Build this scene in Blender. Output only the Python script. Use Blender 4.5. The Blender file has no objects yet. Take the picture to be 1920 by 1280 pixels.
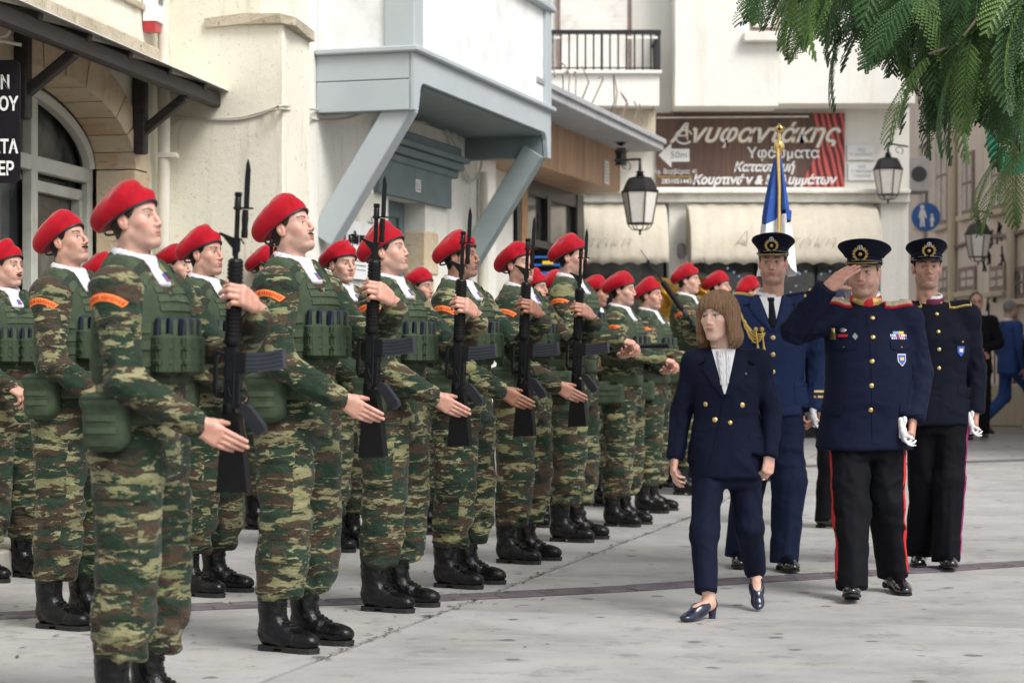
import bpy, math, random, time
import numpy as np
from mathutils import Vector, Matrix, Euler
from mathutils.bvhtree import BVHTree
T0 = time.time()
sc = bpy.context.scene
R = math.radians
# ---------------------------------------------------------------- camera, sky, sun, exposure
F_PX = 3900.0; HC = 1.13; YH = 690.0
cam_d = bpy.data.cameras.new('camera'); cam = bpy.data.objects.new('camera', cam_d)
sc.collection.objects.link(cam); sc.camera = cam
cam.location = (0, 0, HC); cam.rotation_euler = (R(90), 0, 0)
cam_d.sensor_width = 36.0; cam_d.lens = 36.0 * F_PX / 1920.0
cam_d.shift_y = (YH - 640.0) / 1920.0
cam_d.clip_start = 0.1; cam_d.clip_end = 800
cam_d.dof.use_dof = True; cam_d.dof.focus_distance = 9.9; cam_d.dof.aperture_fstop = 4.0
wd = bpy.data.worlds.new('World'); sc.world = wd; wd.use_nodes = True
wn = wd.node_tree.nodes; wl = wd.node_tree.links
bgn = wn['Background']
sky = wn.new('ShaderNodeTexSky'); sky.sky_type = 'NISHITA'; sky.sun_disc = False
SUN_EL, SUN_AZ = 48.0, 140.0          # azimuth clockwise from +Y (towards the camera side, right)
sky.sun_elevation = R(SUN_EL); sky.sun_rotation = R(SUN_AZ); sky.air_density = 1.0; sky.dust_density = 3.0
hs = wn.new('ShaderNodeHueSaturation'); hs.inputs['Saturation'].default_value = 0.18; hs.inputs['Value'].default_value = 1.0
wl.new(sky.outputs[0], hs.inputs['Color']); wl.new(hs.outputs[0], bgn.inputs['Color'])
bgn.inputs['Strength'].default_value = 0.11
sun_d = bpy.data.lights.new('sun', 'SUN'); sun_d.energy = 1.5; sun_d.angle = R(22); sun_d.color = (1.0, 0.965, 0.92)
sun = bpy.data.objects.new('sun', sun_d); sc.collection.objects.link(sun)
_sv = Vector((math.sin(R(SUN_AZ)) * math.cos(R(SUN_EL)), math.cos(R(SUN_AZ)) * math.cos(R(SUN_EL)), math.sin(R(SUN_EL))))
sun.rotation_euler = _sv.to_track_quat('Z', 'Y').to_euler()
sc.view_settings.view_transform = 'Standard'; sc.view_settings.look = 'None'
sc.view_settings.gamma = 1.0; sc.view_settings.use_curve_mapping = False
sc.view_settings.exposure = 0.80
sc.render.engine = 'CYCLES'
sc.cycles.max_bounces = 6; sc.cycles.diffuse_bounces = 3; sc.cycles.glossy_bounces = 3
sc.cycles.transmission_bounces = 4; sc.cycles.transparent_max_bounces = 8
sc.cycles.caustics_reflective = False; sc.cycles.caustics_refractive = False
sc.cycles.use_denoising = True

def gz(Y):                                        # the square rises gently away from the camera
    return max(0.0, min((Y - 16.0) * 0.0225, 0.42))
def pxX(px, Y): return (px - 960.0) / F_PX * Y
def pyZ(py, Y): return HC + (YH - py) / F_PX * Y
def at(px, py, Y): return Vector((pxX(px, Y), Y, pyZ(py, Y)))

# ---------------------------------------------------------------- materials
MATS = {}
def _mat(name):
    m = bpy.data.materials.new(name); m.use_nodes = True
    return m, m.node_tree.nodes, m.node_tree.links, m.node_tree.nodes['Principled BSDF']
def _n(N, t, **k):
    n = N.new(t)
    for a, b in k.items():
        if a in n.inputs.keys() if isinstance(a, str) else False: n.inputs[a].default_value = b
        else: setattr(n, a, b)
    return n
def _coords(N, L, scale=(1, 1, 1), rot=(0, 0, 0), rnd=0.0, kind='Object'):
    tc = N.new('ShaderNodeTexCoord'); mp = N.new('ShaderNodeMapping')
    mp.inputs['Scale'].default_value = scale; mp.inputs['Rotation'].default_value = rot
    L.new(tc.outputs[kind], mp.inputs['Vector'])
    if rnd:
        oi = N.new('ShaderNodeObjectInfo'); mu = N.new('ShaderNodeVectorMath'); mu.operation = 'SCALE'
        mu.inputs[0].default_value = (7.3, 11.9, 5.7); mm = N.new('ShaderNodeMath'); mm.operation = 'MULTIPLY'
        mm.inputs[1].default_value = rnd; L.new(oi.outputs['Random'], mm.inputs[0]); L.new(mm.outputs[0], mu.inputs['Scale'])
        L.new(mu.outputs[0], mp.inputs['Location'])
    return mp.outputs[0]
def _noise(N, L, co, scale, detail=4, rough=0.55, dist=0.0):
    n = N.new('ShaderNodeTexNoise'); n.inputs['Scale'].default_value = scale; n.inputs['Detail'].default_value = detail
    n.inputs['Roughness'].default_value = rough; n.inputs['Distortion'].default_value = dist
    if co is not None: L.new(co, n.inputs['Vector'])
    return n.outputs['Fac']
def _ramp(N, L, fac, stops, interp='LINEAR'):
    r = N.new('ShaderNodeValToRGB'); r.color_ramp.interpolation = interp
    e = r.color_ramp.elements
    while len(e) < len(stops): e.new(0.5)
    for i, (p, c) in enumerate(stops):
        e[i].position = p; e[i].color = (c, c, c, 1) if isinstance(c, (int, float)) else (*c, 1)
    L.new(fac, r.inputs[0]); return r.outputs[0]
def _mix(N, L, fac, a, b, mode='MIX'):
    m = N.new('ShaderNodeMix'); m.data_type = 'RGBA'; m.blend_type = mode
    if isinstance(fac, float): m.inputs[0].default_value = fac
    else: L.new(fac, m.inputs[0])
    for i, v in ((6, a), (7, b)):
        if isinstance(v, tuple): m.inputs[i].default_value = (*v, 1)
        else: L.new(v, m.inputs[i])
    return m.outputs[2]
def _bump(N, L, b, h, strength=0.3, dist=0.01):
    n = N.new('ShaderNodeBump'); n.inputs['Strength'].default_value = strength; n.inputs['Distance'].default_value = dist
    L.new(h, n.inputs['Height']); L.new(n.outputs[0], b.inputs['Normal'])
def mat(name, col, rough=0.6, metal=0.0, var=0.12, vscale=9.0, bump=0.0, bscale=120.0, bdist=0.004, spec=0.5, stretch=(1, 1, 1),
        coat=0.0, trans=0.0, emis=None, sheen=0.0, dirt=None, dscale=2.5, dlo=0.5, dhi=0.75, rvar=0.0, kind='Object', rnd=1.0):
    if name in MATS: return MATS[name]
    m, N, L, b = _mat(name)
    co = _coords(N, L, stretch, rnd=rnd, kind=kind)
    f = _noise(N, L, co, vscale, 5, 0.6)
    c = _mix(N, L, _ramp(N, L, f, [(0.3, 0.0), (0.7, 1.0)]), tuple(x * (1 - var) for x in col), tuple(min(1, x * (1 + var)) for x in col))
    if dirt:
        g = _noise(N, L, co, dscale, 8, 0.65)
        c = _mix(N, L, _ramp(N, L, g, [(dlo, 0.0), (dhi, 1.0)]), c, dirt)
    L.new(c, b.inputs['Base Color'])
    b.inputs['Roughness'].default_value = rough; b.inputs['Metallic'].default_value = metal
    if rvar:
        rr = _ramp(N, L, _noise(N, L, co, vscale * 2.3, 4), [(0.3, max(0.02, rough - rvar)), (0.7, min(1, rough + rvar))]); L.new(rr, b.inputs['Roughness'])
    b.inputs['Specular IOR Level'].default_value = spec
    b.inputs['Coat Weight'].default_value = coat; b.inputs['Coat Roughness'].default_value = 0.08
    if sheen: b.inputs['Sheen Weight'].default_value = sheen; b.inputs['Sheen Roughness'].default_value = 0.4
    if trans: b.inputs['Transmission Weight'].default_value = trans
    if emis: b.inputs['Emission Color'].default_value = (*emis[0], 1); b.inputs['Emission Strength'].default_value = emis[1]
    if bump: _bump(N, L, b, _noise(N, L, co, bscale, 5, 0.6), bump, bdist)
    MATS[name] = m; return m

def camo_mat():
    m, N, L, b = _mat('lizard_camouflage')
    co = _coords(N, L, (4.6, 4.6, 18.5), (R(12), R(-12), 0), rnd=4.0)
    dn = N.new('ShaderNodeTexNoise'); dn.inputs['Scale'].default_value = 1.7; dn.inputs['Detail'].default_value = 3; L.new(co, dn.inputs['Vector'])
    ad = N.new('ShaderNodeVectorMath'); ad.operation = 'MULTIPLY_ADD'; ad.inputs[1].default_value = (0.9, 0.9, 1.3)
    L.new(dn.outputs['Color'], ad.inputs[0]); L.new(co, ad.inputs[2])
    w = ad.outputs[0]
    def layer(off, s, lo, hi, det=6.0, ro=0.62):
        o = N.new('ShaderNodeVectorMath'); o.operation = 'ADD'; o.inputs[1].default_value = off; L.new(w, o.inputs[0])
        return _ramp(N, L, _noise(N, L, o.outputs[0], s, det, ro), [(lo, 0.0), (hi, 1.0)])
    base = _mix(N, L, layer((3, 1, 9), 0.6, 0.42, 0.60), (0.235, 0.222, 0.120), (0.170, 0.176, 0.082))
    c = _mix(N, L, layer((0, 0, 0), 1.05, 0.468, 0.492), base, (0.054, 0.035, 0.022))
    c = _mix(N, L, layer((13, 7, 2), 1.0, 0.490, 0.512), c, (0.015, 0.033, 0.019))
    c = _mix(N, L, layer((5, 17, 8), 1.6, 0.600, 0.625), c, (0.26, 0.245, 0.13))
    c = _mix(N, L, layer((25, 7, 18), 1.7, 0.585, 0.61), c, (0.018, 0.018, 0.014))
    L.new(c, b.inputs['Base Color']); b.inputs['Roughness'].default_value = 0.85; b.inputs['Specular IOR Level'].default_value = 0.25
    b.inputs['Sheen Weight'].default_value = 0.08
    c2 = _coords(N, L, (1, 1, 1.6), rnd=2.0)
    h = _mix(N, L, 0.3, _noise(N, L, c2, 16, 3, 0.55, 1.2), _noise(N, L, c2, 60, 3, 0.6))
    _bump(N, L, b, h, 0.8, 0.018)
    MATS['camo'] = m; return m

def skin_mat():
    m, N, L, b = _mat('skin')
    at_ = N.new('ShaderNodeAttribute'); at_.attribute_name = 'Col'
    co = _coords(N, L)
    f = _noise(N, L, co, 45, 4)
    c = _mix(N, L, _ramp(N, L, f, [(0.3, 0.0), (0.7, 1.0)]), (0.92, 0.88, 0.88), (1.06, 1.05, 1.05))
    c = _mix(N, L, 1.0, at_.outputs['Color'], c, 'MULTIPLY')
    L.new(c, b.inputs['Base Color']); b.inputs['Roughness'].default_value = 0.48
    b.inputs['Subsurface Weight'].default_value = 0.12; b.inputs['Subsurface Radius'].default_value = (0.9, 0.35, 0.2); b.inputs['Subsurface Scale'].default_value = 0.012
    _bump(N, L, b, _noise(N, L, co, 260, 3), 0.12, 0.002)
    MATS['skin'] = m; return m

def attr_mat(name, rough=0.6, bump=0.0, bscale=80, stretch=(1, 1, 1), sheen=0.0, spec=0.4, metal=0.0):
    m, N, L, b = _mat(name)
    at_ = N.new('ShaderNodeAttribute'); at_.attribute_name = 'Col'
    L.new(at_.outputs['Color'], b.inputs['Base Color']); b.inputs['Roughness'].default_value = rough
    b.inputs['Specular IOR Level'].default_value = spec; b.inputs['Sheen Weight'].default_value = sheen; b.inputs['Metallic'].default_value = metal
    if bump: _bump(N, L, b, _noise(N, L, _coords(N, L, stretch), bscale, 4), bump, 0.003)
    MATS[name] = m; return m

# ---------------------------------------------------------------- noise
_rng = np.random.RandomState(7)
_LAT = _rng.uniform(-1, 1, (32, 32, 32)).astype(np.float32)
def vnoise(P, seed=0):
    P = np.asarray(P, np.float32) + np.float32(seed * 3.713)
    i = np.floor(P).astype(np.int32); f = P - i; f = f * f * (3 - 2 * f); i &= 31; j = (i + 1) & 31
    x0, y0, z0 = i.T; x1, y1, z1 = j.T; fx, fy, fz = f.T
    c = _LAT
    a = c[x0, y0, z0] * (1 - fx) + c[x1, y0, z0] * fx; b = c[x0, y1, z0] * (1 - fx) + c[x1, y1, z0] * fx
    d = c[x0, y0, z1] * (1 - fx) + c[x1, y0, z1] * fx; e = c[x0, y1, z1] * (1 - fx) + c[x1, y1, z1] * fx
    return (a * (1 - fy) + b * fy) * (1 - fz) + (d * (1 - fy) + e * fy) * fz
def fbm(P, seed=0, o=3):
    r = 0; a = 1.0; s = 0
    for k in range(o): r = r + a * vnoise(P * (2.03 ** k), seed + k); s += a; a *= 0.5
    return r / s

# ---------------------------------------------------------------- signed distance fields on a grid
def _rot(r):
    if r is None: return None
    return np.array(Euler([R(a) for a in r]).to_matrix(), np.float32)
class Grid:
    def __init__(s, lo, hi, h):
        s.x, s.y, s.z = [np.arange(a, b + h, h, dtype=np.float32) for a, b in zip(lo, hi)]
        s.h = h; s.D = np.full((len(s.x), len(s.y), len(s.z)), 1.0, np.float32)
    def _sl(s, lo, hi):
        out = []
        for ax, a, b in zip((s.x, s.y, s.z), lo, hi):
            i = int(np.searchsorted(ax, a)); j = int(np.searchsorted(ax, b)); out.append(slice(max(0, i - 1), min(len(ax), j + 1)))
        return tuple(out)
    def pts(s, sl):
        return np.meshgrid(s.x[sl[0]], s.y[sl[1]], s.z[sl[2]], indexing='ij', sparse=True)
    def put(s, fn, lo, hi, k, mode='u'):
        m = max(k, s.h * 2.5) + s.h
        sl = s._sl([a - m for a in lo], [b + m for b in hi])
        if mode == 'i': sl = (slice(None),) * 3
        A = s.D[sl]
        if A.size == 0: return s
        B = fn(*s.pts(sl)).astype(np.float32)
        if mode == 'u':
            if k > 0: hh = np.maximum(k - np.abs(A - B), 0) / k; A[...] = np.minimum(A, B) - hh * hh * k * 0.25
            else: A[...] = np.minimum(A, B)
        else:
            if mode == 'c': B = -B
            if k > 0: hh = np.maximum(k - np.abs(A - B), 0) / k; A[...] = np.maximum(A, B) + hh * hh * k * 0.25
            else: A[...] = np.maximum(A, B)
        return s
    def cap(s, a, b, ra, rb=None, k=0.02, mode='u', u=None, f=1.0):
        rb = ra if rb is None else rb
        a = np.array(a, np.float32); b = np.array(b, np.float32); ba = b - a; L2 = float(ba @ ba) + 1e-12
        rm = max(ra, rb) * max(1.0, f)
        if u is not None: u = np.array(u, np.float32); u = u / np.linalg.norm(u)
        def fn(x, y, z):
            t = np.clip(((x - a[0]) * ba[0] + (y - a[1]) * ba[1] + (z - a[2]) * ba[2]) / L2, 0, 1)
            dx = x - a[0] - t * ba[0]; dy = y - a[1] - t * ba[1]; dz = z - a[2] - t * ba[2]
            if u is not None:
                q = (dx * u[0] + dy * u[1] + dz * u[2]) * (1 - 1 / f); dx = dx - q * u[0]; dy = dy - q * u[1]; dz = dz - q * u[2]
            return np.sqrt(dx * dx + dy * dy + dz * dz) - (ra + (rb - ra) * t)
        return s.put(fn, np.minimum(a, b) - rm, np.maximum(a, b) + rm, k, mode)
    def ell(s, c, r, rot=None, k=0.02, mode='u'):
        c = np.array(c, np.float32); r = np.array(r if hasattr(r, '__len__') else (r,) * 3, np.float32); M = _rot(rot); e = float(r.max()) if rot is not None else r
        def fn(x, y, z):
            x = x - c[0]; y = y - c[1]; z = z - c[2]
            if M is not None: x, y, z = [M[0, i] * x + M[1, i] * y + M[2, i] * z for i in range(3)]
            k0 = np.sqrt((x / r[0]) ** 2 + (y / r[1]) ** 2 + (z / r[2]) ** 2); k1 = np.sqrt((x / r[0] ** 2) ** 2 + (y / r[1] ** 2) ** 2 + (z / r[2] ** 2) ** 2) + 1e-6
            return k0 * (k0 - 1) / k1
        return s.put(fn, c - e, c + e, k, mode)
    def box(s, c, hx, rot=None, rd=0.01, k=0.01, mode='u'):
        c = np.array(c, np.float32); hx = np.array(hx, np.float32); M = _rot(rot); e = float(np.linalg.norm(hx)) if rot is not None else hx
        def fn(x, y, z):
            x = x - c[0]; y = y - c[1]; z = z - c[2]
            if M is not None: x, y, z = [M[0, i] * x + M[1, i] * y + M[2, i] * z for i in range(3)]
            qx = np.abs(x) - hx[0] + rd; qy = np.abs(y) - hx[1] + rd; qz = np.abs(z) - hx[2] + rd
            return np.sqrt(np.maximum(qx, 0) ** 2 + np.maximum(qy, 0) ** 2 + np.maximum(qz, 0) ** 2) + np.minimum(np.maximum(qx, np.maximum(qy, qz)), 0) - rd
        return s.put(fn, c - e, c + e, k, mode)
    def loft(s, sec, n=2.3, k=0.02, mode='u', cap=0.02):
        # sec: rows (z, cx, cy, halfx, halfy)
        A = np.array(sec, np.float32); A = A[np.argsort(A[:, 0])]; z0, z1 = A[0, 0], A[-1, 0]
        def fn(x, y, z):
            zz = np.clip(z, z0, z1); cx, cy, a, b = [np.interp(zz.ravel(), A[:, 0], A[:, i]).reshape(zz.shape) for i in (1, 2, 3, 4)]
            q = ((np.abs(x - cx) / a) ** n + (np.abs(y - cy) / b) ** n) ** (1 / n)
            d = (q - 1) * np.minimum(a, b); dz = np.maximum(z0 - z, z - z1) + cap
            return np.sqrt(np.maximum(d + cap, 0) ** 2 + np.maximum(dz, 0) ** 2) + np.minimum(np.maximum(d + cap, dz), 0) - cap
        lo = (float((A[:, 1] - A[:, 3]).min()), float((A[:, 2] - A[:, 4]).min()), z0); hi = (float((A[:, 1] + A[:, 3]).max()), float((A[:, 2] + A[:, 4]).max()), z1)
        return s.put(fn, lo, hi, k, mode)
    def half(s, p, n, k=0.0):          # keep the side the normal points away from
        p = np.array(p, np.float32); n = np.array(n, np.float32); n = n / np.linalg.norm(n)
        return s.put(lambda x, y, z: (x - p[0]) * n[0] + (y - p[1]) * n[1] + (z - p[2]) * n[2], (0, 0, 0), (0, 0, 0), k, 'i')
    def slab(s, p, n, R_=0.16, k=0.003):   # cut away everything past p along n, within R_
        p = np.array(p, np.float32); n = np.array(n, np.float32); n = n / np.linalg.norm(n)
        def fn(x, y, z):
            t = (x - p[0]) * n[0] + (y - p[1]) * n[1] + (z - p[2]) * n[2]
            return np.maximum(-t, np.sqrt((x - p[0]) ** 2 + (y - p[1]) ** 2 + (z - p[2]) ** 2) - R_)
        return s.put(fn, p - R_, p + R_, k, 'c')
    def mesh(s):
        D = s.D; S = D < 0; nx, ny, nz = D.shape
        c = S[:-1, :-1, :-1].astype(np.int8)
        for i, j, k in ((0, 0, 1), (0, 1, 0), (0, 1, 1), (1, 0, 0), (1, 0, 1), (1, 1, 0), (1, 1, 1)):
            c = c + S[i:nx - 1 + i, j:ny - 1 + j, k:nz - 1 + k]
        ai, aj, ak = np.nonzero((c > 0) & (c < 8)); n = len(ai)
        if n == 0: return np.zeros((0, 3)), np.zeros((0, 4), int)
        idx = np.full((nx - 1, ny - 1, nz - 1), -1, np.int32); idx[ai, aj, ak] = np.arange(n)
        P = np.zeros((n, 3), np.float32); W = np.zeros(n, np.float32)
        cs = [(i, j, k) for i in (0, 1) for j in (0, 1) for k in (0, 1)]
        V = {q: D[ai + q[0], aj + q[1], ak + q[2]] for q in cs}
        for a in cs:
            for ax in range(3):
                if a[ax]: continue
                b = list(a); b[ax] = 1; b = tuple(b); va, vb = V[a], V[b]
                m = (va < 0) != (vb < 0); t = np.where(m, va / np.where(m, va - vb, 1), 0)
                for d in range(3): P[:, d] += m * (a[d] + (t if d == ax else 0))
                W += m
        P /= W[:, None]
        out = np.stack([np.interp(o + P[:, d], np.arange(len(axs)), axs) for d, (o, axs) in enumerate(((ai, s.x), (aj, s.y), (ak, s.z)))], 1).astype(np.float32)
        Q = []
        for ax in range(3):
            A = [slice(None)] * 3; B = [slice(None)] * 3; A[ax] = slice(0, -1); B[ax] = slice(1, None)
            m = S[tuple(A)] != S[tuple(B)]; e = np.nonzero(m); o = [d for d in range(3) if d != ax]
            ok = (e[o[0]] > 0) & (e[o[1]] > 0) & (e[o[0]] < D.shape[o[0]] - 1) & (e[o[1]] < D.shape[o[1]] - 1)
            e = [q[ok] for q in e]; fl = S[tuple(A)][e[0], e[1], e[2]]
            def g(d0, d1):
                q = list(e); q[o[0]] = q[o[0]] + d0; q[o[1]] = q[o[1]] + d1; return idx[q[0], q[1], q[2]]
            f4 = np.stack([g(-1, -1), g(0, -1), g(0, 0), g(-1, 0)], 1)
            if ax == 1: fl = ~fl
            f4[~fl] = f4[~fl][:, ::-1]; Q.append(f4)
        return out, np.concatenate(Q)

def vnormals(V, F):
    n = np.cross(V[F[:, 2]] - V[F[:, 0]], V[F[:, 3]] - V[F[:, 1]]); N = np.zeros_like(V)
    for d in range(3):
        for c in range(4): N[:, d] += np.bincount(F[:, c], n[:, d], len(V))
    return N / (np.linalg.norm(N, axis=1)[:, None] + 1e-9)
def relax(V, F, it=1, f=0.5):
    e = np.concatenate([F[:, [0, 1]], F[:, [1, 2]], F[:, [2, 3]], F[:, [3, 0]]]); w = np.bincount(e[:, 0], minlength=len(V)) + np.bincount(e[:, 1], minlength=len(V))
    for _ in range(it):
        A = np.stack([np.bincount(e[:, 0], V[e[:, 1], d], len(V)) + np.bincount(e[:, 1], V[e[:, 0], d], len(V)) for d in range(3)], 1) / np.maximum(w, 1)[:, None]
        V = V + f * (A - V)
    return V.astype(np.float32)
def folds(V, F, segs, seed=0, wl=0.05):
    """cloth folds round limb segments: (a, b, radius, amplitude at a, amplitude at b)"""
    N = vnormals(V, F); disp = np.zeros(len(V), np.float32); ws = np.zeros(len(V), np.float32) + 1e-4
    for q, (a, b, r, aa, ab) in enumerate(segs):
        a = np.array(a, np.float32); b = np.array(b, np.float32); ba = b - a; L = np.linalg.norm(ba); ax = ba / L
        t = (V - a) @ ax; tc = np.clip(t, 0, L); rv = V - a - tc[:, None] * ax; d = np.linalg.norm(rv, axis=1)
        w = np.exp(-(np.maximum(d - r, 0) / (0.4 * r)) ** 2 - (np.abs(t - tc) / (0.6 * r)) ** 2)
        rn = rv / (d[:, None] + 1e-6)
        e = np.cross(ax, (0.3, 1, 0.2)); e /= np.linalg.norm(e); g = np.cross(ax, e)
        c0 = t / wl + 1.1 * (rn @ e) * math.cos(q * 2.1 + seed) + 0.5 * vnoise(V * 9, seed + 5)
        n1 = vnoise(np.stack([c0, (rn @ e) * 1.1, (rn @ g) * 1.1], 1), seed + q * 3)
        n2 = vnoise(np.stack([c0 * 1.9, (rn @ e) * 1.9 + 4, (rn @ g) * 1.9], 1), seed + q * 3 + 1)
        h = (0.5 - np.abs(n1)) * 1.3 + (0.4 - np.abs(n2)) * 0.5
        am = aa + (ab - aa) * (tc / L)
        disp += w * h * am; ws += w
    return V + N * (disp / np.maximum(ws, 1.0))[:, None]

# ---------------------------------------------------------------- mesh helpers
def newmesh(name, V, F, mats, smooth=True, cols=None, midx=None):
    me = bpy.data.meshes.new(name); V = np.asarray(V, np.float32)
    if isinstance(F, np.ndarray):
        me.vertices.add(len(V)); me.vertices.foreach_set('co', V.ravel()); k = F.shape[1]
        me.loops.add(F.size); me.loops.foreach_set('vertex_index', F.astype(np.int32).ravel())
        me.polygons.add(len(F)); me.polygons.foreach_set('loop_start', np.arange(0, F.size, k, dtype=np.int32))
        me.update(calc_edges=True)
    else: me.from_pydata([tuple(map(float, v)) for v in V], [], F); me.update()
    for m in (mats if isinstance(mats, (list, tuple)) else [mats]): me.materials.append(MATS[m] if isinstance(m, str) else m)
    me.polygons.foreach_set('use_smooth', np.full(len(me.polygons), smooth, bool))
    if midx is not None: me.polygons.foreach_set('material_index', np.asarray(midx, np.int32))
    if cols is not None:
        a = me.color_attributes.new('Col', 'FLOAT_COLOR', 'POINT'); c = np.ones((len(V), 4), np.float32); c[:, :3] = cols; a.data.foreach_set('color', c.ravel())
    return me
def link(name, data, parent=None, loc=None, rot=None, **props):
    o = bpy.data.objects.new(name, data); sc.collection.objects.link(o)
    if parent is not None: o.parent = parent
    if loc is not None: o.location = loc
    if rot is not None: o.rotation_euler = rot
    for k, v in props.items():
        if v is not None: o[k] = v
    return o
def thing(name, label, cat, loc=(0, 0, 0), rotz=0.0, scale=1.0, group=None):
    o = link(name, None, None, loc, (0, 0, rotz), label=label, category=cat, group=group)
    o.scale = (scale,) * 3; o.empty_display_size = 0.1; return o
def join(parts):
    Vs, Fs, o = [], [], 0
    for V, F in parts: Vs.append(np.asarray(V, np.float32).reshape(-1, 3)); Fs.append(np.asarray(F) + o); o += len(Vs[-1])
    return np.concatenate(Vs), np.concatenate(Fs)
class MB:                                  # small hard-edged meshes from boxes, tubes, lathes, prisms
    def __init__(s): s.V = []; s.F = []; s.M = []
    def add(s, V, F, m=0):
        o = len(s.V); s.V += [tuple(map(float, v)) for v in V]; s.F += [tuple(int(i) + o for i in f) for f in F]; s.M += [m] * len(F); return s
    def box(s, c, h, rot=None, m=0, M=None, bev=0.0):
        c = Vector(c); h = Vector(h)
        b = min(bev, min(h) * 0.45)
        if b > 0:
            V = []; 
            for sz in (-1, 1):
                for (ix, iy, iz) in ((1, 1, 0), (1, 1, 1)) if sz > 0 else ((1, 1, 1), (1, 1, 0)):
                    z = sz * (h.z if iz else h.z - b); k = b if iz else 0
                    x, y = h.x - k, h.y - k; bb = b
                    for px, py in ((x, y - bb), (x - bb, y), (-x + bb, y), (-x, y - bb), (-x, -y + bb), (-x + bb, -y), (x - bb, -y), (x, -y + bb)): V.append((px, py, z))
            F = [tuple(reversed(range(8))), tuple(range(24, 32))]
            for r in range(3):
                for i in range(8): j = (i + 1) % 8; F.append((r * 8 + i, r * 8 + j, r * 8 + 8 + j, r * 8 + 8 + i))
        else:
            V = [(x, y, z) for z in (-h.z, h.z) for x, y in ((-h.x, -h.y), (h.x, -h.y), (h.x, h.y), (-h.x, h.y))]
            F = [(3, 2, 1, 0), (4, 5, 6, 7), (0, 1, 5, 4), (1, 2, 6, 5), (2, 3, 7, 6), (3, 0, 4, 7)]
        if rot is not None:
            E = Euler([R(a) for a in rot]).to_matrix(); V = [E @ Vector(v) for v in V]
        if M is not None: V = [M @ Vector(v) for v in V]
        return s.add([Vector(v) + c for v in V], F, m)
    def beam(s, a, b, w, t, up=(0, 0, 1), m=0, bev=0.0):      # box from a to b, w across, t along up
        a = Vector(a); b = Vector(b); d = b - a; x = d.normalized(); y = Vector(up).cross(x)
        if y.length < 1e-4: y = Vector((0, 1, 0)).cross(x)
        y.normalize(); z = x.cross(y)
        M = Matrix((x, y, z)).transposed(); return s.box((a + b) / 2, (d.length / 2, w / 2, t / 2), None, m, M, bev)
    def tube(s, pts, r, n=8, m=0, caps=True, close=False):
        pts = [Vector(p) for p in pts]; rr = r if hasattr(r, '__len__') else [r] * len(pts); V = []; F = []; k = len(pts); up = None
        for i, p in enumerate(pts):
            t = (pts[min(i + 1, k - 1)] - pts[max(i - 1, 0)]) if not close else (pts[(i + 1) % k] - pts[i - 1])
            t.normalize()
            if up is None: up = Vector((0, 0, 1)) if abs(t.z) < 0.9 else Vector((1, 0, 0))
            u = (up - t * up.dot(t)).normalized(); w = t.cross(u); up = u
            for j in range(n): a = 2 * math.pi * j / n; V.append(p + (u * math.cos(a) + w * math.sin(a)) * rr[i])
        for i in range(k if close else k - 1):
            i2 = (i + 1) % k
            for j in range(n): j2 = (j + 1) % n; F.append((i * n + j, i * n + j2, i2 * n + j2, i2 * n + j))
        if caps and not close: F.append(tuple(reversed(range(n)))); F.append(tuple(range((k - 1) * n, k * n)))
        return s.add(V, F, m)
    def lathe(s, prof, n=16, c=(0, 0, 0), m=0, sx=1.0, sy=1.0, off=0.0):   # prof: (r, z)
        V = []; F = []; k = len(prof)
        for r, z in prof:
            for j in range(n): a = 2 * math.pi * j / n + off; V.append((c[0] + r * sx * math.cos(a), c[1] + r * sy * math.sin(a), c[2] + z))
        for i in range(k - 1):
            for j in range(n): j2 = (j + 1) % n; F.append((i * n + j, i * n + j2, (i + 1) * n + j2, (i + 1) * n + j))
        F.append(tuple(reversed(range(n)))); F.append(tuple(range((k - 1) * n, k * n)))
        return s.add(V, F, m)
    def prism(s, poly, t, frame=None, m=0):   # poly in local xy, extruded 0..t along z; frame: 4x4
        n = len(poly); V = [Vector((x, y, 0)) for x, y in poly] + [Vector((x, y, t)) for x, y in poly]
        F = [tuple(reversed(range(n))), tuple(range(n, 2 * n))] + [(i, (i + 1) % n, n + (i + 1) % n, n + i) for i in range(n)]
        if frame is not None: V = [frame @ v for v in V]
        return s.add(V, F, m)
    def obj(s, name, mats, parent=None, smooth=False, loc=None, rot=None, **props):
        me = bpy.data.meshes.new(name); me.from_pydata(s.V, [], s.F)
        for m in (mats if isinstance(mats, (list, tuple)) else [mats]): me.materials.append(MATS[m])
        me.polygons.foreach_set('material_index', s.M); me.polygons.foreach_set('use_smooth', [smooth] * len(s.F)); me.update()
        if smooth: me.set_sharp_from_angle(angle=R(38))
        return link(name, me, parent, loc, rot, **props)
def frame(o, x, y):                      # 4x4 with axes x, y, x cross y
    x = Vector(x).normalized(); y = Vector(y); y = (y - x * y.dot(x)).normalized(); z = x.cross(y)
    M = Matrix((x, y, z)).transposed().to_4x4(); M.translation = Vector(o); return M
def bvh_of(V, F): return BVHTree.FromPolygons([tuple(v) for v in V.tolist()], F.tolist())
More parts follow.
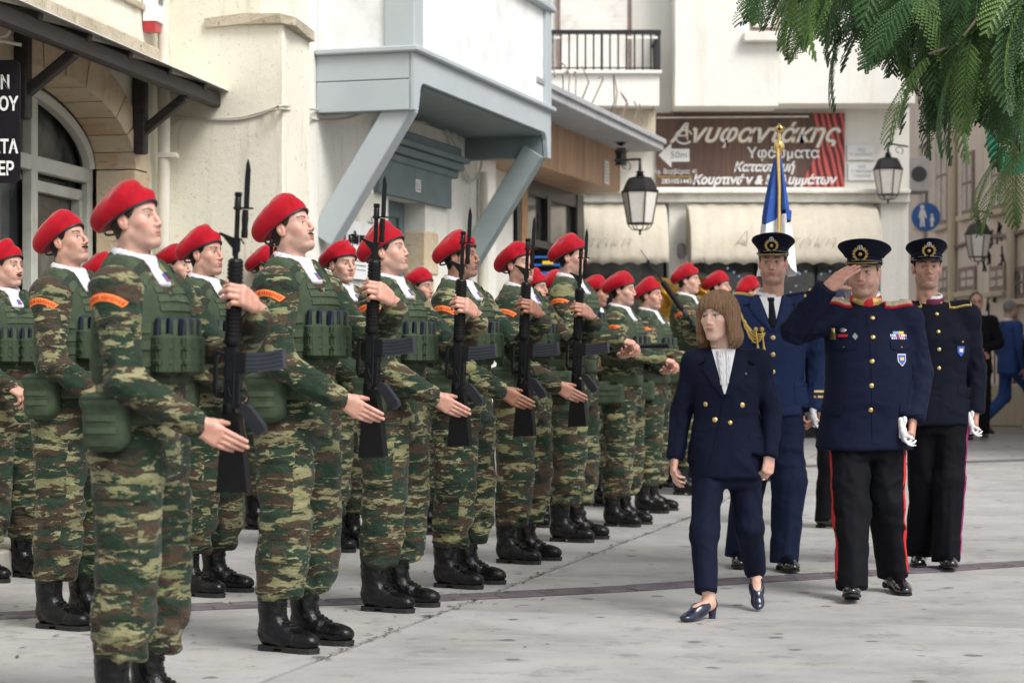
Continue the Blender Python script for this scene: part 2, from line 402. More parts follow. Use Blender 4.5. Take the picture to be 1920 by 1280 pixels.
def applique(bvh, c, n, up, w, h, th=0.006, nu=6, nv=6, warp=None, edge=0.35, reach=0.25):
    """a patch laid on a surface: w x h rectangle (or warp(u,v)->(x,y)) projected along -n, th thick"""
    n = Vector(n).normalized(); up = Vector(up); up = (up - n * up.dot(n)).normalized(); rt = up.cross(n); c = Vector(c)
    top = []; bot = []; last = None; raw = []
    for j in range(nv + 1):
        for i in range(nu + 1):
            u = i / nu * 2 - 1; v = j / nv * 2 - 1; x, y = warp(u, v) if warp else (u * w / 2, v * h / 2)
            p = c + rt * x + up * y + n * reach; hit = bvh.ray_cast(p, -n, reach * 2.2)
            raw.append((i, j, p, hit[0], hit[1]))
    hits = [r[3] for r in raw if r[3] is not None]
    if not hits: return None
    md = sum((q - c).dot(n) for q in hits) / len(hits)
    for i, j, p, q, nn in raw:
        if q is None or abs((q - c).dot(n) - md) > 0.12: q = p + n * (md - (p - c).dot(n)); nn = n
        e = (i in (0, nu)) or (j in (0, nv)); nn = (nn + n).normalized()
        top.append(q + nn * th * (edge if e else 1.0)); bot.append(q - nn * 0.004)
    V = top + bot; k = nu + 1; o = len(top); F = []
    for j in range(nv):
        for i in range(nu): F.append((j * k + i, j * k + i + 1, (j + 1) * k + i + 1, (j + 1) * k + i))
    ring = [i for i in range(k)] + [j * k + nu for j in range(1, nv + 1)] + [nv * k + i for i in range(nu - 1, -1, -1)] + [j * k for j in range(nv - 1, 0, -1)]
    for a in range(len(ring)): b = (a + 1) % len(ring); F.append((ring[a], o + ring[a], o + ring[b], ring[b]))
    return V, F
def apobj(name, r, mats, parent, smooth=True, **props):
    if r is None: return None
    return MB().add(*r).obj(name, mats, parent, smooth, **props)
# ================================================================ PEOPLE
SKIN = {'fair': (0.58, 0.355, 0.275), 'light': (0.54, 0.315, 0.235), 'olive': (0.39, 0.215, 0.15), 'tan': (0.34, 0.18, 0.12), 'pale': (0.68, 0.46, 0.37)}
def sstep(a, b, x): t = np.clip((x - a) / (b - a), 0, 1); return t * t * (3 - 2 * t)
def blob(P, c, r): return np.linalg.norm((P - np.array(c, np.float32)) / np.array(r, np.float32), axis=1)
HP = dict(nose=1.0, noseh=0.0, jaw=1.0, chin=1.0, fat=0.0, brow=1.0, lips=1.0, female=False, neck=1.0, age=0.0)
_heads = {}
def head_mesh(key, h=0.0029, **kw):
    """a head looking along +x, origin between the ears; returns V, F"""
    if key in _heads: return _heads[key]
    p = dict(HP); p.update(kw); fem = p['female']; ft = p['fat']; j = p['jaw']
    g = Grid((-0.135, -0.105, -0.235), (0.145, 0.105, 0.135), h)
    g.ell((-0.012, 0, 0.04), (0.096, 0.077, 0.084), k=0.02)
    g.ell((0.035, 0, 0.045), (0.055, 0.062, 0.055), k=0.02)
    g.ell((0.03, 0, -0.03), (0.058, 0.058 + ft * 0.4, 0.066), k=0.03)
    for s in (-1, 1):
        g.cap((0.002, s * (0.044 * j + ft * 0.3), -0.050), (0.064, s * 0.018 * j, -0.093), 0.020 + ft * 0.4, 0.016, k=0.028)
        g.ell((0.055, s * 0.041, -0.016), (0.026, 0.021, 0.02), k=0.022)
        g.ell((0.064, s * (0.028 + ft * 0.5), -0.046), (0.018 + ft, 0.016 + ft, 0.022), k=0.025)
    g.ell((0.074, 0, -0.095), (0.0190 * p['chin'], 0.022, 0.0155), k=0.02)
    g.ell((0.080, 0, -0.060), (0.014, 0.024, 0.022), k=0.02)
    if not fem: g.cap((0.078, -0.034, 0.027), (0.078, 0.034, 0.027), 0.0095 * p['brow'], k=0.014)
    g.ell((0.083, 0, 0.030), (0.0105, 0.016, 0.016), k=0.014)
    for s in (-1, 1):
        g.ell((0.096, s * 0.0335, 0.009), (0.0150, 0.0165, 0.0105), k=0.016, mode='c')
        g.ell((0.0715, s * 0.0315, 0.0085), 0.0146, k=0.003)
        g.ell((0.093, s * 0.0318, 0.0068), (0.0165, 0.0148, 0.0036), (0, 0, -s * 4), k=0.0012, mode='c')
    g.cap((0.074, 0, 0.026), (0.080, 0, -0.030), 0.012, 0.0145, k=0.010)
    n = p['nose']; nh = p['noseh']
    g.cap((0.0865, 0, 0.022), (0.0905 + 0.011 * n + nh, 0, -0.004), 0.0060, 0.0078, k=0.014)
    g.cap((0.0905 + 0.011 * n + nh, 0, -0.004), (0.0965 + 0.012 * n, 0, -0.026), 0.0078, 0.0098, k=0.008)
    g.cap((0.094, 0, -0.034), (0.0885, 0, -0.048), 0.0075, 0.008, k=0.008)
    for s in (-1, 1):
        g.ell((0.0955, s * 0.0128, -0.031), (0.012, 0.0068, 0.0075), k=0.008)
        g.ell((0.099 + 0.006 * n, s * 0.0068, -0.0390), (0.006, 0.0036, 0.0030), k=0.002, mode='c')
    L = p['lips']
    g.ell((0.0805, 0, -0.058), (0.0125, 0.030, 0.020), k=0.012)
    g.cap((0.0855, -0.017, -0.0557), (0.0855, 0.017, -0.0557), 0.0052 * L, k=0.006); g.ell((0.0908, 0, -0.0555), (0.0052, 0.009, 0.0050 * L), k=0.005)
    g.cap((0.0855, -0.015, -0.0655), (0.0855, 0.015, -0.0655), 0.0060 * L, k=0.006)
    g.ell((0.0965, 0, -0.0605), (0.0075, 0.025, 0.0014), k=0.0020, mode='c')
    g.ell((0.0965, 0, -0.0770), (0.0070, 0.020, 0.0045), k=0.008, mode='c')
    for s in (-1, 1):
        g.ell((-0.008, s * 0.0765, -0.002), (0.018, 0.0085, 0.031), (0, -14, -s * 16), k=0.004)
        g.ell((-0.003, s * 0.0865, 0.003), (0.010, 0.007, 0.017), (0, -14, -s * 16), k=0.003, mode='c')
        g.ell((0.004, s * 0.077, -0.010), (0.004, 0.006, 0.006), k=0.003)
    for s in (-1, 1):
        if not fem: g.cap((0.088, s * 0.021, -0.036), (0.078, s * 0.031, -0.062), 0.0016 + 0.0012 * p['age'], k=0.005, mode='c')
        if p['age']: g.cap((0.084, s * 0.022, -0.008), (0.076, s * 0.044, -0.006), 0.0016, k=0.004, mode='c'); g.cap((0.086, s * 0.012, 0.044), (0.084, s * 0.03, 0.046), 0.0014, k=0.003, mode='c')
    nr = 0.058 * p['neck'] if not fem else 0.047
    g.cap((-0.022, 0, -0.055), (-0.040, 0, -0.235), nr, nr * 1.05, k=0.03, u=(0, 1, 0), f=0.94)
    for s in (-1, 1): g.cap((-0.02, s * 0.045, -0.06), (0.012, s * 0.018, -0.235), 0.015, k=0.022)
    if not fem: g.ell((0.026, 0, -0.145), (0.012, 0.010, 0.012), k=0.02)
    g.ell((0.02, 0, -0.088), (0.045, 0.040 + ft * 0.6, 0.02 + ft * 0.8), k=0.03)
    V, F = g.mesh(); V = relax(V, F, 1, 0.35)
    _heads[key] = (V, F); return V, F
def bend_head(V, yaw=0, pitch=0, roll=0, jawz=-0.085):
    """turn the head on the neck: degrees; pitch > 0 lifts the chin, yaw > 0 turns to its left"""
    M = np.array(Euler((R(roll), -R(pitch), R(yaw))).to_matrix(), np.float32); pv = np.array((-0.022, 0, -0.095), np.float32)
    w = sstep(-0.21, -0.10, V[:, 2] + 0.35 * (V[:, 0] + 0.02))[:, None]
    return (V - pv) @ M.T * w + (V - pv) * (1 - w) + pv
def head_xf(yaw=0, pitch=0, roll=0):
    M = Euler((R(roll), -R(pitch), R(yaw))).to_matrix().to_4x4(); pv = Vector((-0.022, 0, -0.095))
    return Matrix.Translation(pv) @ M @ Matrix.Translation(-pv)
def head_cols(V, skin, hair, stub=0.3, must=0.0, female=False, hairline=True, seed=0):
    C = np.tile(np.array(SKIN[skin], np.float32), (len(V), 1)); hc = np.array(hair, np.float32)
    def mixc(w, c): C[:] = C * (1 - w[:, None]) + np.array(c, np.float32) * w[:, None]
    nz = vnoise(V * 120, seed) * 0.25
    red = np.array(SKIN[skin]) * (1.12, 0.78, 0.74)
    for c, r in (((0.112, 0, -0.025), (0.02, 0.02, 0.016)), ((0.06, 0.05, -0.025), (0.03, 0.025, 0.025)), ((0.06, -0.05, -0.025), (0.03, 0.025, 0.025)), ((-0.008, 0.082, 0), (0.025, 0.012, 0.035)), ((-0.008, -0.082, 0), (0.025, 0.012, 0.035))):
        mixc(np.clip(1.2 - blob(V, c, r), 0, 1) * 0.6, red)
    if stub:
        m = sstep(-0.030, -0.055, V[:, 2]) * sstep(-0.135, -0.10, V[:, 2]) * sstep(-0.01, 0.02, V[:, 0]); m = np.maximum(m, 0.9 * np.clip(1.25 - blob(V, (0.095, 0, -0.045), (0.02, 0.026, 0.010)), 0, 1))
        mixc(np.clip(m * stub * 0.6 * (1 + nz), 0, 0.8), (0.17, 0.135, 0.125))
    lip = np.array(SKIN[skin]) * (0.88, 0.50, 0.50) if not female else np.array((0.48, 0.15, 0.14))
    mixc(np.clip(2.2 - 1.9 * np.minimum(blob(V, (0.094, 0, -0.0555), (0.024, 0.027, 0.0050)), blob(V, (0.093, 0, -0.0650), (0.024, 0.022, 0.0060))), 0, 1) * 0.75, lip)
    for s in (-1, 1):
        t = np.clip((V[:, 1] * s - 0.014) / 0.034, 0, 1); zc = 0.0305 + 0.0045 * np.sin(t * 2.4)
        w = np.clip(1.6 - np.abs(V[:, 2] - zc) / ((0.0052 if not female else 0.0030) * (1.15 - 0.5 * t)) * 1.1, 0, 1) * (V[:, 1] * s > 0.011) * (V[:, 1] * s < 0.051) * (V[:, 0] > 0.05)
        mixc(w * (0.9 if not female else 0.6) * np.clip(0.9 + nz, 0, 1), hc * 0.45)
        d = blob(V, (0.086, s * 0.032, 0.0122), (0.02, 0.0155, 0.0026 if not female else 0.0036)); mixc(np.clip(1.6 - d, 0, 1) * (0.8 if not female else 0.95), (0.035, 0.02, 0.018))
        d = blob(V, (0.080, s * 0.032, -0.0005), (0.02, 0.018, 0.009)); mixc(np.clip(1.3 - d, 0, 1) * 0.10, np.array(SKIN[skin]) * 0.55)
    if hairline:
        w = hair_w(V); mixc(np.clip(w * (0.9 + nz), 0, 0.92), hc)
    return C
def hair_w(V, low=-0.048):
    x, y, z = V[:, 0], V[:, 1], V[:, 2]
    front = np.interp(z, (-0.09, -0.06, -0.02, 0.02, 0.05, 0.08, 0.11), (-0.055, -0.045, -0.022, 0.030, 0.046, 0.062, 0.055))
    w = sstep(0.010, -0.006, x - front) * sstep(low - 0.03, low + 0.02, z) * (np.abs(y) < 0.083) 
    ear = blob(V, (-0.008, 0, -0.002), (0.024, 1, 0.036)) ; w = w * np.where(np.abs(y) > 0.066, sstep(0.85, 1.15, ear), 1)
    return w
def hair_shell(V, F, thick=0.004, seed=0, wfn=hair_w, amp=0.002):
    N = vnormals(V, F); w = wfn(V); m = w > 0.02; keep = m[F].all(1); Fk = F[keep]
    u, inv = np.unique(Fk, return_inverse=True); Vk = V[u] + N[u] * ((w[u] * (thick + 0.0035) - 0.0035)[:, None] + amp * vnoise(V[u] * (90, 90, 30), seed)[:, None] * w[u][:, None])
    return Vk, inv.reshape(-1, 4)
def eyes(parent, X, gaze=(0, 0), iris='iris_brown', h_loc=(0, 0, 0), female=False):
    for s in (1, -1):
        b = MB(); n = 14; prof = [0, 9, 20, 27, 45, 70, 100, 140, 180]; V = []; F = []; M = []
        r = 0.0128
        V.append((r, 0, 0))
        for a in prof[1:-1]:
            for k in range(n): t = 2 * math.pi * k / n; V.append((r * math.cos(R(a)), r * math.sin(R(a)) * math.cos(t), r * math.sin(R(a)) * math.sin(t)))
        for k in range(n): F.append((0, 1 + k, 1 + (k + 1) % n)); M.append(2)
        for q in range(len(prof) - 3):
            for k in range(n): F.append((1 + q * n + k, 1 + (q + 1) * n + k, 1 + (q + 1) * n + (k + 1) % n, 1 + q * n + (k + 1) % n)); M.append(2 if q < 0 else (1 if q < 2 else 0))
        b.V = V; b.F = F; b.M = M
        o = b.obj('eye', ['sclera', iris, 'pupil'], parent, True)
        o.matrix_local = X @ Matrix.Translation((0.0728, s * 0.0315, 0.0085)) @ Euler((0, -R(gaze[1]), R(gaze[0]))).to_matrix().to_4x4()

def hand(wr, d, pn, curl=(10, 12, 14, 16), thumb=0.0, side=1, spread=0.5, sc_=1.0, h=0.0032, bendp=0.5):
    """five-fingered hand: wr wrist, d direction to the knuckles, pn palm normal (out of the palm), side +1 when the thumb is towards d x pn"""
    d = Vector(d).normalized(); pn = Vector(pn); pn = (pn - d * pn.dot(d)).normalized(); t = d.cross(pn) * side; w = Vector(wr); s = sc_
    P = lambda a, b, c: w + d * a * s + t * b * s + pn * c * s
    caps = [(P(-0.06, 0, 0), P(0.0, 0, 0), 0.026 * s, 0.0245 * s, 0.03, pn, 0.82)]
    for b in (-0.026, -0.009, 0.009, 0.026): caps.append((P(0.005, b * 0.6, 0), P(0.082 - abs(b - 0.006) * 0.25, b, 0), 0.0155 * s, 0.0128 * s, 0.012, None, 1))
    caps.append((P(0.012, 0.018, 0.006), P(0.05, 0.030, 0.008), 0.019 * s, 0.0145 * s, 0.014, None, 1))
    fl = ((0.043, 0.026, 0.021), (0.047, 0.030, 0.022), (0.043, 0.028, 0.021), (0.034, 0.021, 0.019))
    for i in range(4):
        b = 0.027 - i * 0.0185; p = P(0.080 - (0.002, 0, 0.003, 0.010)[i], b, 0); ang = 0.0; sp = (0.09, 0.03, -0.03, -0.10)[i] * spread
        for q, L in enumerate(fl[i]):
            ang += curl[i] * (1.0, 1.15, 0.7)[q]; e = (d * math.cos(R(ang)) + pn * math.sin(R(ang)) + t * sp).normalized(); r0 = (0.0092, 0.0086, 0.0079, 0.0070)[q] * (0.94 if i == 3 else 1); n_ = p + e * L * s
            caps.append((p, n_, r0 * s, (0.0086, 0.0079, 0.0070)[q] * s, 0.0025 if q else 0.004, None, 1)); p = n_
    p = P(0.040, 0.034, 0.010); a0 = 28 + 30 * (1 - thumb)
    for q, L in enumerate((0.038, 0.030)):
        e = (d * math.cos(R(a0 * (1 - 0.3 * q))) + t * math.sin(R(a0 * (1 - 0.3 * q))) * (1 - 0.75 * thumb) + pn * (0.25 + thumb * (0.8 + 0.35 * q))).normalized()
        n_ = p + e * L * s; caps.append((p, n_, (0.0115, 0.0100)[q] * s, (0.0100, 0.0080)[q] * s, 0.006, None, 1)); p = n_
    lo = np.min([np.minimum(np.array(a), np.array(b)) for a, b, *_ in caps], 0) - 0.03; hi = np.max([np.maximum(np.array(a), np.array(b)) for a, b, *_ in caps], 0) + 0.03
    g = Grid(lo, hi, h)
    for a, b, ra, rb, k, u, f in caps: g.cap(a, b, ra, rb, k, u=u, f=f)
    V, F = g.mesh(); return V, F
def hand_cols(V, skin, seed=0):
    c = np.array(SKIN[skin], np.float32) * (1.02, 0.90, 0.88); n = vnoise(V * 60, seed)[:, None] * 0.10
    return np.clip(c * (1 + n * (1, 1.6, 1.6)), 0, 1)

def body_core(J, h=0.022, thin=1.0):
    """the body under the clothes: torso, arms, legs"""
    g = Grid((-0.75, -0.6, 0.02), (0.75, 0.6, 1.56), h); t = thin
    g.cap(J['pelvis'], J['chest'], 0.085 * t, 0.085 * t, 0.05, u=(0, 1, 0), f=1.3)
    g.cap(J['chest'], J['neck'], 0.08 * t, 0.05 * t, 0.05)
    for s in 'lr':
        g.cap(J['chest'], J['sh' + s], 0.06, 0.045, 0.05); g.cap(J['sh' + s], J['el' + s], 0.042, 0.036, 0.03); g.cap(J['el' + s], J['wr' + s], 0.035, 0.026, 0.02)
        g.cap(J['pelvis'], J['hi' + s], 0.08, 0.075, 0.05); g.cap(J['hi' + s], J['kn' + s], 0.062, 0.045, 0.03); g.cap(J['kn' + s], J['an' + s], 0.038, 0.026, 0.02)
    return g.mesh()
def person_body(name, parent, J, head, hz, skin, hair, hands, yaw, pitch, roll=0, stub=0.3, female=False, seed=0, extra=None, corek=1.0, hairline=True, hs=1.0):
    HV, HF = head; C = head_cols(HV, skin, hair, stub, female=female, seed=seed, hairline=hairline)
    HV2 = bend_head(HV * np.array(hs, np.float32), yaw, pitch, roll) + np.array(hz, np.float32)
    parts = [(HV2, HF)]; cols = [C]
    for hv, hf in hands: parts.append((hv, hf)); cols.append(hand_cols(hv, skin, seed))
    cv, cf = body_core(J, thin=corek); parts.append((cv, cf)); cols.append(np.tile(np.array(SKIN[skin], np.float32), (len(cv), 1)))
    for ev, ef, ec in (extra or []): parts.append((ev, ef)); cols.append(ec)
    V, F = join(parts)
    return link(name, newmesh(name, V, F, 'skin', cols=np.concatenate(cols)), parent)

# ---------------------------------------------------------------- the soldier's kit
LEGW = 0.115
def joints(**k):
    J = dict(pelvis=(0, 0, 0.95), chest=(0, 0, 1.30), neck=(-0.02, 0, 1.49), shl=(0, 0.182, 1.43), shr=(0, -0.182, 1.43),
             ell=(-0.02, 0.25, 1.14), elr=(-0.02, -0.25, 1.14), wrl=(0.08, 0.26, 0.90), wrr=(0.08, -0.26, 0.90),
             hil=(0, 0.09, 0.92), hir=(0, -0.09, 0.92), knl=(0.015, LEGW, 0.51), knr=(0.015, -LEGW, 0.51), anl=(-0.02, LEGW + .005, 0.10), anr=(-0.02, -LEGW - .005, 0.10))
    J.update(k); return J
POSE_PRESENT = joints(elr=(0.080, -0.243, 1.120), wrr=(0.268, -0.135, 0.990), ell=(0.20, 0.24, 1.19), wrl=(0.400, 0.080, 1.335))
POSE_BATON = joints(elr=(0.09, -0.26, 1.22), wrr=(0.33, -0.15, 1.17), ell=(0.06, 0.24, 1.16), wrl=(0.27, 0.04, 1.10))
POSE_PORT = joints(elr=(0.05, -0.25, 1.13), wrr=(0.22, -0.16, 1.03), ell=(0.05, 0.26, 1.14), wrl=(0.24, 0.12, 1.10))
SLEEVE = (0.064, 0.056, 0.046)
def jacket_mesh(J, seed, h=0.009, fat=0.95, amp=1.0):
    g = Grid((-0.35, -0.42, 0.80), (0.50, 0.42, 1.60), h); f = fat
    g.loft([(0.83, -0.005, 0, 0.140 * f, 0.185 * f), (0.95, -0.005, 0, 0.135 * f, 0.182 * f), (1.02, 0, 0, 0.128 * f, 0.175 * f), (1.09, 0, 0, 0.138 * f, 0.185 * f), (1.20, 0, 0, 0.132 * f, 0.180 * f), (1.36, 0, 0, 0.125 * f, 0.190), (1.44, -0.01, 0, 0.105, 0.175), (1.50, -0.025, 0, 0.075, 0.095), (1.53, -0.03, 0, 0.065, 0.07)], 2.3, 0.02)
    for s in 'lr':
        a, b, c = J['sh' + s], J['el' + s], J['wr' + s]
        g.cap(a, b, SLEEVE[0], SLEEVE[1], 0.045); g.cap(b, c, SLEEVE[1], SLEEVE[2], 0.03)
        g.cap((-0.02, 0, 1.45), a, 0.065, 0.068, 0.05)
    for s_ in (-1, 1): g.cap((0.015, s_ * 0.072, 1.525), (0.082, s_ * 0.056, 1.452), 0.014, 0.012, 0.008, u=(0, s_, 0.3), f=1.8)
    # collar: high at the back, open in front
    for i in range(9):
        t0, t1 = [R(40 + (i + q) * 280 / 9) for q in (0, 1)]
        P = lambda t: (-0.028 + 0.072 * math.cos(t), 0.070 * math.sin(t), 1.505 + 0.028 * (1 - math.cos(t)) * 0.5)
        g.cap(P(t0), P(t1), 0.017, 0.017, 0.012, u=(0, 0, 1), f=1.7)
    V, F = g.mesh(); sg = []
    for s in 'lr':
        a, b, c = J['sh' + s], J['el' + s], J['wr' + s]; sg += [(a, b, SLEEVE[0], 0.007 * amp, 0.016 * amp), (b, c, SLEEVE[2], 0.016 * amp, 0.010 * amp)]
    sg += [((0, 0, 1.25), (0, 0, 0.85), 0.15, 0.006 * amp, 0.009 * amp)]
    V = folds(V, F, sg, seed, 0.055); V += vnormals(V, F) * (0.003 * amp * fbm(V * 28, seed, 2))[:, None]
    return V, F
def trousers_mesh(J, seed, h=0.009, w=1.03, bot=0.212, amp=1.0):
    g = Grid((-0.30, -0.38, bot - 0.04), (0.30, 0.38, 1.06), h)
    g.loft([(0.80, -0.005, 0, 0.115, 0.16), (0.92, -0.008, 0, 0.128, 0.178), (1.04, 0, 0, 0.115, 0.160)], 2.4, 0.03)
    for s in 'lr':
        a, b, c = [np.array(J[q + s]) for q in ('hi', 'kn', 'an')]; e = c + (b - c) * ((bot + 0.03 - c[2]) / (b[2] - c[2])); m = b + (e - b) * 0.55
        g.cap(a + (0, 0, -0.04), b, 0.112 * w, 0.092 * w, 0.04, u=(1, 0, 0), f=1.04); g.cap(b, m, 0.092 * w, 0.090 * w, 0.03); g.cap(m, e, 0.090 * w, 0.076 * w, 0.03)
    g.half((0, 0, bot), (0, 0, -1), 0.008)
    V, F = g.mesh(); sg = []
    for s in 'lr':
        a, b, c = [np.array(J[q + s]) for q in ('hi', 'kn', 'an')]; e = c + (b - c) * ((bot + 0.03 - c[2]) / (b[2] - c[2]))
        sg += [(a, b, 0.105, 0.010 * amp, 0.013 * amp), (b, e, 0.085, 0.013 * amp, 0.026 * amp)]
    V = folds(V, F, sg, seed + 11, 0.075); V += vnormals(V, F) * (0.004 * amp * fbm(V * 16, seed, 2))[:, None]
    return V, F
def vest_mesh(seed, h=0.0095, f=1.0):
    g = Grid((-0.26, -0.24, 1.00), (0.26, 0.24, 1.56), h)
    g.loft([(1.115, 0, 0, 0.142, 0.176), (1.20, 0, 0, 0.148, 0.182), (1.30, 0.004, 0, 0.150, 0.182), (1.38, 0, 0, 0.147, 0.158), (1.45, -0.01, 0, 0.125, 0.15), (1.51, -0.02, 0, 0.095, 0.13), (1.55, -0.025, 0, 0.07, 0.12)], 2.5, 0.02)
    g.cap((-0.03, 0, 1.42), (-0.03, 0, 1.60), 0.080, 0.11, 0.02, 'c'); g.ell((0.12, 0, 1.52), (0.13, 0.085, 0.12), k=0.02, mode='c')
    for s in (-1, 1):
        g.ell((0.0, s * 0.235, 1.40), (0.125, 0.085, 0.16), k=0.02, mode='c'); g.cap((0.0, s * 0.26, 1.30), (0, s * 0.26, 1.6), 0.118, 0.13, 0.02, 'c')
    V, F = g.mesh(); V += vnormals(V, F) * (0.003 * fbm(V * 22, seed, 2))[:, None]
    return V, F
def surf_strip(b, bvh, pts, n, w, th):
    pass
_kit = {}
def boot_meshes():
    if 'boot' in _kit: return _kit['boot']
    g = Grid((-0.11, -0.075, 0.012), (0.24, 0.075, 0.36), 0.0065)
    g.cap((-0.018, 0, 0.10), (-0.025, 0, 0.36), 0.054, 0.064, 0.03, u=(1, 0, 0), f=1.12)
    g.cap((-0.040, 0, 0.060), (0.05, 0, 0.062), 0.043, 0.044, 0.03); g.cap((0.03, 0, 0.075), (0.14, 0.0, 0.044), 0.046, 0.042, 0.04)
    g.ell((0.155, 0, 0.050), (0.062, 0.049, 0.038), k=0.02); g.ell((0.185, 0.0, 0.046), (0.040, 0.042, 0.030), k=0.012)
    g.half((0, 0, 0.020), (0, 0, -1), 0.004); V, F = g.mesh()
    V = folds(V, F, [((-0.02, 0, 0.08), (-0.02, 0, 0.30), 0.055, 0.007, 0.004), ((0.03, 0, 0.06), (0.12, 0, 0.05), 0.045, 0.004, 0.004)], 3, 0.035)
    boot = newmesh('boot', V, F, 'boot_leather')
    out = [(-0.086, 0.0), (-0.078, 0.028), (-0.05, 0.038), (0.02, 0.034), (0.09, 0.043), (0.15, 0.047), (0.20, 0.036), (0.224, 0.013)]
    pl = out + [(x, -y) for x, y in reversed(out[1:])]
    b = MB(); n = len(pl); b.prism([(x * 1.0, y * 1.0) for x, y in pl], 0.009, Matrix.Translation((0, 0, 0.014)))
    hp = [(x, y) for x, y in pl if x < 0.03]; b.prism([(-0.086, 0.0), (-0.078, 0.029), (-0.05, 0.038), (0.01, 0.035), (0.01, -0.035), (-0.05, -0.038), (-0.078, -0.029)], 0.0145, Matrix.Translation((0, 0, 0)))
    b.prism([(0.055, 0.038), (0.10, 0.044), (0.155, 0.047), (0.20, 0.036), (0.222, 0.013), (0.222, -0.013), (0.20, -0.036), (0.155, -0.047), (0.10, -0.044), (0.055, -0.038)], 0.0145)
    me = b.obj('sole', 'rubber'); sole = me.data; bpy.data.objects.remove(me)
    bv = bvh_of(V, F); b = MB()
    for i in range(9):
        t = i / 8; c = Vector((0.105, 0, 0.10)).lerp(Vector((0.034, 0, 0.155)), min(1, t * 2)) if t < 0.5 else Vector((0.034, 0, 0.155)).lerp(Vector((0.036, 0, 0.30)), (t - 0.5) * 2)
        nrm = Vector((0.6, 0, 0.8)) if t < 0.5 else Vector((1, 0, 0.1))
        for s in (-1, 1):
            P = []
            for q in range(5):
                y = s * (-0.022 + 0.011 * q); o = c + Vector((0.1, y, 0)) if t >= 0.5 else c + Vector((0.08, y, 0.10)); h = bv.ray_cast(o + Vector((0, 0, q * 0.0028)), -nrm.normalized(), 0.3)
                if h[0]: P.append(h[0] + nrm.normalized() * 0.002)
            if len(P) > 2: b.tube(P, 0.0026, 5)
    me = b.obj('lace', 'lace_black', None, True); lace = me.data; bpy.data.objects.remove(me)
    _kit['boot'] = (boot, sole, lace); return _kit['boot']
def add_boots(root, J, toe=(4, -4), tilt=0, boots=None):
    bt, so, la = boot_meshes(); out = []
    for s, q in ((1, 'l'), (-1, 'r')):
        x, y, _ = J['an' + q]; o = link('boot', bt, root, (x - 0.004, y, 0), (0, 0, R(toe[0] if s > 0 else toe[1]))); o.scale = (0.90, 0.92, 0.96)
        link('sole', so, o); l = link('lace', la, o); l['kind'] = 'stuff'
def beret_meshes(var=0):
    key = 'beret%d' % var
    if key in _kit: return _kit[key]
    g = Grid((-0.19, -0.19, -0.06), (0.15, 0.15, 0.20), 0.0055)
    rl = (-30, -24, -36)[var % 3]; pt = (-36, -31, -40)[var % 3]
    g.ell((-0.011, 0, 0.048), (0.113, 0.093, 0.074), k=0.02)
    g.ell((-0.040, -0.018, 0.084), (0.122, 0.115, 0.060), (rl * -0.8, pt, 0), k=0.025)
    g.ell((0.032, 0.014, 0.096), (0.060, 0.056, 0.040), (15, 4, 0), k=0.025)
    g.ell((-0.080, -0.066, 0.030), (0.070, 0.048, 0.055), (25, -24, 0), k=0.04)
    g.half((0, 0, 0.028), (0.40, 0.0, -1), 0.004)
    V, F = g.mesh(); N = vnormals(V, F)
    d = 0.007 * fbm(V * 11 + var * 5, 4 + var, 2) - 0.006 * np.exp(-(np.abs((V[:, 0] - 0.045 + 0.35 * V[:, 1]) / 0.018)) ** 2) + 0.005 * fbm(V * (30, 30, 14), 9 + var, 2) * sstep(0.07, 0.11, V[:, 2]); V = V + N * d[:, None]
    me = newmesh('beret', V, F, 'red_felt')
    b = MB(); P = [(-0.012 + 0.112 * math.cos(a), 0.0925 * math.sin(a), 0.028 + 0.40 * (-0.012 + 0.112 * math.cos(a))) for a in np.linspace(0, 2 * math.pi, 40, endpoint=False)]
    b.tube(P, 0.0052, 6, close=True); o = b.obj('band', 'black_leather', None, True); bd = o.data; bpy.data.objects.remove(o)
    _kit[key] = (me, bd); return _kit[key]
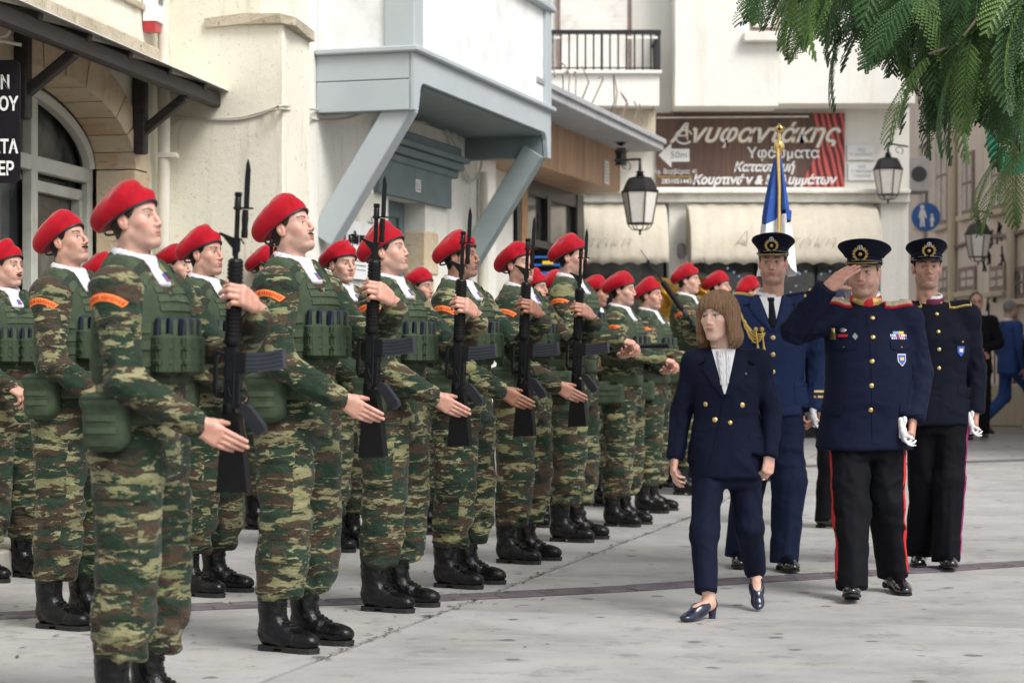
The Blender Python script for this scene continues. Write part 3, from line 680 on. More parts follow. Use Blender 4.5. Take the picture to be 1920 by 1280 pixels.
def rifle_proto():
    r = thing('rifle', 'black assault rifle held upright', 'rifle')
    b = MB()    # z: up the barrel, x: the magazine side; butt at z = 0
    def cyl(nm, prof, m, n=14, x=0.0, smooth=True, parent=r): return MB().lathe(prof, n, (x, 0, 0)).obj(nm, m, parent, smooth)
    # stock: tapering, slanted butt
    MB().prism([(-0.030, 0.0), (0.082, 0.012), (0.058, 0.16), (0.036, 0.262), (-0.020, 0.262), (-0.024, 0.12)], 0.038, frame((0, 0.019, 0), (1, 0, 0), (0, 0, 1))).obj('stock', 'rifle_plastic', r)
    MB().prism([(-0.032, -0.008), (0.083, 0.003), (0.082, 0.012), (-0.030, 0.0)], 0.040, frame((0, 0.020, 0), (1, 0, 0), (0, 0, 1))).obj('butt_plate', 'rifle_metal', r)
    cyl('buffer_tube', [(0.021, 0.255), (0.023, 0.262), (0.023, 0.285), (0.018, 0.29)], 'rifle_metal', x=-0.004)
    b = MB(); b.box((0.0, 0, 0.375), (0.021, 0.0155, 0.105), bev=0.004); b.box((0.020, 0, 0.350), (0.018, 0.013, 0.075), bev=0.003); b.box((0.030, 0, 0.425), (0.028, 0.0145, 0.034), bev=0.003)
    b.box((-0.002, -0.017, 0.40), (0.012, 0.003, 0.035), bev=0.002); b.tube([(0.01, -0.018, 0.31), (0.0, -0.022, 0.345)], 0.004, 6); b.obj('receiver', 'rifle_metal', r)
    b = MB(); pts = [(0.050, 0.292), (0.075, 0.285), (0.130, 0.225), (0.135, 0.205), (0.112, 0.190), (0.095, 0.200), (0.045, 0.262), (0.035, 0.275)]
    b.prism(pts, 0.028, frame((0, 0.014, 0), (1, 0, 0), (0, 0, 1))).obj('pistol_grip', 'rifle_grey', r)
    MB().tube([(0.035, 0, 0.335), (0.058, 0, 0.330), (0.066, 0, 0.310), (0.058, 0, 0.290)], 0.003, 6).obj('trigger_guard', 'rifle_metal', r, True)
    # curved magazine, pointing along +x and bending up
    V = []; F = []; n = 9
    for i in range(n):
        t = i / (n - 1); x = 0.045 + 0.145 * t; zc = 0.428 + 0.018 * t * t; a = -0.25 * t * 0.6
        for yy, zz in ((-0.0115, -0.031), (0.0115, -0.031), (0.0115, 0.031), (-0.0115, 0.031)): V.append((x - zz * math.sin(-a) * 1, yy, zc + zz * math.cos(a)))
        if i:
            o = 4 * i
            for k in range(4): F.append((o - 4 + k, o - 4 + (k + 1) % 4, o + (k + 1) % 4, o + k))
    F += [(3, 2, 1, 0), tuple(4 * (n - 1) + k for k in range(4))]; mb = MB().add(V, F)
    for k in range(4):
        zo = -0.020 + 0.0135 * k; P = [(0.055 + 0.13 * t, -0.0118, 0.428 + 0.018 * t * t + zo) for t in (0, 0.33, 0.66, 1)]; mb.tube(P, 0.0025, 4)
    mg = mb.obj('magazine', 'magazine_grey', r)
    # handguard with rings
    prof = [(0.018, 0.478), (0.025, 0.486), (0.027, 0.497)]
    for k in range(19): z = 0.502 + k * 0.0132; prof += [(0.0268, z), (0.0268, z + 0.0085), (0.0240, z + 0.0095), (0.0240, z + 0.0125)]
    prof += [(0.026, 0.755), (0.022, 0.764), (0.015, 0.768)]; cyl('handguard', prof, 'rifle_plastic', 16, 0.0, False)
    cyl('barrel', [(0.0085, 0.76), (0.0085, 0.945), (0.0088, 0.947), (0.0088, 0.93)], 'rifle_metal', 10)
    cyl('muzzle_brake', [(0.0075, 0.925), (0.0115, 0.928), (0.0115, 0.965), (0.0095, 0.968), (0.0125, 0.972), (0.0125, 0.985), (0.006, 0.986)], 'rifle_metal', 10)
    b = MB(); b.prism([(-0.065, 0.845), (-0.058, 0.852), (-0.008, 0.835), (0.012, 0.835), (0.012, 0.79), (-0.010, 0.775), (-0.012, 0.80), (-0.048, 0.838)], 0.012, frame((0, 0.006, 0), (1, 0, 0), (0, 0, 1))); b.obj('front_sight', 'rifle_metal', r)
    b = MB(); b.prism([(-0.020, 0.455), (-0.055, 0.462), (-0.064, 0.452), (-0.064, 0.335), (-0.050, 0.305), (-0.020, 0.305), (-0.020, 0.325), (-0.046, 0.325), (-0.052, 0.345), (-0.052, 0.440), (-0.046, 0.448), (-0.020, 0.442)], 0.013, frame((0, 0.0065, 0), (1, 0, 0), (0, 0, 1)))
    b.lathe([(0.009, -0.012), (0.009, 0.012)], 10, (-0.052, 0, 0.325)); b.obj('carry_handle', 'rifle_metal', r)
    MB().tube([(0.0, -0.004, 0.835), (0.020, -0.004, 0.83), (0.03, -0.004, 0.815)], 0.003, 6).obj('sling_ring', 'rifle_metal', r, True)
    # bayonet on the magazine side of the barrel
    mb = MB(); mb.prism([(0.022, 0.935), (0.040, 0.935), (0.041, 1.06), (0.034, 1.088), (0.030, 1.095), (0.025, 1.075), (0.022, 1.03)], 0.0045, frame((0, 0.00225, 0), (1, 0, 0), (0, 0, 1))).obj('bayonet_blade', 'blade_steel', r)
    MB().lathe([(0.011, 0.835), (0.0125, 0.85), (0.0105, 0.87), (0.0125, 0.895), (0.0110, 0.928)], 10, (0.028, 0, 0), sy=0.75).obj('bayonet_handle', 'rifle_plastic', r, True)
    mb = MB(); mb.box((0.020, 0, 0.933), (0.034, 0.006, 0.003)); mb.lathe([(0.0135, 0.928), (0.0135, 0.938)], 10, (0, 0, 0)); mb.obj('bayonet_guard', 'rifle_metal', r)
    return r
def copy_thing(src, name=None, **props):
    n = src.copy(); sc.collection.objects.link(n)
    for k, v in props.items(): n[k] = v
    def rec(a, b):
        for ch in list(a.children):
            c = ch.copy(); sc.collection.objects.link(c); c.parent = b; c.matrix_parent_inverse = ch.matrix_parent_inverse; rec(ch, c)
    rec(src, n); return n
def std_mats():
    camo_mat(); skin_mat()
    mat('boot_leather', (0.004, 0.004, 0.005), 0.22, spec=0.30, var=0.3, bump=0.6, bscale=45, bdist=0.006, rvar=0.14)
    mat('rubber', (0.010, 0.010, 0.010), 0.7); mat('lace_black', (0.006, 0.006, 0.006), 0.6)
    mat('red_felt', (0.36, 0.004, 0.014), 0.9, sheen=0.25, spec=0.2, var=0.10, vscale=14, bump=0.35, bscale=14, bdist=0.012)
    mat('black_leather', (0.008, 0.009, 0.016), 0.45)
    mat('olive_nylon', (0.038, 0.056, 0.031), 0.8, spec=0.3, var=0.2, vscale=30, bump=0.35, bscale=220, bdist=0.003)
    mat('olive_webbing', (0.056, 0.077, 0.045), 0.85, spec=0.3, var=0.2, vscale=40, bump=0.4, bscale=400, bdist=0.002)
    mat('olive_dark', (0.022, 0.033, 0.020), 0.8, spec=0.3, var=0.2)
    mat('magazine_grey', (0.055, 0.062, 0.080), 0.42, 0.5, var=0.2); mat('magazine_blue', (0.030, 0.036, 0.062), 0.45, 0.3, var=0.2)
    mat('rifle_plastic', (0.005, 0.005, 0.006), 0.45, spec=0.25, var=0.25, bump=0.15, bscale=300, bdist=0.001); mat('rifle_metal', (0.008, 0.009, 0.011), 0.38, 0.5, var=0.3, rvar=0.1)
    mat('rifle_grey', (0.018, 0.020, 0.027), 0.5, spec=0.3, var=0.2); mat('blade_steel', (0.022, 0.024, 0.030), 0.38, 0.7, var=0.2)
    mat('white_scarf', (0.62, 0.61, 0.65), 0.8, sheen=0.2, var=0.05, bump=0.3, bscale=40, bdist=0.006)
    mat('orange_patch', (0.85, 0.22, 0.045), 0.8, var=0.06, bump=0.3, bscale=300); mat('patch_red', (0.55, 0.03, 0.02), 0.8); mat('patch_blue', (0.06, 0.09, 0.35), 0.8)
    mat('sclera', (0.42, 0.39, 0.38), 0.25, var=0.03); mat('pupil', (0.004, 0.004, 0.004), 0.1, coat=1.0)
    mat('iris_brown', (0.045, 0.022, 0.012), 0.2, coat=1.0); mat('iris_hazel', (0.09, 0.07, 0.035), 0.2, coat=1.0)
    for n, c in (('hair_black', (0.012, 0.010, 0.010)), ('hair_brown', (0.035, 0.022, 0.015)), ('hair_grey', (0.22, 0.21, 0.21)), ('hair_greybrown', (0.09, 0.075, 0.065))):
        mat(n, c, 0.65, spec=0.25, var=0.35, vscale=60, stretch=(1, 1, 0.4), bump=0.8, bscale=180, bdist=0.004)
HAIRC = {'hair_black': (0.020, 0.016, 0.015), 'hair_brown': (0.045, 0.030, 0.022), 'hair_grey': (0.25, 0.24, 0.235), 'hair_greybrown': (0.11, 0.09, 0.075)}
# head variants
HV = {
 'a': dict(nose=0.9, jaw=1.0, chin=1.0), 'b': dict(nose=1.05, noseh=0.001, jaw=0.96, chin=1.05), 'c': dict(nose=0.8, jaw=1.08, fat=0.004, chin=1.0),
 'd': dict(nose=1.2, noseh=0.003, jaw=1.0, brow=1.2), 'e': dict(nose=0.95, jaw=0.93, chin=0.95, lips=1.15), 'f': dict(nose=1.1, noseh=0.002, jaw=0.90, chin=1.1, neck=0.93),
}
def head(v): return head_mesh(v, **HV[v])
def must_w(V): return np.clip(2.9 - 2.5 * blob(V, (0.090, 0, -0.0480), (0.024, 0.029, 0.0066)), 0, 1)
def add_head_bits(root, hd, hz, yaw, pitch, roll, hair, gaze, must, seed, female=False, haircut=True, iris='iris_brown', hs=1.0):
    X = Matrix.Translation(hz) @ head_xf(yaw, pitch, roll) @ Matrix.Diagonal((*(hs if isinstance(hs, tuple) else (hs,) * 3), 1)); V, F = hd
    if haircut:
        hv, hf = hair_shell(V, F, 0.005, seed); hv = bend_head(hv * np.array(hs, np.float32), yaw, pitch, roll) + np.array(hz, np.float32)
        link('hair', newmesh('hair', hv, hf, hair), root)
    if must:
        mv, mf = hair_shell(V, F, 0.0045 * must, seed + 3, must_w, 0.0015)
        if len(mv): mv = bend_head(mv * np.array(hs, np.float32), yaw, pitch, roll) + np.array(hz, np.float32); link('moustache', newmesh('moustache', mv, mf, hair), root)
    eyes(root, X, gaze, iris, female=female)
    return X
_cache = {}
def soldier(px, yf, top, th, pose='present', kit=0, hd='a', yaw=0, pitch=6, roll=0, skin='light', hair='hair_brown', stub=0.3, must=0, label='', group=None,
            bvar=0, X=None, Y=None, scale=None, seed=0, gaze=(0, 2), detail=1, gun=True, group_gun=None, gun_label=None, wide=1.0):
    """px, yf: feet in the photograph; th: how far the body turns towards the camera; top: y of the beret's top"""
    if Y is None: Y = 4407.0 / (yf - 690.0)
    X = pxX(px, Y) if X is None else X; z0 = gz(Y)
    hz = (-0.006, 0, 1.655)
    if scale is None:
        M_ = Matrix.Translation(hz) @ head_xf(yaw, pitch, roll); scale = (pyZ(top, Y) - z0) / max((M_ @ (v.co * 0.88)).z for v in beret_meshes(bvar)[0].vertices)
    root = thing('person', label, 'person', (X, Y, z0), -R(th), scale, group)
    key = (pose, kit)
    J = {'present': POSE_PRESENT, 'baton': POSE_BATON, 'port': POSE_PORT}[pose]
    if key not in _cache:
        c = {}; sd = kit * 7 + 1
        jv, jf = jacket_mesh(J, sd); tv, tf = trousers_mesh(J, sd); vv, vf = vest_mesh(sd)
        c['jacket'] = newmesh('jacket', jv, jf, 'camo'); c['trousers'] = newmesh('trousers', tv, tf, 'camo'); c['vest'] = newmesh('vest', vv, vf, 'olive_nylon')
        bj, bt, bv = bvh_of(jv, jf), bvh_of(tv, tf), bvh_of(vv, vf)
        L = c['bits'] = []
        def sub(nm, r, m, par, smooth=True, kind=None, pos=None):
            if r is None: return
            b = r if isinstance(r, MB) else MB().add(*r); o = b.obj(nm, m, None, smooth); L.append((nm, o.data, par, kind)); bpy.data.objects.remove(o)
        # shoulder tab: an arc of orange cloth on the upper sleeve, both arms
        for s in ((-1, 1) if pose != 'x' else (-1,)):
            sh = Vector(J['shr' if s < 0 else 'shl'])
            W = lambda u, v: ((0.125 + 0.013 * v) * math.sin(u * 0.56), (0.125 + 0.013 * v) * math.cos(u * 0.56) - 0.125)
            sub('shoulder_tab', applique(bj, sh + Vector((0.0, 0, -0.045)), (0.10, s, 0.18), (0, 0, 1), 0, 0, 0.0035, 18, 2, W), 'orange_patch', 'jacket')
            b = MB()
            for k in range(17):
                if k in (7,): continue
                u = -0.9 + 1.8 * k / 16; r = applique(bj, sh + Vector((0.0, 0, -0.045)), (0.10, s, 0.18), (0, 0, 1), 0, 0, 0.0045, 1, 1, lambda a, v, u=u: ((0.125 + 0.0062 * v) * math.sin((u + a * 0.026) * 0.56), (0.125 + 0.0062 * v) * math.cos((u + a * 0.026) * 0.56) - 0.125), edge=1.0)
                if r and k % 3 != 2: b.add(*r)
                elif r: b.add(*applique(bj, sh + Vector((0.0, 0, -0.045)), (0.10, s, 0.18), (0, 0, 1), 0, 0, 0.0045, 1, 1, lambda a, v, u=u: ((0.125 + 0.003 * v) * math.sin((u + a * 0.035) * 0.56), (0.125 + 0.003 * v) * math.cos((u + a * 0.035) * 0.56) - 0.125), edge=1.0))
            sub('lettering', b, 'patch_red', 'jacket', False, 'stuff')
            e = Vector(J['elr' if s < 0 else 'ell']); mid = sh.lerp(e, 0.52); ax = (sh - e).normalized()
            sub('sleeve_pocket', applique(bj, mid, (0.15, s, 0.0), ax, 0.11, 0.125, 0.006, 6, 6), 'camo', 'jacket')
            sub('pocket_flap', applique(bj, mid + ax * 0.052, (0.15, s, 0.0), ax, 0.115, 0.035, 0.010, 6, 2), 'camo', 'jacket')
        for s in (-1, 1):
            y = s * 0.13; a = Vector(J['hir' if s < 0 else 'hil']); k = Vector(J['knr' if s < 0 else 'knl']); mid = a.lerp(k, 0.62)
            sub('cargo_pocket', applique(bt, mid, (0.05, s, 0), (0, 0, 1), 0.155, 0.20, 0.014, 6, 6, edge=0.15), 'camo', 'trousers')
            sub('pocket_flap', applique(bt, mid + Vector((0, 0, 0.098)), (0.05, s, 0.0), (0, 0, 1), 0.162, 0.062, 0.020, 6, 3, edge=0.5), 'camo', 'trousers')
            lo = k.lerp(Vector(J['anr' if s < 0 else 'anl']), 0.26)
            sub('calf_pocket', applique(bt, lo, (0.2, s, 0), (0, 0, 1), 0.10, 0.10, 0.009, 4, 4), 'camo', 'trousers'); sub('pocket_flap', applique(bt, lo + Vector((0, 0, 0.045)), (0.2, s, 0), (0, 0, 1), 0.105, 0.04, 0.014, 4, 2), 'camo', 'trousers')
        # webbing rows on the vest
        for i in range(4): sub('webbing_strap', applique(bv, (0, 0, 1.445 - 0.032 * i), (1, 0, 0.15), (0, 0, 1), 0.20 if i else 0.15, 0.022, 0.007, 12, 1, edge=0.6), 'olive_webbing', 'vest')
        b = MB()
        for i in range(4):
            for k in range(5): 
                r = applique(bv, (0, -0.08 + 0.04 * k, 1.445 - 0.032 * i), (1, 0, 0.15), (0, 0, 1), 0.003, 0.024, 0.0095, 1, 1)
                if r and abs(-0.08 + 0.04 * k) < (0.1 if i else 0.07): b.add(*r)
        sub('stitching', b, 'olive_dark', 'vest', False, 'stuff')
        for s in (-1, 1):
            for i in range(3): sub('side_strap', applique(bv, (0.0, s * 0.1, 1.30 - 0.055 * i), (0.25, s, 0), (0, 0, 1), 0.20, 0.03, 0.008, 10, 1, edge=0.6), 'olive_webbing', 'vest')
            sub('shoulder_strap', applique(bv, (-0.01, s * 0.125, 1.52), (0.05, s * 0.3, 1), (1, 0, 0), 0.042, 0.20, 0.008, 3, 10, edge=0.6), 'olive_webbing', 'vest')
            sub('buckle', applique(bv, (0.06, s * 0.118, 1.50), (0.6, s * 0.2, 1), (1, 0, 0), 0.045, 0.03, 0.014, 2, 2, edge=0.7), 'olive_dark', 'vest')
        for k in range(3):      # magazine pouches on the chest
            y = (-0.102, 0.0, 0.102)[k]; yw = (-24, 0, 24)[k]; xx = (0.148, 0.170, 0.148)[k]
            b = MB(); b.box((xx, y, 1.215), (0.026, 0.048, 0.068), (0, 0, yw), bev=0.014); b.box((xx, y, 1.238), (0.0285, 0.0495, 0.010), (0, 0, yw), bev=0.004); b.box((xx, y, 1.190), (0.0285, 0.0495, 0.010), (0, 0, yw), bev=0.004)
            for q in (-0.024, 0.024):
                E = Euler((0, 0, R(yw))).to_matrix(); c_ = Vector((xx, y, 1.215)) + E @ Vector((0.014, q, -0.0)); b.box(c_, (0.018, 0.0205, 0.064), (0, 0, yw), bev=0.009)
            sub('pouch', b, 'olive_nylon', 'vest', True)
            for q in (-0.024, 0.024):
                E = Euler((0, 0, R(yw))).to_matrix(); c_ = Vector((xx, y, 1.300)) + E @ Vector((0.003, q, 0)); b = MB(); b.box(c_, (0.013, 0.018, 0.038), (0, 6, yw), bev=0.005); sub('spare_magazine', b, 'magazine_blue', 'vest', True)
                b = MB(); b.box(Vector((xx, y, 1.285)) + E @ Vector((0.018, q, 0)), (0.0035, 0.010, 0.045), (0, 0, yw), bev=0.002); sub('retention_strap', b, 'olive_webbing', 'vest', True)
        # belt
        g = Grid((-0.20, -0.24, 0.96), (0.20, 0.24, 1.07), 0.009); g.loft([(0.985, -0.003, 0, 0.142, 0.186), (1.062, -0.003, 0, 0.140, 0.184)], 2.3, 0, cap=0.008); V, F = g.mesh(); c['belt'] = newmesh('belt', V, F, 'olive_webbing'); bb = bvh_of(V, F)
        g = Grid((-0.15, -0.34, 0.82), (0.14, -0.12, 1.12), 0.0075)
        if pose == 'present': g.box((0.0, -0.222, 0.995), (0.076, 0.055, 0.098), (0, 0, 5), 0.045, 0.01); g.cap((-0.055, -0.255, 1.065), (0.055, -0.262, 1.065), 0.024, k=0.02)
        else: g.box((-0.015, -0.215, 0.93), (0.095, 0.045, 0.075), (0, 0, 8), 0.025, 0.01)
        V, F = g.mesh(); V += vnormals(V, F) * (0.005 * fbm(V * 20, sd, 2))[:, None]; bp = bvh_of(V, F)
        c['pouch'] = newmesh('utility_pouch', V, F, 'olive_nylon'); 
        for zz in (0.97, 1.01, 0.93): sub('pouch_strap', applique(bp, (0.0 if pose == 'present' else -0.015, -0.22, zz), (-0.2, -1, 0), (0, 0, 1), 0.13, 0.02, 0.006, 8, 1, edge=0.6), 'olive_webbing', 'utility_pouch')
        sub('zip', applique(bp, (0.0 if pose == 'present' else -0.015, -0.22, 1.055), (-0.1, -1, 0.3), (0, 0, 1), 0.13, 0.008, 0.006, 8, 1), 'olive_dark', 'utility_pouch')
        # scarf
        g = Grid((-0.13, -0.11, 1.40), (0.16, 0.11, 1.60), 0.0065)
        for i in range(16):
            t0, t1 = [2 * math.pi * (i + q) / 16 for q in (0, 1)]; P = lambda t: (-0.026 + 0.064 * math.cos(t), 0.062 * math.sin(t), 1.532 - 0.016 * math.cos(t)); g.cap(P(t0), P(t1), 0.014, k=0.01, u=(0, 0, 1), f=1.9)
        for y in (-0.016, 0.012): g.cap((0.035, y, 1.515), (0.088, y * 1.2, 1.452), 0.014, 0.015, 0.012, u=(0, 1, 0), f=1.5)
        V, F = g.mesh(); V = folds(V, F, [((0, -0.09, 1.52), (0, 0.09, 1.52), 0.06, 0.005, 0.005)], sd, 0.03); c['scarf'] = newmesh('scarf', V, F, 'white_scarf')
        bs = bvh_of(V, F); sub('crest', applique(bs, (0.07, 0.006, 1.463), (1, 0.0, 0.5), (0, 0, 1), 0.026, 0.034, 0.003, 3, 3), 'patch_blue', 'scarf'); sub('crest_stripe', applique(bs, (0.072, 0.008, 1.463), (1, 0.0, 0.5), (0, 0, 1), 0.015, 0.020, 0.005, 2, 2), 'patch_red', 'scarf')
        # hands
        if pose == 'present':
            w = Vector(J['wrr']); d = Vector((0.86, 0.30, -0.46)).normalized()
            c['hands'] = [hand(w + d * 0.012, d, (-0.26, 0.92, 0.1), (4, 6, 9, 13), 0.95, 1, -0.25),
                          hand((0.401, 0.034, 1.380), (-0.06, -0.90, 0.36), (-1, 0.05, -0.1), (50, 48, 50, 54), 0.6, -1, 0.1)]
        else:
            w = Vector(J['wrr']); d = (w - Vector(J['elr'])).normalized(); w2 = Vector(J['wrl']); d2 = (w2 - Vector(J['ell'])).normalized()
            c['hands'] = [hand(w + d * 0.01, d, (0, 0.3, -1), (30, 40, 45, 50), 0.6, 1, 0.2), hand(w2 + d2 * 0.01, d2, (0.2, -0.4, 1), (35, 40, 45, 50), 0.6, -1, 0.2)]
        _cache[key] = c
    c = _cache[key]
    H = head(hd); r3 = random.Random(len(sc.objects)); hs = tuple(0.88 * (1 + r3.uniform(-q, q)) for q in (.03, .05, .035))
    body = person_body('body', root, J, H, hz, skin, HAIRC[hair], c['hands'], yaw, pitch, roll, stub, seed=seed, hs=hs)
    Xh = add_head_bits(root, H, hz, yaw, pitch, roll, hair, gaze, must, seed, hs=hs)
    par = {'jacket': link('jacket', c['jacket'], root), 'trousers': link('trousers', c['trousers'], root), 'vest': link('vest', c['vest'], root),
           'scarf': link('scarf', c['scarf'], root), 'utility_pouch': link('utility_pouch', c['pouch'], root)}
    link('belt', c['belt'], root)
    if detail:
        for nm, me, p, kind in c['bits']:
            o = link(nm, me, par[p])
            if kind: o['kind'] = kind
    add_boots(root, J)
    bm_, bd = beret_meshes(bvar); o = link('beret', bm_, root); o.matrix_local = Xh; link('band', bd, o)
    return root
_rifles = []
def give_rifle(root, off=(0.322, -0.005, 0.765), tilt=2.5, label='', group=None, yaw=0, roll=0):
    if not _rifles: _rifles.append(rifle_proto()); r = _rifles[0]
    else: r = copy_thing(_rifles[0])
    s = root.scale[0]; M = Matrix.Translation(root.location) @ Matrix.Rotation(root.rotation_euler.z, 4, 'Z') @ Matrix.Scale(s, 4) @ Matrix.Translation(off) @ Euler((R(roll), R(tilt), R(yaw))).to_matrix().to_4x4()
    r.matrix_world = M; loc, q, sc3 = M.decompose(); r.location = loc; r.rotation_euler = q.to_euler(); r.scale = sc3
    r['label'] = label; r['category'] = 'rifle'
    if group: r['group'] = group
    return r
# ================================================================ OFFICERS, THE WOMAN IN FRONT, CIVILIANS
def suit_mats():
    mat('navy_wool', (0.0063, 0.0092, 0.0290), 0.8, spec=0.16, var=0.12, bump=0.14, bscale=7, bdist=0.03, vscale=20)
    mat('dark_navy_wool', (0.0045, 0.0060, 0.0156), 0.8, spec=0.16, var=0.12, bump=0.14, bscale=7, bdist=0.03, vscale=20)
    mat('blazer_navy', (0.0047, 0.0070, 0.0225), 0.8, spec=0.16, var=0.12, bump=0.14, bscale=7, bdist=0.03, vscale=20)
    mat('airforce_blue', (0.0161, 0.0285, 0.0837), 0.8, spec=0.16, var=0.10, bump=0.14, bscale=7, bdist=0.03, vscale=20)
    mat('airforce_dark', (0.0085, 0.0140, 0.0400), 0.8, spec=0.16, var=0.10, bump=0.14, bscale=7, bdist=0.03, vscale=20)
    mat('black_wool', (0.0036, 0.0041, 0.0066), 0.8, spec=0.16, var=0.15, bump=0.14, bscale=7, bdist=0.03, vscale=20)
    mat('suit_blue', (0.03, 0.065, 0.20), 0.8, spec=0.16, bump=0.14, bscale=7, bdist=0.03)
    mat('cap_navy', (0.0045, 0.0065, 0.0190), 0.8, spec=0.16, bump=0.3, bscale=300, bdist=0.001); mat('patent_black', (0.005, 0.005, 0.006), 0.10, spec=0.6, coat=0.6, var=0.1, bump=0.15, bscale=40, bdist=0.004)
    mat('gold_thread', (0.62, 0.43, 0.13), 0.42, 0.55, var=0.25, vscale=120, bump=0.7, bscale=260, bdist=0.003); mat('gold_button', (0.72, 0.52, 0.20), 0.28, 0.9, var=0.1)
    mat('silver', (0.60, 0.60, 0.58), 0.3, 0.9, var=0.1); mat('shirt_white', (0.80, 0.80, 0.82), 0.7, sheen=0.1, var=0.03, bump=0.2, bscale=60, bdist=0.003)
    mat('tie_black', (0.004, 0.005, 0.009), 0.6, spec=0.15); mat('glove_white', (0.80, 0.80, 0.81), 0.75, var=0.05, bump=0.3, bscale=90)
    mat('red_cloth', (0.55, 0.012, 0.020), 0.75, var=0.05); mat('magenta_cloth', (0.30, 0.012, 0.13), 0.75, var=0.05); mat('maroon_cloth', (0.14, 0.008, 0.045), 0.75)
    mat('ribbon_white', (0.75, 0.75, 0.75), 0.7); mat('ribbon_blue', (0.05, 0.12, 0.50), 0.7); mat('ribbon_yellow', (0.75, 0.55, 0.06), 0.7); mat('ribbon_sky', (0.20, 0.45, 0.75), 0.7)
    mat('pearl', (0.80, 0.78, 0.72), 0.2, spec=0.7, coat=0.4); mat('pump_navy', (0.010, 0.013, 0.035), 0.22, coat=0.3); mat('brown_leather', (0.13, 0.045, 0.02), 0.35)
    mat('hair_auburn', (0.25, 0.145, 0.082), 0.45, spec=0.30, var=0.55, vscale=12, stretch=(14, 14, 0.8), bump=1.0, bscale=22, bdist=0.008)
    mat('iris_green', (0.08, 0.09, 0.05), 0.2, coat=1.0); mat('brass', (0.70, 0.50, 0.18), 0.22, 0.95); mat('board_pale', (0.60, 0.53, 0.38), 0.45, 0.3, var=0.3, vscale=90, bump=0.8, bscale=160, bdist=0.004); mat('lens', (0.02, 0.02, 0.02), 0.1)
def suit_jacket(J, sec, h=0.0085, sl=(0.066, 0.058, 0.047), seed=0, amp=1.0, flare=None, cut=None, shd=0.070, n=2.25):
    pts = np.array([J[k] for k in ('shl', 'shr', 'ell', 'elr', 'wrl', 'wrr')] + [(0, s[2] - s[4], s[0]) for s in sec] + [(s[1] + s[3], s[2] + s[4], s[0]) for s in sec] + [(s[1] - s[3], 0, s[0]) for s in sec])
    g = Grid(pts.min(0) - 0.09, pts.max(0) + 0.09, h); g.loft(sec, n, 0.02, cap=0.012)
    nk = J['neck']
    for s in 'lr':
        a, b, c = J['sh' + s], J['el' + s], J['wr' + s]
        g.cap(a, b, sl[0], sl[1], 0.022); e_ = np.array(c) + (np.array(c) - np.array(b)) * 0.3; g.cap(b, e_, sl[1], sl[2], 0.010); g.cap((nk[0], nk[1] * 0.5 + a[1] * 0.25, a[2] + 0.012), a, shd * 0.9, shd, 0.05)
        d = np.array(c, float) - np.array(b, float); d /= np.linalg.norm(d); cc = np.array(c) + d * 0.035
        g.slab(np.array(c) + d * 0.028, d, 0.10)
    if cut: cut(g)
    V, F = g.mesh(); sg = []
    for s in 'lr':
        a, b, c = J['sh' + s], J['el' + s], J['wr' + s]; sg += [(a, b, sl[0], 0.006 * amp, 0.017 * amp), (b, c, sl[2], 0.017 * amp, 0.008 * amp)]
    z0 = sec[0][0]; z1 = sec[-1][0]
    sg += [((0, 0, z1 - 0.12), (0, 0, z0), 0.15, 0.005 * amp, 0.010 * amp)]
    V = folds(V, F, sg, seed, 0.085); V += vnormals(V, F) * (0.0025 * amp * fbm(V * 14, seed, 2))[:, None]
    return V, F
def suit_trousers(J, top, h=0.009, r=(0.092, 0.078, 0.070), seed=0, amp=1.0, bot=0.045, hip=(0.115, 0.16), hem=0.045):
    pts = np.array([J[k + s] for s in 'lr' for k in ('hi', 'kn', 'an')] + [(-0.15, -0.2, top + 0.05), (0.15, 0.2, top)]); g = Grid(pts.min(0) - 0.13, pts.max(0) + 0.13, h)
    g.loft([(top - 0.22, 0, 0, hip[0] * 0.95, hip[1]), (top, 0, 0, hip[0], hip[1] * 0.95)], 2.4, 0.03); sg = []
    for s in 'lr':
        a, b, c = [np.array(J[q + s], float) for q in ('hi', 'kn', 'an')]; d = (c - b) / np.linalg.norm(c - b); e = c + d * 0.0 + (0, 0, bot - 0.05)
        g.cap(a, b, r[0], r[1], 0.030); g.cap(b, e + d * 0.10, r[1], r[2], 0.03, u=(1, 0.15, 0), f=1.10)
        g.slab(e + d * hem, (d * 0.4 + np.array((0.10, 0, -0.6))) if hem > 0 else d, 0.17)
        if hem > 0: g.cap(b + (r[1] * 1.0, 0, 0), e + (r[2] * 1.02, 0, 0), 0.010, 0.010, 0.018)
        sg += [(a, b, r[0], 0.009 * amp, 0.015 * amp), (b, e, r[2], 0.015 * amp, 0.003 * amp)]
    V, F = g.mesh(); V = folds(V, F, sg, seed + 4, 0.11); V += vnormals(V, F) * (0.003 * amp * fbm(V * 10, seed, 2))[:, None]
    return V, F
def button(par, bvh, c, n, r=0.010, m='gold_button'):
    n = Vector(n).normalized(); h = bvh.ray_cast(Vector(c) + n * 0.3, -n, 0.6)
    if h[0] is None: return
    q = h[1].to_track_quat('Z', 'Y').to_matrix().to_4x4(); q.translation = h[0]; b = MB(); b.lathe([(r, -0.004), (r, 0.0025), (r * 0.75, 0.0055), (r * 0.35, 0.0068)], 14); b.V = [q @ Vector(v) for v in b.V]; return b.obj('button', m, par, True)
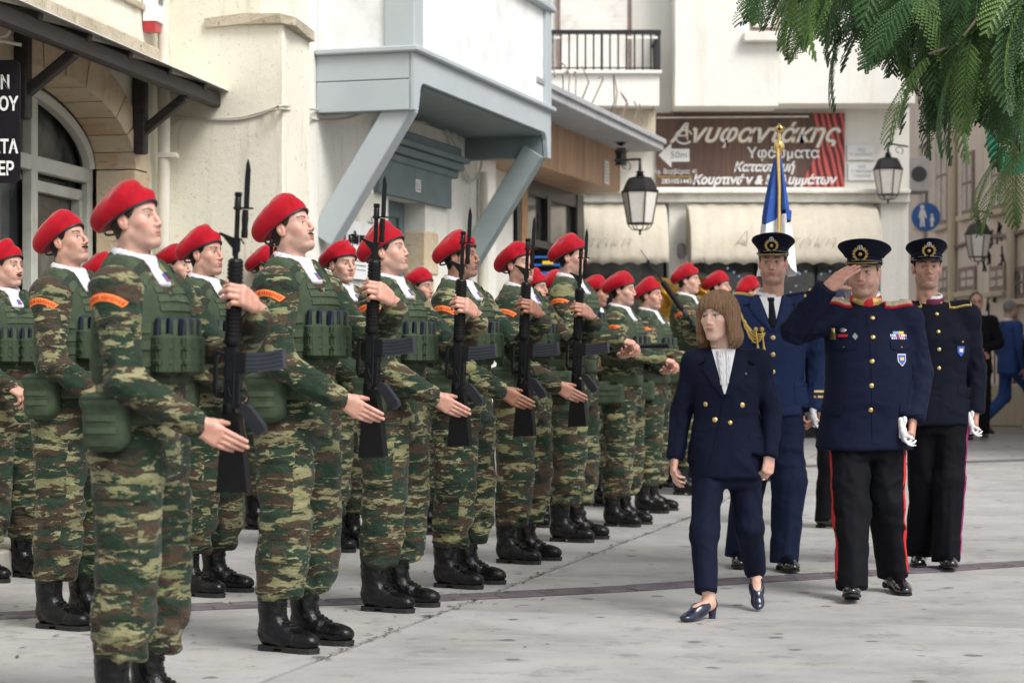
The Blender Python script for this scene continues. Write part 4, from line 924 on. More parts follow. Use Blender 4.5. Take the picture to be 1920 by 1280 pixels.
def shoe(name, par, an, yaw, pitch=0, m='patent_black', size=1.0):
    if 'shoe' not in _kit:
        g = Grid((-0.10, -0.06, 0.004), (0.23, 0.06, 0.13), 0.006)
        g.cap((-0.045, 0, 0.050), (0.03, 0, 0.052), 0.036, 0.036, 0.02); g.cap((0.02, 0, 0.055), (0.14, 0, 0.032), 0.038, 0.036, 0.03); g.ell((0.155, 0, 0.030), (0.055, 0.040, 0.027), k=0.015); g.cap((-0.02, 0, 0.07), (-0.02, 0, 0.12), 0.036, 0.034, 0.02)
        g.half((0, 0, 0.016), (0, 0, -1), 0.003); V, F = g.mesh(); me = newmesh('shoe', V, F, m)
        out = [(-0.082, 0.0), (-0.07, 0.026), (-0.03, 0.033), (0.03, 0.031), (0.10, 0.040), (0.15, 0.043), (0.195, 0.030), (0.214, 0.008)]; pl = out + [(x, -y) for x, y in reversed(out)]
        b = MB(); b.prism(pl, 0.009, Matrix.Translation((0, 0, 0.009))); b.prism([(-0.082, 0.0), (-0.07, 0.027), (-0.02, 0.034), (-0.02, -0.034), (-0.07, -0.027)], 0.012, Matrix.Translation((0, 0, -0.002))); o = b.obj('sole', 'rubber'); sd = o.data; bpy.data.objects.remove(o)
        b = MB()
        for i in range(4): b.tube([(0.045 + 0.018 * i, y, 0.094 - 0.010 * i - abs(y) * 0.35) for y in (-0.018, -0.009, 0, 0.009, 0.018)], 0.0025, 5)
        o = b.obj('lace', 'lace_black', None, True); ld = o.data; bpy.data.objects.remove(o); _kit['shoe'] = (me, sd, ld)
    me, sd, ld = _kit['shoe']
    if m != 'patent_black': me = me.copy(); me.materials[0] = MATS[m]
    o = link('shoe', me, par, (an[0], an[1], max(0.002, an[2] - 0.10)), (0, R(-pitch), R(yaw))); o.scale = (size,) * 3; link('sole', sd, o); l = link('lace', ld, o); return o
def wreath(par, M, s=1.0, eagle=True, m='gold_thread'):
    b = MB()
    for sd in (-1, 1):
        for i in range(6):
            a = R(-80 + i * 26); x, y = sd * 0.017 * math.cos(a) * 1.15, 0.017 * math.sin(a) - 0.006
            for q in (-1, 1):
                ang = math.atan2(y + 0.01, x) + q * 0.55 * sd + (0.5 * sd); tip = (x + 0.010 * math.cos(ang), y + 0.0115 * math.sin(ang) + 0.004); wv = 0.0034
                nx, ny = -math.sin(ang) * wv, math.cos(ang) * wv; mx, my = (x + tip[0]) / 2, (y + tip[1]) / 2
                b.prism([(x, y), (mx + nx, my + ny), tip, (mx - nx, my - ny)], 0.003)
    b.lathe([(0.0062, 0), (0.0062, 0.004), (0.004, 0.006)], 12, (0, -0.004, 0))
    b.V = [M @ (Vector(v) * s) for v in b.V]; b.obj('wreath', m, par)
    b = MB(); b.lathe([(0.0095, 0), (0.0095, 0.003), (0.0085, 0.004)], 16, (0, 0.021, 0)); b.V = [M @ (Vector(v) * s) for v in b.V]; o = b.obj('badge', 'silver', par, True)
    b = MB(); b.lathe([(0.0065, 0.004), (0.0065, 0.0046)], 14, (0, 0.021, 0)); b.V = [M @ (Vector(v) * s) for v in b.V]; b.obj('enamel', 'cap_navy', o)
    b = MB(); b.box((0, 0.021, 0.005), (0.0012, 0.0055, 0.0008)); b.box((0, 0.021, 0.005), (0.0055, 0.0012, 0.0008)); b.V = [M @ (Vector(v) * s) for v in b.V]; b.obj('cross', 'ribbon_white', o)
def peaked_cap(par, X, gold_peak=False, cloth='cap_navy', cloth_peak=False, wide=1.0):
    hub = link('cap', None, par); hub.matrix_local = X @ Matrix.Translation((-0.012, 0, 0.008)) @ Euler((0, R(-6), 0)).to_matrix().to_4x4()
    n = 40; rx, ry = 0.107, 0.088
    b = MB(); b.lathe([(1, 0.040), (1.015, 0.042), (1.0, 0.082), (0.98, 0.084)], n, sx=rx, sy=ry); b.obj('cap_band', 'patent_black' if False else cloth, hub, True)
    prof = [(1.0, 0.078), (1.10, 0.092), (1.30, 0.114), (1.38, 0.124), (1.36, 0.131), (1.20, 0.136), (0.6, 0.139), (0.01, 0.139)]
    b = MB(); b.lathe(prof, n, sx=0.102 * wide, sy=0.093 * wide); V = []
    for x, y, z in b.V:
        t = sstep(0.080, 0.118, z); f = x / 0.14; V.append((x + t * 0.004, y, z + t * (0.026 * f * (f > 0) + 0.020 * f * (f < 0)) + t * 0.004 * math.sin(3 * math.atan2(y, x)) * 0.4))
    b.V = V; b.obj('cap_crown', cloth, hub, True)
    b = MB(); V = []; F = []; m = 18; k = 6
    for side in (0, 1):
        for j in range(k + 1):
            for i in range(m + 1):
                a = R(-72 + 144 * i / m); t = j / k; ext = 0.052 * math.cos(a * 1.22) ** 0.8 * t if abs(a * 1.22) < math.pi / 2 else 0
                x = (rx + 0.001) * math.cos(a) + ext; y = (ry + 0.001) * math.sin(a) + ext * 0.15 * math.sin(a); V.append((x, y, 0.046 - 0.40 * ext - 0.10 * (y / ry) ** 2 * 0.1 - side * 0.0035))
    o = (k + 1) * (m + 1)
    for j in range(k):
        for i in range(m): q = j * (m + 1) + i; F += [(q, q + m + 1, q + m + 2, q + 1), (o + q, o + q + 1, o + q + m + 2, o + q + m + 1)]
    for i in range(m): q = k * (m + 1) + i; F.append((q, o + q, o + q + 1, q + 1))
    b.add(V, F); b.obj('peak', cloth if cloth_peak else 'patent_black', hub, True)
    if gold_peak:
        for s in (-1, 1):
            b = MB()
            for i in range(9):
                a = R(s * (5 + 6.3 * i)); ext = 0.030 * max(0.05, math.cos(a * 1.22)) ** 0.8; x = rx * math.cos(a) + ext; y = ry * math.sin(a); z = 0.0475 - 0.40 * ext
                b.lathe([(0.0085, -0.002), (0.0095, 0.0005), (0.004, 0.0030)], 8, (x, y, z), sx=0.8, sy=1.2)
            b.obj('gold_braid', 'gold_thread', hub, True)
    else:
        P = [((rx + 0.052 * max(0, math.cos(a * 1.22)) ** 0.8 + 0.001) * 1.0 - rx * (1 - math.cos(a)), (ry + 0.002) * math.sin(a) * 1.07, 0.046 - 0.40 * 0.052 * max(0, math.cos(a * 1.22)) ** 0.8) for a in [R(-66 + 132 * i / 24) for i in range(25)]]
        MB().tube(P, 0.0022, 6).obj('peak_trim', 'gold_thread' if not cloth_peak else 'patent_black', hub, True)
    P = [((rx + 0.005) * math.cos(a), (ry + 0.005) * math.sin(a), 0.052) for a in [R(-80 + 160 * i / 24) for i in range(25)]]
    MB().tube(P, 0.0045, 6).obj('chin_strap', 'patent_black', hub, True)
    M = frame((0.119, 0, 0.088), (0, 1, 0), (0.30, 0, 1)); wreath(hub, M, 1.45)
    return hub
def neck_ring(z, r=0.066, cx=-0.03, cy=0.0, t=0.010, hgt=2.4, rise=0.012, h=0.006, gap=0):
    g = Grid((cx - r - 0.05, cy - r - 0.05, z - 0.06), (cx + r + 0.05, cy + r + 0.05, z + 0.07), h)
    for i in range(22):
        t0, t1 = [R(gap) + (2 * math.pi - 2 * R(gap)) * (i + q) / 22 for q in (0, 1)]; P = lambda a: (cx + r * math.cos(a), cy + r * 0.96 * math.sin(a), z - rise * math.cos(a)); g.cap(P(t0), P(t1), t, k=0.008, u=(0, 0, 1), f=hgt)
    return g.mesh()
def shoulder_board(par, bvh, s, z, y, m1, m2, pips='gold_button', L=0.125):
    c = Vector((0.025, s * y, z)); n = (0.55, s * 0.22, 1)
    o = apobj('shoulder_board', applique(bvh, c, n, (0, s, 0), 0.060, L, 0.014, 4, 8, edge=0.7), m1, par)
    apobj('board_inlay', applique(bvh, c, n, (0, s, 0), 0.047, L - 0.014, 0.0185, 4, 8, edge=0.85), m2, o)
    for k in (-0.3, 0.0, 0.3): button(o, bvh, c + Vector((0, s * k * L, 0.016)), n, 0.0075, 'silver')
    return o
def lapel(par, bvh, pts, z, m, th=0.009, name='lapel', side=1, nrm=(1, 0, 0)):
    """pts: closed outline (y, z) laid on the front; filled as strip between inner and outer edges"""
    inn, out = pts
    k = len(inn) - 1
    def W(u, v):
        t = (v + 1) / 2 * k; i = min(int(t), k - 1); f = t - i; a = [inn[i][q] * (1 - f) + inn[i + 1][q] * f for q in (0, 1)]; b_ = [out[i][q] * (1 - f) + out[i + 1][q] * f for q in (0, 1)]; w = (u + 1) / 2
        return (a[0] * (1 - w) + b_[0] * w, a[1] * (1 - w) + b_[1] * w - z)
    # rt = up x n = z x x = +y
    r = applique(bvh, (0, 0, z), nrm, (0, 0, 1), 0, 0, th, 5, 6 * k, W, edge=0.75); return apobj(name, r, m, par)
def finish_person(root, J, hd, hz, skin, hair, hands, yaw, pitch, roll, stub, seed, gaze, must=0, female=False, iris='iris_brown', hs=1.0, corek=0.85, extra=None):
    HV_, HF_ = hd
    body = person_body('body', root, J, (HV_, HF_), hz, skin, HAIRC.get(hair, (0.1, 0.06, 0.04)), hands, yaw, pitch, roll, stub, female, seed, extra, corek, hairline=not female, hs=hs)
    return add_head_bits(root, (HV_, HF_), hz, yaw, pitch, roll, hair, gaze, must, seed, female=female, haircut=not female, iris=iris, hs=hs)
def relaxed_hand(w, el, pn, curl=(18, 22, 26, 30), side=1, thumb=0.5, d=None, s=1.0):
    w = Vector(w); d = (w - Vector(el)).normalized() if d is None else Vector(d).normalized(); return hand(w + d * 0.02, d, pn, curl, thumb, side, 0.15, s)
HV.update({'general': dict(age=1.0, nose=1.15, jaw=1.12, fat=0.012, chin=0.95, brow=1.15, neck=1.12, noseh=0.001), 'airman': dict(age=0.4, nose=0.95, jaw=1.10, fat=0.007, chin=1.0, neck=1.08, lips=0.9),
           'thin': dict(nose=1.15, jaw=0.94, fat=-0.003, chin=1.05, lips=0.9), 'woman': dict(female=True, nose=0.72, jaw=0.84, fat=-0.002, chin=0.72, brow=0.7, lips=1.05)})
HV['woman']['neck'] = 0.85
def cols_age(): pass

def saluting_officer():
    Y = 10.42; s = 1.0; J = dict(pelvis=(0, 0, 0.86), chest=(0, 0, 1.22), neck=(-0.02, 0.0, 1.42), shr=(0.0, -0.178, 1.385), shl=(0, 0.198, 1.375), elr=(0.085, -0.375, 1.315), wrr=(0.185, -0.245, 1.510),
        ell=(-0.02, 0.262, 1.10), wrl=(0.075, 0.218, 0.895), hir=(0, -0.09, 0.82), hil=(0, 0.09, 0.82), knr=(0.13, -0.098, 0.435), knl=(0.02, 0.095, 0.44), anr=(0.27, -0.118, 0.10), anl=(-0.12, 0.150, 0.115))
    root = thing('person', 'officer in navy dress uniform with gold peaked cap saluting, red stripes down his black trousers', 'person', (pxX(1625, Y), Y, 0), R(-90), 1.0)
    tv, tf = suit_trousers(J, 0.90, r=(0.100, 0.084, 0.074), seed=31, amp=1.2, hip=(0.12, 0.165)); tr = link('trousers', newmesh('trousers', tv, tf, 'black_wool'), root); bt = bvh_of(tv, tf)
    for sd, q in ((-1, 'r'), (1, 'l')):
        a, k, e = [Vector(J[w + q]) for w in ('hi', 'kn', 'an')]
        for p0, p1 in ((a, k), (k, e)):
            mid = (p0 + p1) / 2; ax = (p0 - p1); L = ax.length; apobj('stripe', applique(bt, mid, (0.50 if sd > 0 else 0.05, sd, 0), ax, 0.040, L * 1.04, 0.003, 2, 14), 'red_cloth', tr)
    sec = [(0.725, 0.0, -0.012, 0.165, 0.245), (0.82, 0.005, -0.010, 0.160, 0.235), (0.93, 0.02, -0.004, 0.160, 0.222), (1.02, 0.03, 0, 0.160, 0.212), (1.14, 0.03, 0, 0.158, 0.210), (1.26, 0.018, 0, 0.145, 0.212), (1.35, 0.0, 0, 0.120, 0.195), (1.41, -0.012, 0, 0.090, 0.135), (1.445, -0.025, 0, 0.070, 0.075)]
    jv, jf = suit_jacket(J, sec, sl=(0.074, 0.066, 0.056), seed=5, amp=1.15, shd=0.072); jk = link('tunic', newmesh('tunic', jv, jf, 'navy_wool'), root); bj = bvh_of(jv, jf)
    apobj('placket', applique(bj, (0, 0.004, 1.08), (1, 0, 0), (0, 0, 1), 0.026, 0.62, 0.0035, 2, 30, lambda u, v: (u * 0.013 - 0.008 * v, v * 0.32), edge=0.9), 'navy_wool', jk)
    for z, y in ((1.375, 0.012), (1.275, 0.004), (1.155, -0.004), (1.035, -0.008), (0.915, -0.010)): button(jk, bj, (0, y, z), (1, 0, 0.05), 0.0125)
    for sy, z in ((-0.115, 1.245), (0.125, 1.245)):
        apobj('pocket_flap', applique(bj, (0, sy, z), (1, sy * 1.2, 0), (0, 0, 1), 0.115, 0.04, 0.007, 8, 3, lambda u, v: (u * 0.0575, v * 0.020 - (0.010 * (1 - abs(u)) if v < 0 else 0)), edge=0.7), 'navy_wool', jk)
        button(jk, bj, (0, sy, z - 0.012), (1, sy * 1.2, 0), 0.0088)
    for sy in (-0.15, 0.14): apobj('pocket_flap', applique(bj, (0, sy, 0.925), (1, sy * 3.0, 0), (0, 0, 1), 0.125, 0.050, 0.008, 8, 3, edge=0.7), 'navy_wool', jk)
    for sd in (-1, 1): shoulder_board(jk, bj, sd, 1.44, 0.148, 'red_cloth', 'board_pale', L=0.135)
    cv, cf = neck_ring(1.474, 0.072, -0.024, 0, 0.010, 2.4, 0.018); col = link('stand_collar', newmesh('stand_collar', cv, cf, 'red_cloth'), root); bc = bvh_of(cv, cf)
    for sd in (-1, 1): apobj('collar_patch', applique(bc, (0.02, sd * 0.036, 1.462), (1, sd * 0.85, 0), (0, 0, 1), 0.066, 0.036, 0.004, 6, 3), 'gold_thread', col)
    cv, cf = neck_ring(1.498, 0.068, -0.026, 0, 0.006, 3.0, 0.020); link('shirt_collar', newmesh('shirt_collar', cv, cf, 'shirt_white'), root)
    # ribbons
    cols = ['ribbon_sky', 'ribbon_sky', 'ribbon_yellow', 'ribbon_yellow', None, 'ribbon_white', 'red_cloth', 'ribbon_blue', 'ribbon_white', 'ribbon_yellow', 'red_cloth', 'ribbon_blue', 'ribbon_white', 'ribbon_blue', 'red_cloth', 'ribbon_white']
    k = 0
    for row, nn in ((0, 4), (1, 6), (2, 6)):
        for i in range(nn):
            w = 0.0155; y = 0.118 + (i - (nn - 1) / 2) * w; z = 1.305 - row * 0.0135; c = ['ribbon_sky', 'ribbon_sky', 'ribbon_yellow', 'ribbon_yellow'][i] if row == 0 else (['ribbon_white', 'ribbon_sky', 'red_cloth', 'ribbon_white', 'ribbon_yellow', 'ribbon_white'][i] if row == 1 else ['ribbon_blue', 'ribbon_white', 'ribbon_blue', 'red_cloth', 'ribbon_white', 'ribbon_blue'][i])
            o = apobj('ribbon', applique(bj, (0, y, z), (1, 0.15, 0), (0, 0, 1), w - 0.0008, 0.0125, 0.005, 1, 1, edge=1), c, jk, False)
            if o and row: apobj('ribbon_stripe', applique(bj, (0, y, z), (1, 0.15, 0), (0, 0, 1), w * 0.35, 0.0125, 0.0056, 1, 1, edge=1), ['red_cloth', 'ribbon_blue', 'ribbon_white'][(i + row) % 3], o, False)
    sh = lambda u, v: (u * 0.024 * (1 if v > -0.2 else (1 + (v + 0.2) * 1.15)), v * 0.030)
    a_ = apobj('shield_badge', applique(bj, (0, 0.125, 1.170), (1, 0.15, 0), (0, 0, 1), 0, 0, 0.005, 4, 8, sh, edge=1), 'ribbon_white', jk, False)
    apobj('shield_field', applique(bj, (0, 0.125, 1.170), (1, 0.15, 0), (0, 0, 1), 0, 0, 0.0062, 4, 8, lambda u, v: tuple(0.84 * q for q in sh(u, v)), edge=1), 'ribbon_blue', a_, False)
    apobj('shield_emblem', applique(bj, (0, 0.125, 1.176), (1, 0.15, 0), (0, 0, 1), 0.022, 0.014, 0.0072, 2, 2, edge=1), 'ribbon_yellow', a_, False)
    apobj('metal_badge', applique(bj, (0, -0.165, 1.300), (1, -0.2, 0), (0, 0, 1), 0.030, 0.048, 0.006, 3, 5, lambda u, v: (u * 0.015 * (1 if v < 0.1 else 0.65), v * 0.028)), 'gold_button', jk); apobj('metal_badge', applique(bj, (0, -0.125, 1.318), (1, -0.1, 0), (0, 0, 1), 0.032, 0.020, 0.006, 6, 4, lambda u, v: (u * 0.017, v * 0.011 * (1 - u * u * 0.8))), 'silver', jk)
    apobj('name_bar', applique(bj, (0, -0.126, 1.290), (1, -0.1, 0), (0, 0, 1), 0.046, 0.014, 0.005, 3, 1, edge=1), 'red_cloth', jk); apobj('metal_badge', applique(bj, (0, -0.082, 1.286), (1, 0, 0), (0, 0, 1), 0.028, 0.022, 0.005, 2, 2, lambda u, v: (u * 0.007 + v * 0.007, v * 0.009 - u * 0.009), edge=1), 'silver', jk)
    wv = Vector(J['wrr']); 
    for k in (0, 1): button(jk, bj, wv.lerp(Vector(J['elr']), 0.12 + 0.16 * k) + Vector((0.0, -0.03, 0.02)), (0.8, -0.7, 0.3), 0.010)
    d = Vector((-0.02, 0.74, 0.60)); H = [hand(Vector(J['wrr']) + Vector((0.0, 0.022, 0.018)), d, (-0.72, 0.38, -0.55), (6, 6, 7, 8), 1.0, -1, 0.05, 1.05),
         relaxed_hand(J['wrl'], J['ell'], (-0.3, -1, 0.0), (62, 66, 70, 72), 1, 0.8, (0.25, -0.12, -1), 1.05)]
    X = finish_person(root, J, head('general'), (0.02, -0.008, 1.604), 'fair', 'hair_greybrown', H, -20, -3, 0, 0.18, 9, (-6, -4), iris='iris_hazel', hs=0.98)
    peaked_cap(root, X @ Matrix.Translation((0, 0, -0.004)), gold_peak=True, wide=1.06)
    for q, yw, pt in (('r', -10, 8), ('l', 8, -6)): shoe('shoe', root, J['an' + q], yw, pt, size=1.08)
    return root, J
def held_gloves(root, at_, label, rot=(0, 0, 0)):
    M = Matrix.Translation(root.location) @ Matrix.Rotation(root.rotation_euler.z, 4, 'Z'); p = M @ Vector(at_)
    V1, F1 = hand((0, 0, 0.03), (0.15, -0.1, -1), (1, 0, 0), (30, 45, 60, 38), 0.8, 1, 0.6, 0.70, 0.0045); V2, F2 = hand((0.0, 0.012, 0.04), (-0.3, 0.35, -1), (1, 0.4, 0), (20, 55, 35, 50), 0.8, -1, 0.5, 0.66, 0.0045)
    V, F = join([(V1, F1), (V2, F2)]); V = V + vnormals(V, F) * (0.003 * fbm(V * 60, 3, 2))[:, None]
    o = link('gloves', newmesh('gloves', V, F, 'glove_white'), None, p, rot, label=label, category='gloves'); return o

def airforce_officer():
    Y = 11.75; J = dict(pelvis=(0, 0, 0.95), chest=(0, 0, 1.30), neck=(-0.02, 0, 1.52), shr=(0, -0.185, 1.465), shl=(0, 0.205, 1.465), elr=(0.02, -0.27, 1.18), wrr=(0.10, -0.20, 0.95), ell=(-0.03, 0.275, 1.18), wrl=(0.03, 0.245, 0.92),
        hir=(0, -0.09, 0.90), hil=(0, 0.09, 0.90), knr=(-0.06, -0.11, 0.48), knl=(0.08, 0.10, 0.49), anr=(-0.14, -0.155, 0.10), anl=(0.10, 0.07, 0.09))
    root = thing('person', 'air force officer in mid blue uniform jacket, black tie and gold shoulder cord', 'person', (pxX(1443, Y), Y, 0), R(-90), 1.0)
    tv, tf = suit_trousers(J, 0.98, r=(0.104, 0.088, 0.078), seed=51, hip=(0.12, 0.17)); link('trousers', newmesh('trousers', tv, tf, 'airforce_dark'), root)
    sec = [(0.865, 0, 0.005, 0.150, 0.215), (0.95, 0, 0.003, 0.150, 0.212), (1.06, 0.01, 0, 0.142, 0.192), (1.20, 0.012, 0, 0.142, 0.198), (1.34, 0.01, 0, 0.138, 0.212), (1.44, -0.005, 0, 0.112, 0.195), (1.50, -0.015, 0, 0.085, 0.12), (1.53, -0.025, 0, 0.07, 0.075)]
    jv, jf = suit_jacket(J, sec, sl=(0.072, 0.062, 0.052), seed=8); jk = link('jacket', newmesh('jacket', jv, jf, 'airforce_blue'), root); bj = bvh_of(jv, jf)
    Vw = lambda u, v: (u * (0.002 + 0.060 * ((v + 1) / 2) ** 0.85), v * 0.095)
    sh = apobj('shirt', applique(bj, (0, 0, 1.435), (1, 0, 0.1), (0, 0, 1), 0, 0, 0.003, 8, 12, Vw, edge=0.8), 'shirt_white', root)
    apobj('tie', applique(bj, (0, 0, 1.430), (1, 0, 0.1), (0, 0, 1), 0, 0, 0.010, 4, 12, lambda u, v: (u * (0.012 + 0.014 * (1 - v) / 2 + (0.007 if v > 0.8 else 0)), v * 0.090)), 'tie_black', root)
    for s in (-1, 1):
        lapel(jk, bj, ([(s * 0.004, 1.335), (s * 0.03, 1.40), (s * 0.060, 1.47), (s * 0.066, 1.53)], [(s * 0.012, 1.335), (s * 0.085, 1.405), (s * 0.125, 1.475), (s * 0.10, 1.53)]), 1.43, 'airforce_blue', 0.010)
        apobj('lapel_notch', applique(bj, (0, s * 0.105, 1.470), (1, s * 0.4, 0.2), (0.1, s * 0.35, 1), 0.035, 0.006, 0.0125, 3, 1, edge=1), 'airforce_dark', jk)
        apobj('pocket_flap', applique(bj, (0, s * 0.11, 1.325), (1, s * 0.3, 0), (0, 0, 1), 0.10, 0.035, 0.007, 6, 3), 'airforce_blue', jk)
        o = apobj('patch_pocket', applique(bj, (0, s * 0.135, 0.985), (1, s * 0.45, 0), (0, 0, 1), 0.125, 0.115, 0.007, 6, 6), 'airforce_blue', jk); apobj('pocket_flap', applique(bj, (0, s * 0.135, 1.035), (1, s * 0.45, 0), (0, 0, 1), 0.13, 0.035, 0.011, 6, 2), 'airforce_blue', jk)
        button(jk, bj, (0, s * 0.135, 1.03), (1, s * 0.45, 0), 0.009)
        apobj('shoulder_board', applique(bj, (-0.01, s * 0.15, 1.52), (0.1, s * 0.25, 1), (0, s, 0), 0.055, 0.12, 0.014, 4, 6), 'gold_thread' if s < 0 else 'airforce_dark', jk)
    for z in (1.300, 1.205, 1.11): button(jk, bj, (0, 0.0, z), (1, 0, 0), 0.0135)
    apobj('sleeve_stripe', applique(bj, Vector(J['wrl']) + Vector((0, 0, 0.05)), (1, 0.8, 0), (0, 0, 1), 0.09, 0.012, 0.004, 6, 1), 'gold_thread', jk); apobj('sleeve_stripe', applique(bj, Vector(J['wrl']) + Vector((0, 0, 0.08)), (1, 0.8, 0), (0, 0, 1), 0.09, 0.012, 0.004, 6, 1), 'gold_thread', jk)
    apobj('wing_badge', applique(bj, (0, 0.115, 1.385), (1, 0.3, 0.1), (0, 0, 1), 0.06, 0.014, 0.008, 6, 2, lambda u, v: (u * 0.03, v * 0.007 + 0.006 * u)), 'ribbon_yellow', jk); apobj('ribbon', applique(bj, (0, 0.118, 1.357), (1, 0.3, 0.1), (0, 0, 1), 0.034, 0.022, 0.007, 2, 1, edge=1), 'ribbon_sky', jk); apobj('ribbon', applique(bj, (0, 0.135, 1.357), (1, 0.3, 0.1), (0, 0, 1), 0.010, 0.022, 0.008, 1, 1, edge=1), 'ribbon_white', jk)
    for z in (1.375, 1.345): button(jk, bj, (0, -0.15, z), (1, -0.5, 0), 0.016, 'silver')
    b = MB()        # gold shoulder cord: loops from the shoulder to the first button
    for k in range(4):
        P = []
        for i in range(17):
            t = i / 16; y = -0.175 + 0.130 * t; z = 1.44 - 0.115 * t - (0.05 + 0.018 * k) * math.sin(math.pi * t); h = bj.ray_cast(Vector((0.5, y, z)), Vector((-1, 0, 0)))
            x = h[0].x if h[0] else 0.1; P.append((x + 0.009 + 0.002 * (k % 2), y + 0.003 * math.sin(t * 40 + k), z))
        b.tube(P, 0.0052, 6)
    for k, y in enumerate((-0.095, -0.062)):
        P = []
        for i in range(9): t = i / 8; z = 1.335 - 0.105 * t; h = bj.ray_cast(Vector((0.5, y + 0.012 * t, z)), Vector((-1, 0, 0))); P.append(((h[0].x if h[0] else 0.1) + 0.012, y + 0.012 * t, z))
        b.tube(P, [0.0055 if i < 7 else 0.008 for i in range(9)], 7)
        b.lathe([(0.004, -0.014), (0.012, -0.010), (0.013, 0.006), (0.006, 0.014)], 8, (P[0][0], P[0][1], P[0][2] + 0.01))
    b.obj('shoulder_cord', 'gold_thread', jk, True)
    cv, cf = neck_ring(1.545, 0.066, -0.026, 0, 0.009, 2.6, 0.018, gap=8); link('shirt_collar', newmesh('shirt_collar', cv, cf, 'shirt_white'), root)
    bc = bvh_of(cv, cf)
    H = [relaxed_hand(J['wrr'], J['elr'], (-0.2, 1, 0), side=-1), relaxed_hand(J['wrl'], J['ell'], (-0.2, -1, 0), (45, 50, 55, 60), 1)]
    X = finish_person(root, J, head('airman'), (0.015, 0.022, 1.718), 'light', 'hair_brown', H, -12, -1, 0, 0.25, 13, (-8, 0), hs=0.97); peaked_cap(root, X, wide=0.98)
    for q, yw, pt in (('r', -6, 0), ('l', 6, 0)): shoe('shoe', root, J['an' + q], yw, pt, size=1.12)
    return root, J
def rear_officer():
    Y = 11.8; J = dict(pelvis=(0, 0, 0.93), chest=(0, 0, 1.28), neck=(-0.02, -0.03, 1.49), shr=(0, -0.205, 1.425), shl=(0, 0.165, 1.425), elr=(0.0, -0.27, 1.14), wrr=(0.05, -0.25, 0.90), ell=(-0.03, 0.220, 1.13), wrl=(0.01, 0.215, 0.90),
        hir=(0, -0.09, 0.90), hil=(0, 0.08, 0.90), knr=(-0.05, -0.06, 0.49), knl=(0.06, 0.055, 0.49), anr=(-0.12, -0.075, 0.10), anl=(0.08, 0.035, 0.09))
    root = thing('person', 'young officer in black tunic with maroon collar and cap, walking behind the saluting one', 'person', (pxX(1757, Y), Y, 0), R(-90), 1.0)
    tv, tf = suit_trousers(J, 0.98, r=(0.098, 0.080, 0.078), seed=61); tr = link('trousers', newmesh('trousers', tv, tf, 'black_wool'), root); bt = bvh_of(tv, tf)
    for p0, p1 in ((Vector(J['hil']), Vector(J['knl'])), (Vector(J['knl']), Vector(J['anl']))): ax = p0 - p1; apobj('stripe', applique(bt, (p0 + p1) / 2, (0.45, 1, 0), ax, 0.034, ax.length * 1.04, 0.003, 2, 14), 'magenta_cloth', tr)
    sec = [(0.81, 0, -0.02, 0.150, 0.215), (0.90, 0, -0.02, 0.146, 0.200), (1.04, 0.005, -0.02, 0.128, 0.178), (1.16, 0.008, -0.02, 0.130, 0.182), (1.30, 0.01, -0.02, 0.132, 0.200), (1.40, -0.005, -0.02, 0.110, 0.188), (1.46, -0.015, -0.025, 0.085, 0.115), (1.495, -0.025, -0.03, 0.07, 0.072)]
    def cut(g): g.cap((0.20, 0.055, 0.70), (0.16, 0.005, 0.96), 0.055, 0.004, 0.006, 'c')
    jv, jf = suit_jacket(J, sec, sl=(0.070, 0.060, 0.052), seed=18, cut=cut); jk = link('tunic', newmesh('tunic', jv, jf, 'dark_navy_wool'), root); bj = bvh_of(jv, jf)
    for z in (1.435, 1.335, 1.235, 1.13): button(jk, bj, (0, -0.018, z), (1, 0, 0), 0.011)
    for s in (-1, 1):
        apobj('pocket_flap', applique(bj, (0, s * 0.105 - 0.02, 1.29), (1, s * 0.3, 0), (0, 0, 1), 0.10, 0.04, 0.007, 6, 3), 'dark_navy_wool', jk); button(jk, bj, (0, s * 0.105 - 0.02, 1.28), (1, s * 0.3, 0), 0.009)
        apobj('pocket_flap', applique(bj, (0, s * 0.125 - 0.02, 1.0), (1, s * 0.4, 0), (0, 0.2, 1), 0.11, 0.06, 0.006, 6, 3), 'dark_navy_wool', jk)
        shoulder_board(jk, bj, s, 1.47, 0.135 - s * 0.02, 'gold_thread', 'dark_navy_wool', L=0.12)
    apobj('shield_badge', applique(bj, (0, 0.085, 1.225), (1, 0.2, 0), (0, 0, 1), 0, 0, 0.006, 4, 6, lambda u, v: (u * 0.022 * (1 if v > -0.2 else 1 + (v + 0.2) * 1.1), v * 0.028), edge=1), 'ribbon_blue', jk)
    apobj('shield_field', applique(bj, (0, 0.085, 1.23), (1, 0.2, 0), (0, 0, 1), 0.022, 0.020, 0.0075, 2, 2, edge=1), 'ribbon_white', jk)
    for z in (1.31, 1.27): button(jk, bj, (0, -0.085, z), (1, -0.2, 0), 0.013, 'silver')
    cv, cf = neck_ring(1.512, 0.066, -0.024, -0.03, 0.009, 2.4, 0.016); col = link('stand_collar', newmesh('stand_collar', cv, cf, 'maroon_cloth'), root); bc = bvh_of(cv, cf)
    for sd in (-1, 1): apobj('collar_pin', applique(bc, (0.02, sd * 0.035 - 0.03, 1.495), (1, sd * 0.8, 0), (0, 0, 1), 0.018, 0.018, 0.006, 2, 2), 'gold_button', col)
    cv, cf = neck_ring(1.534, 0.062, -0.026, -0.03, 0.005, 3.0, 0.015); link('shirt_collar', newmesh('shirt_collar', cv, cf, 'shirt_white'), root)
    H = [relaxed_hand(J['wrr'], J['elr'], (-0.2, 1, 0), side=-1), relaxed_hand(J['wrl'], J['ell'], (-0.3, -1, 0), (40, 50, 55, 60), 1)]
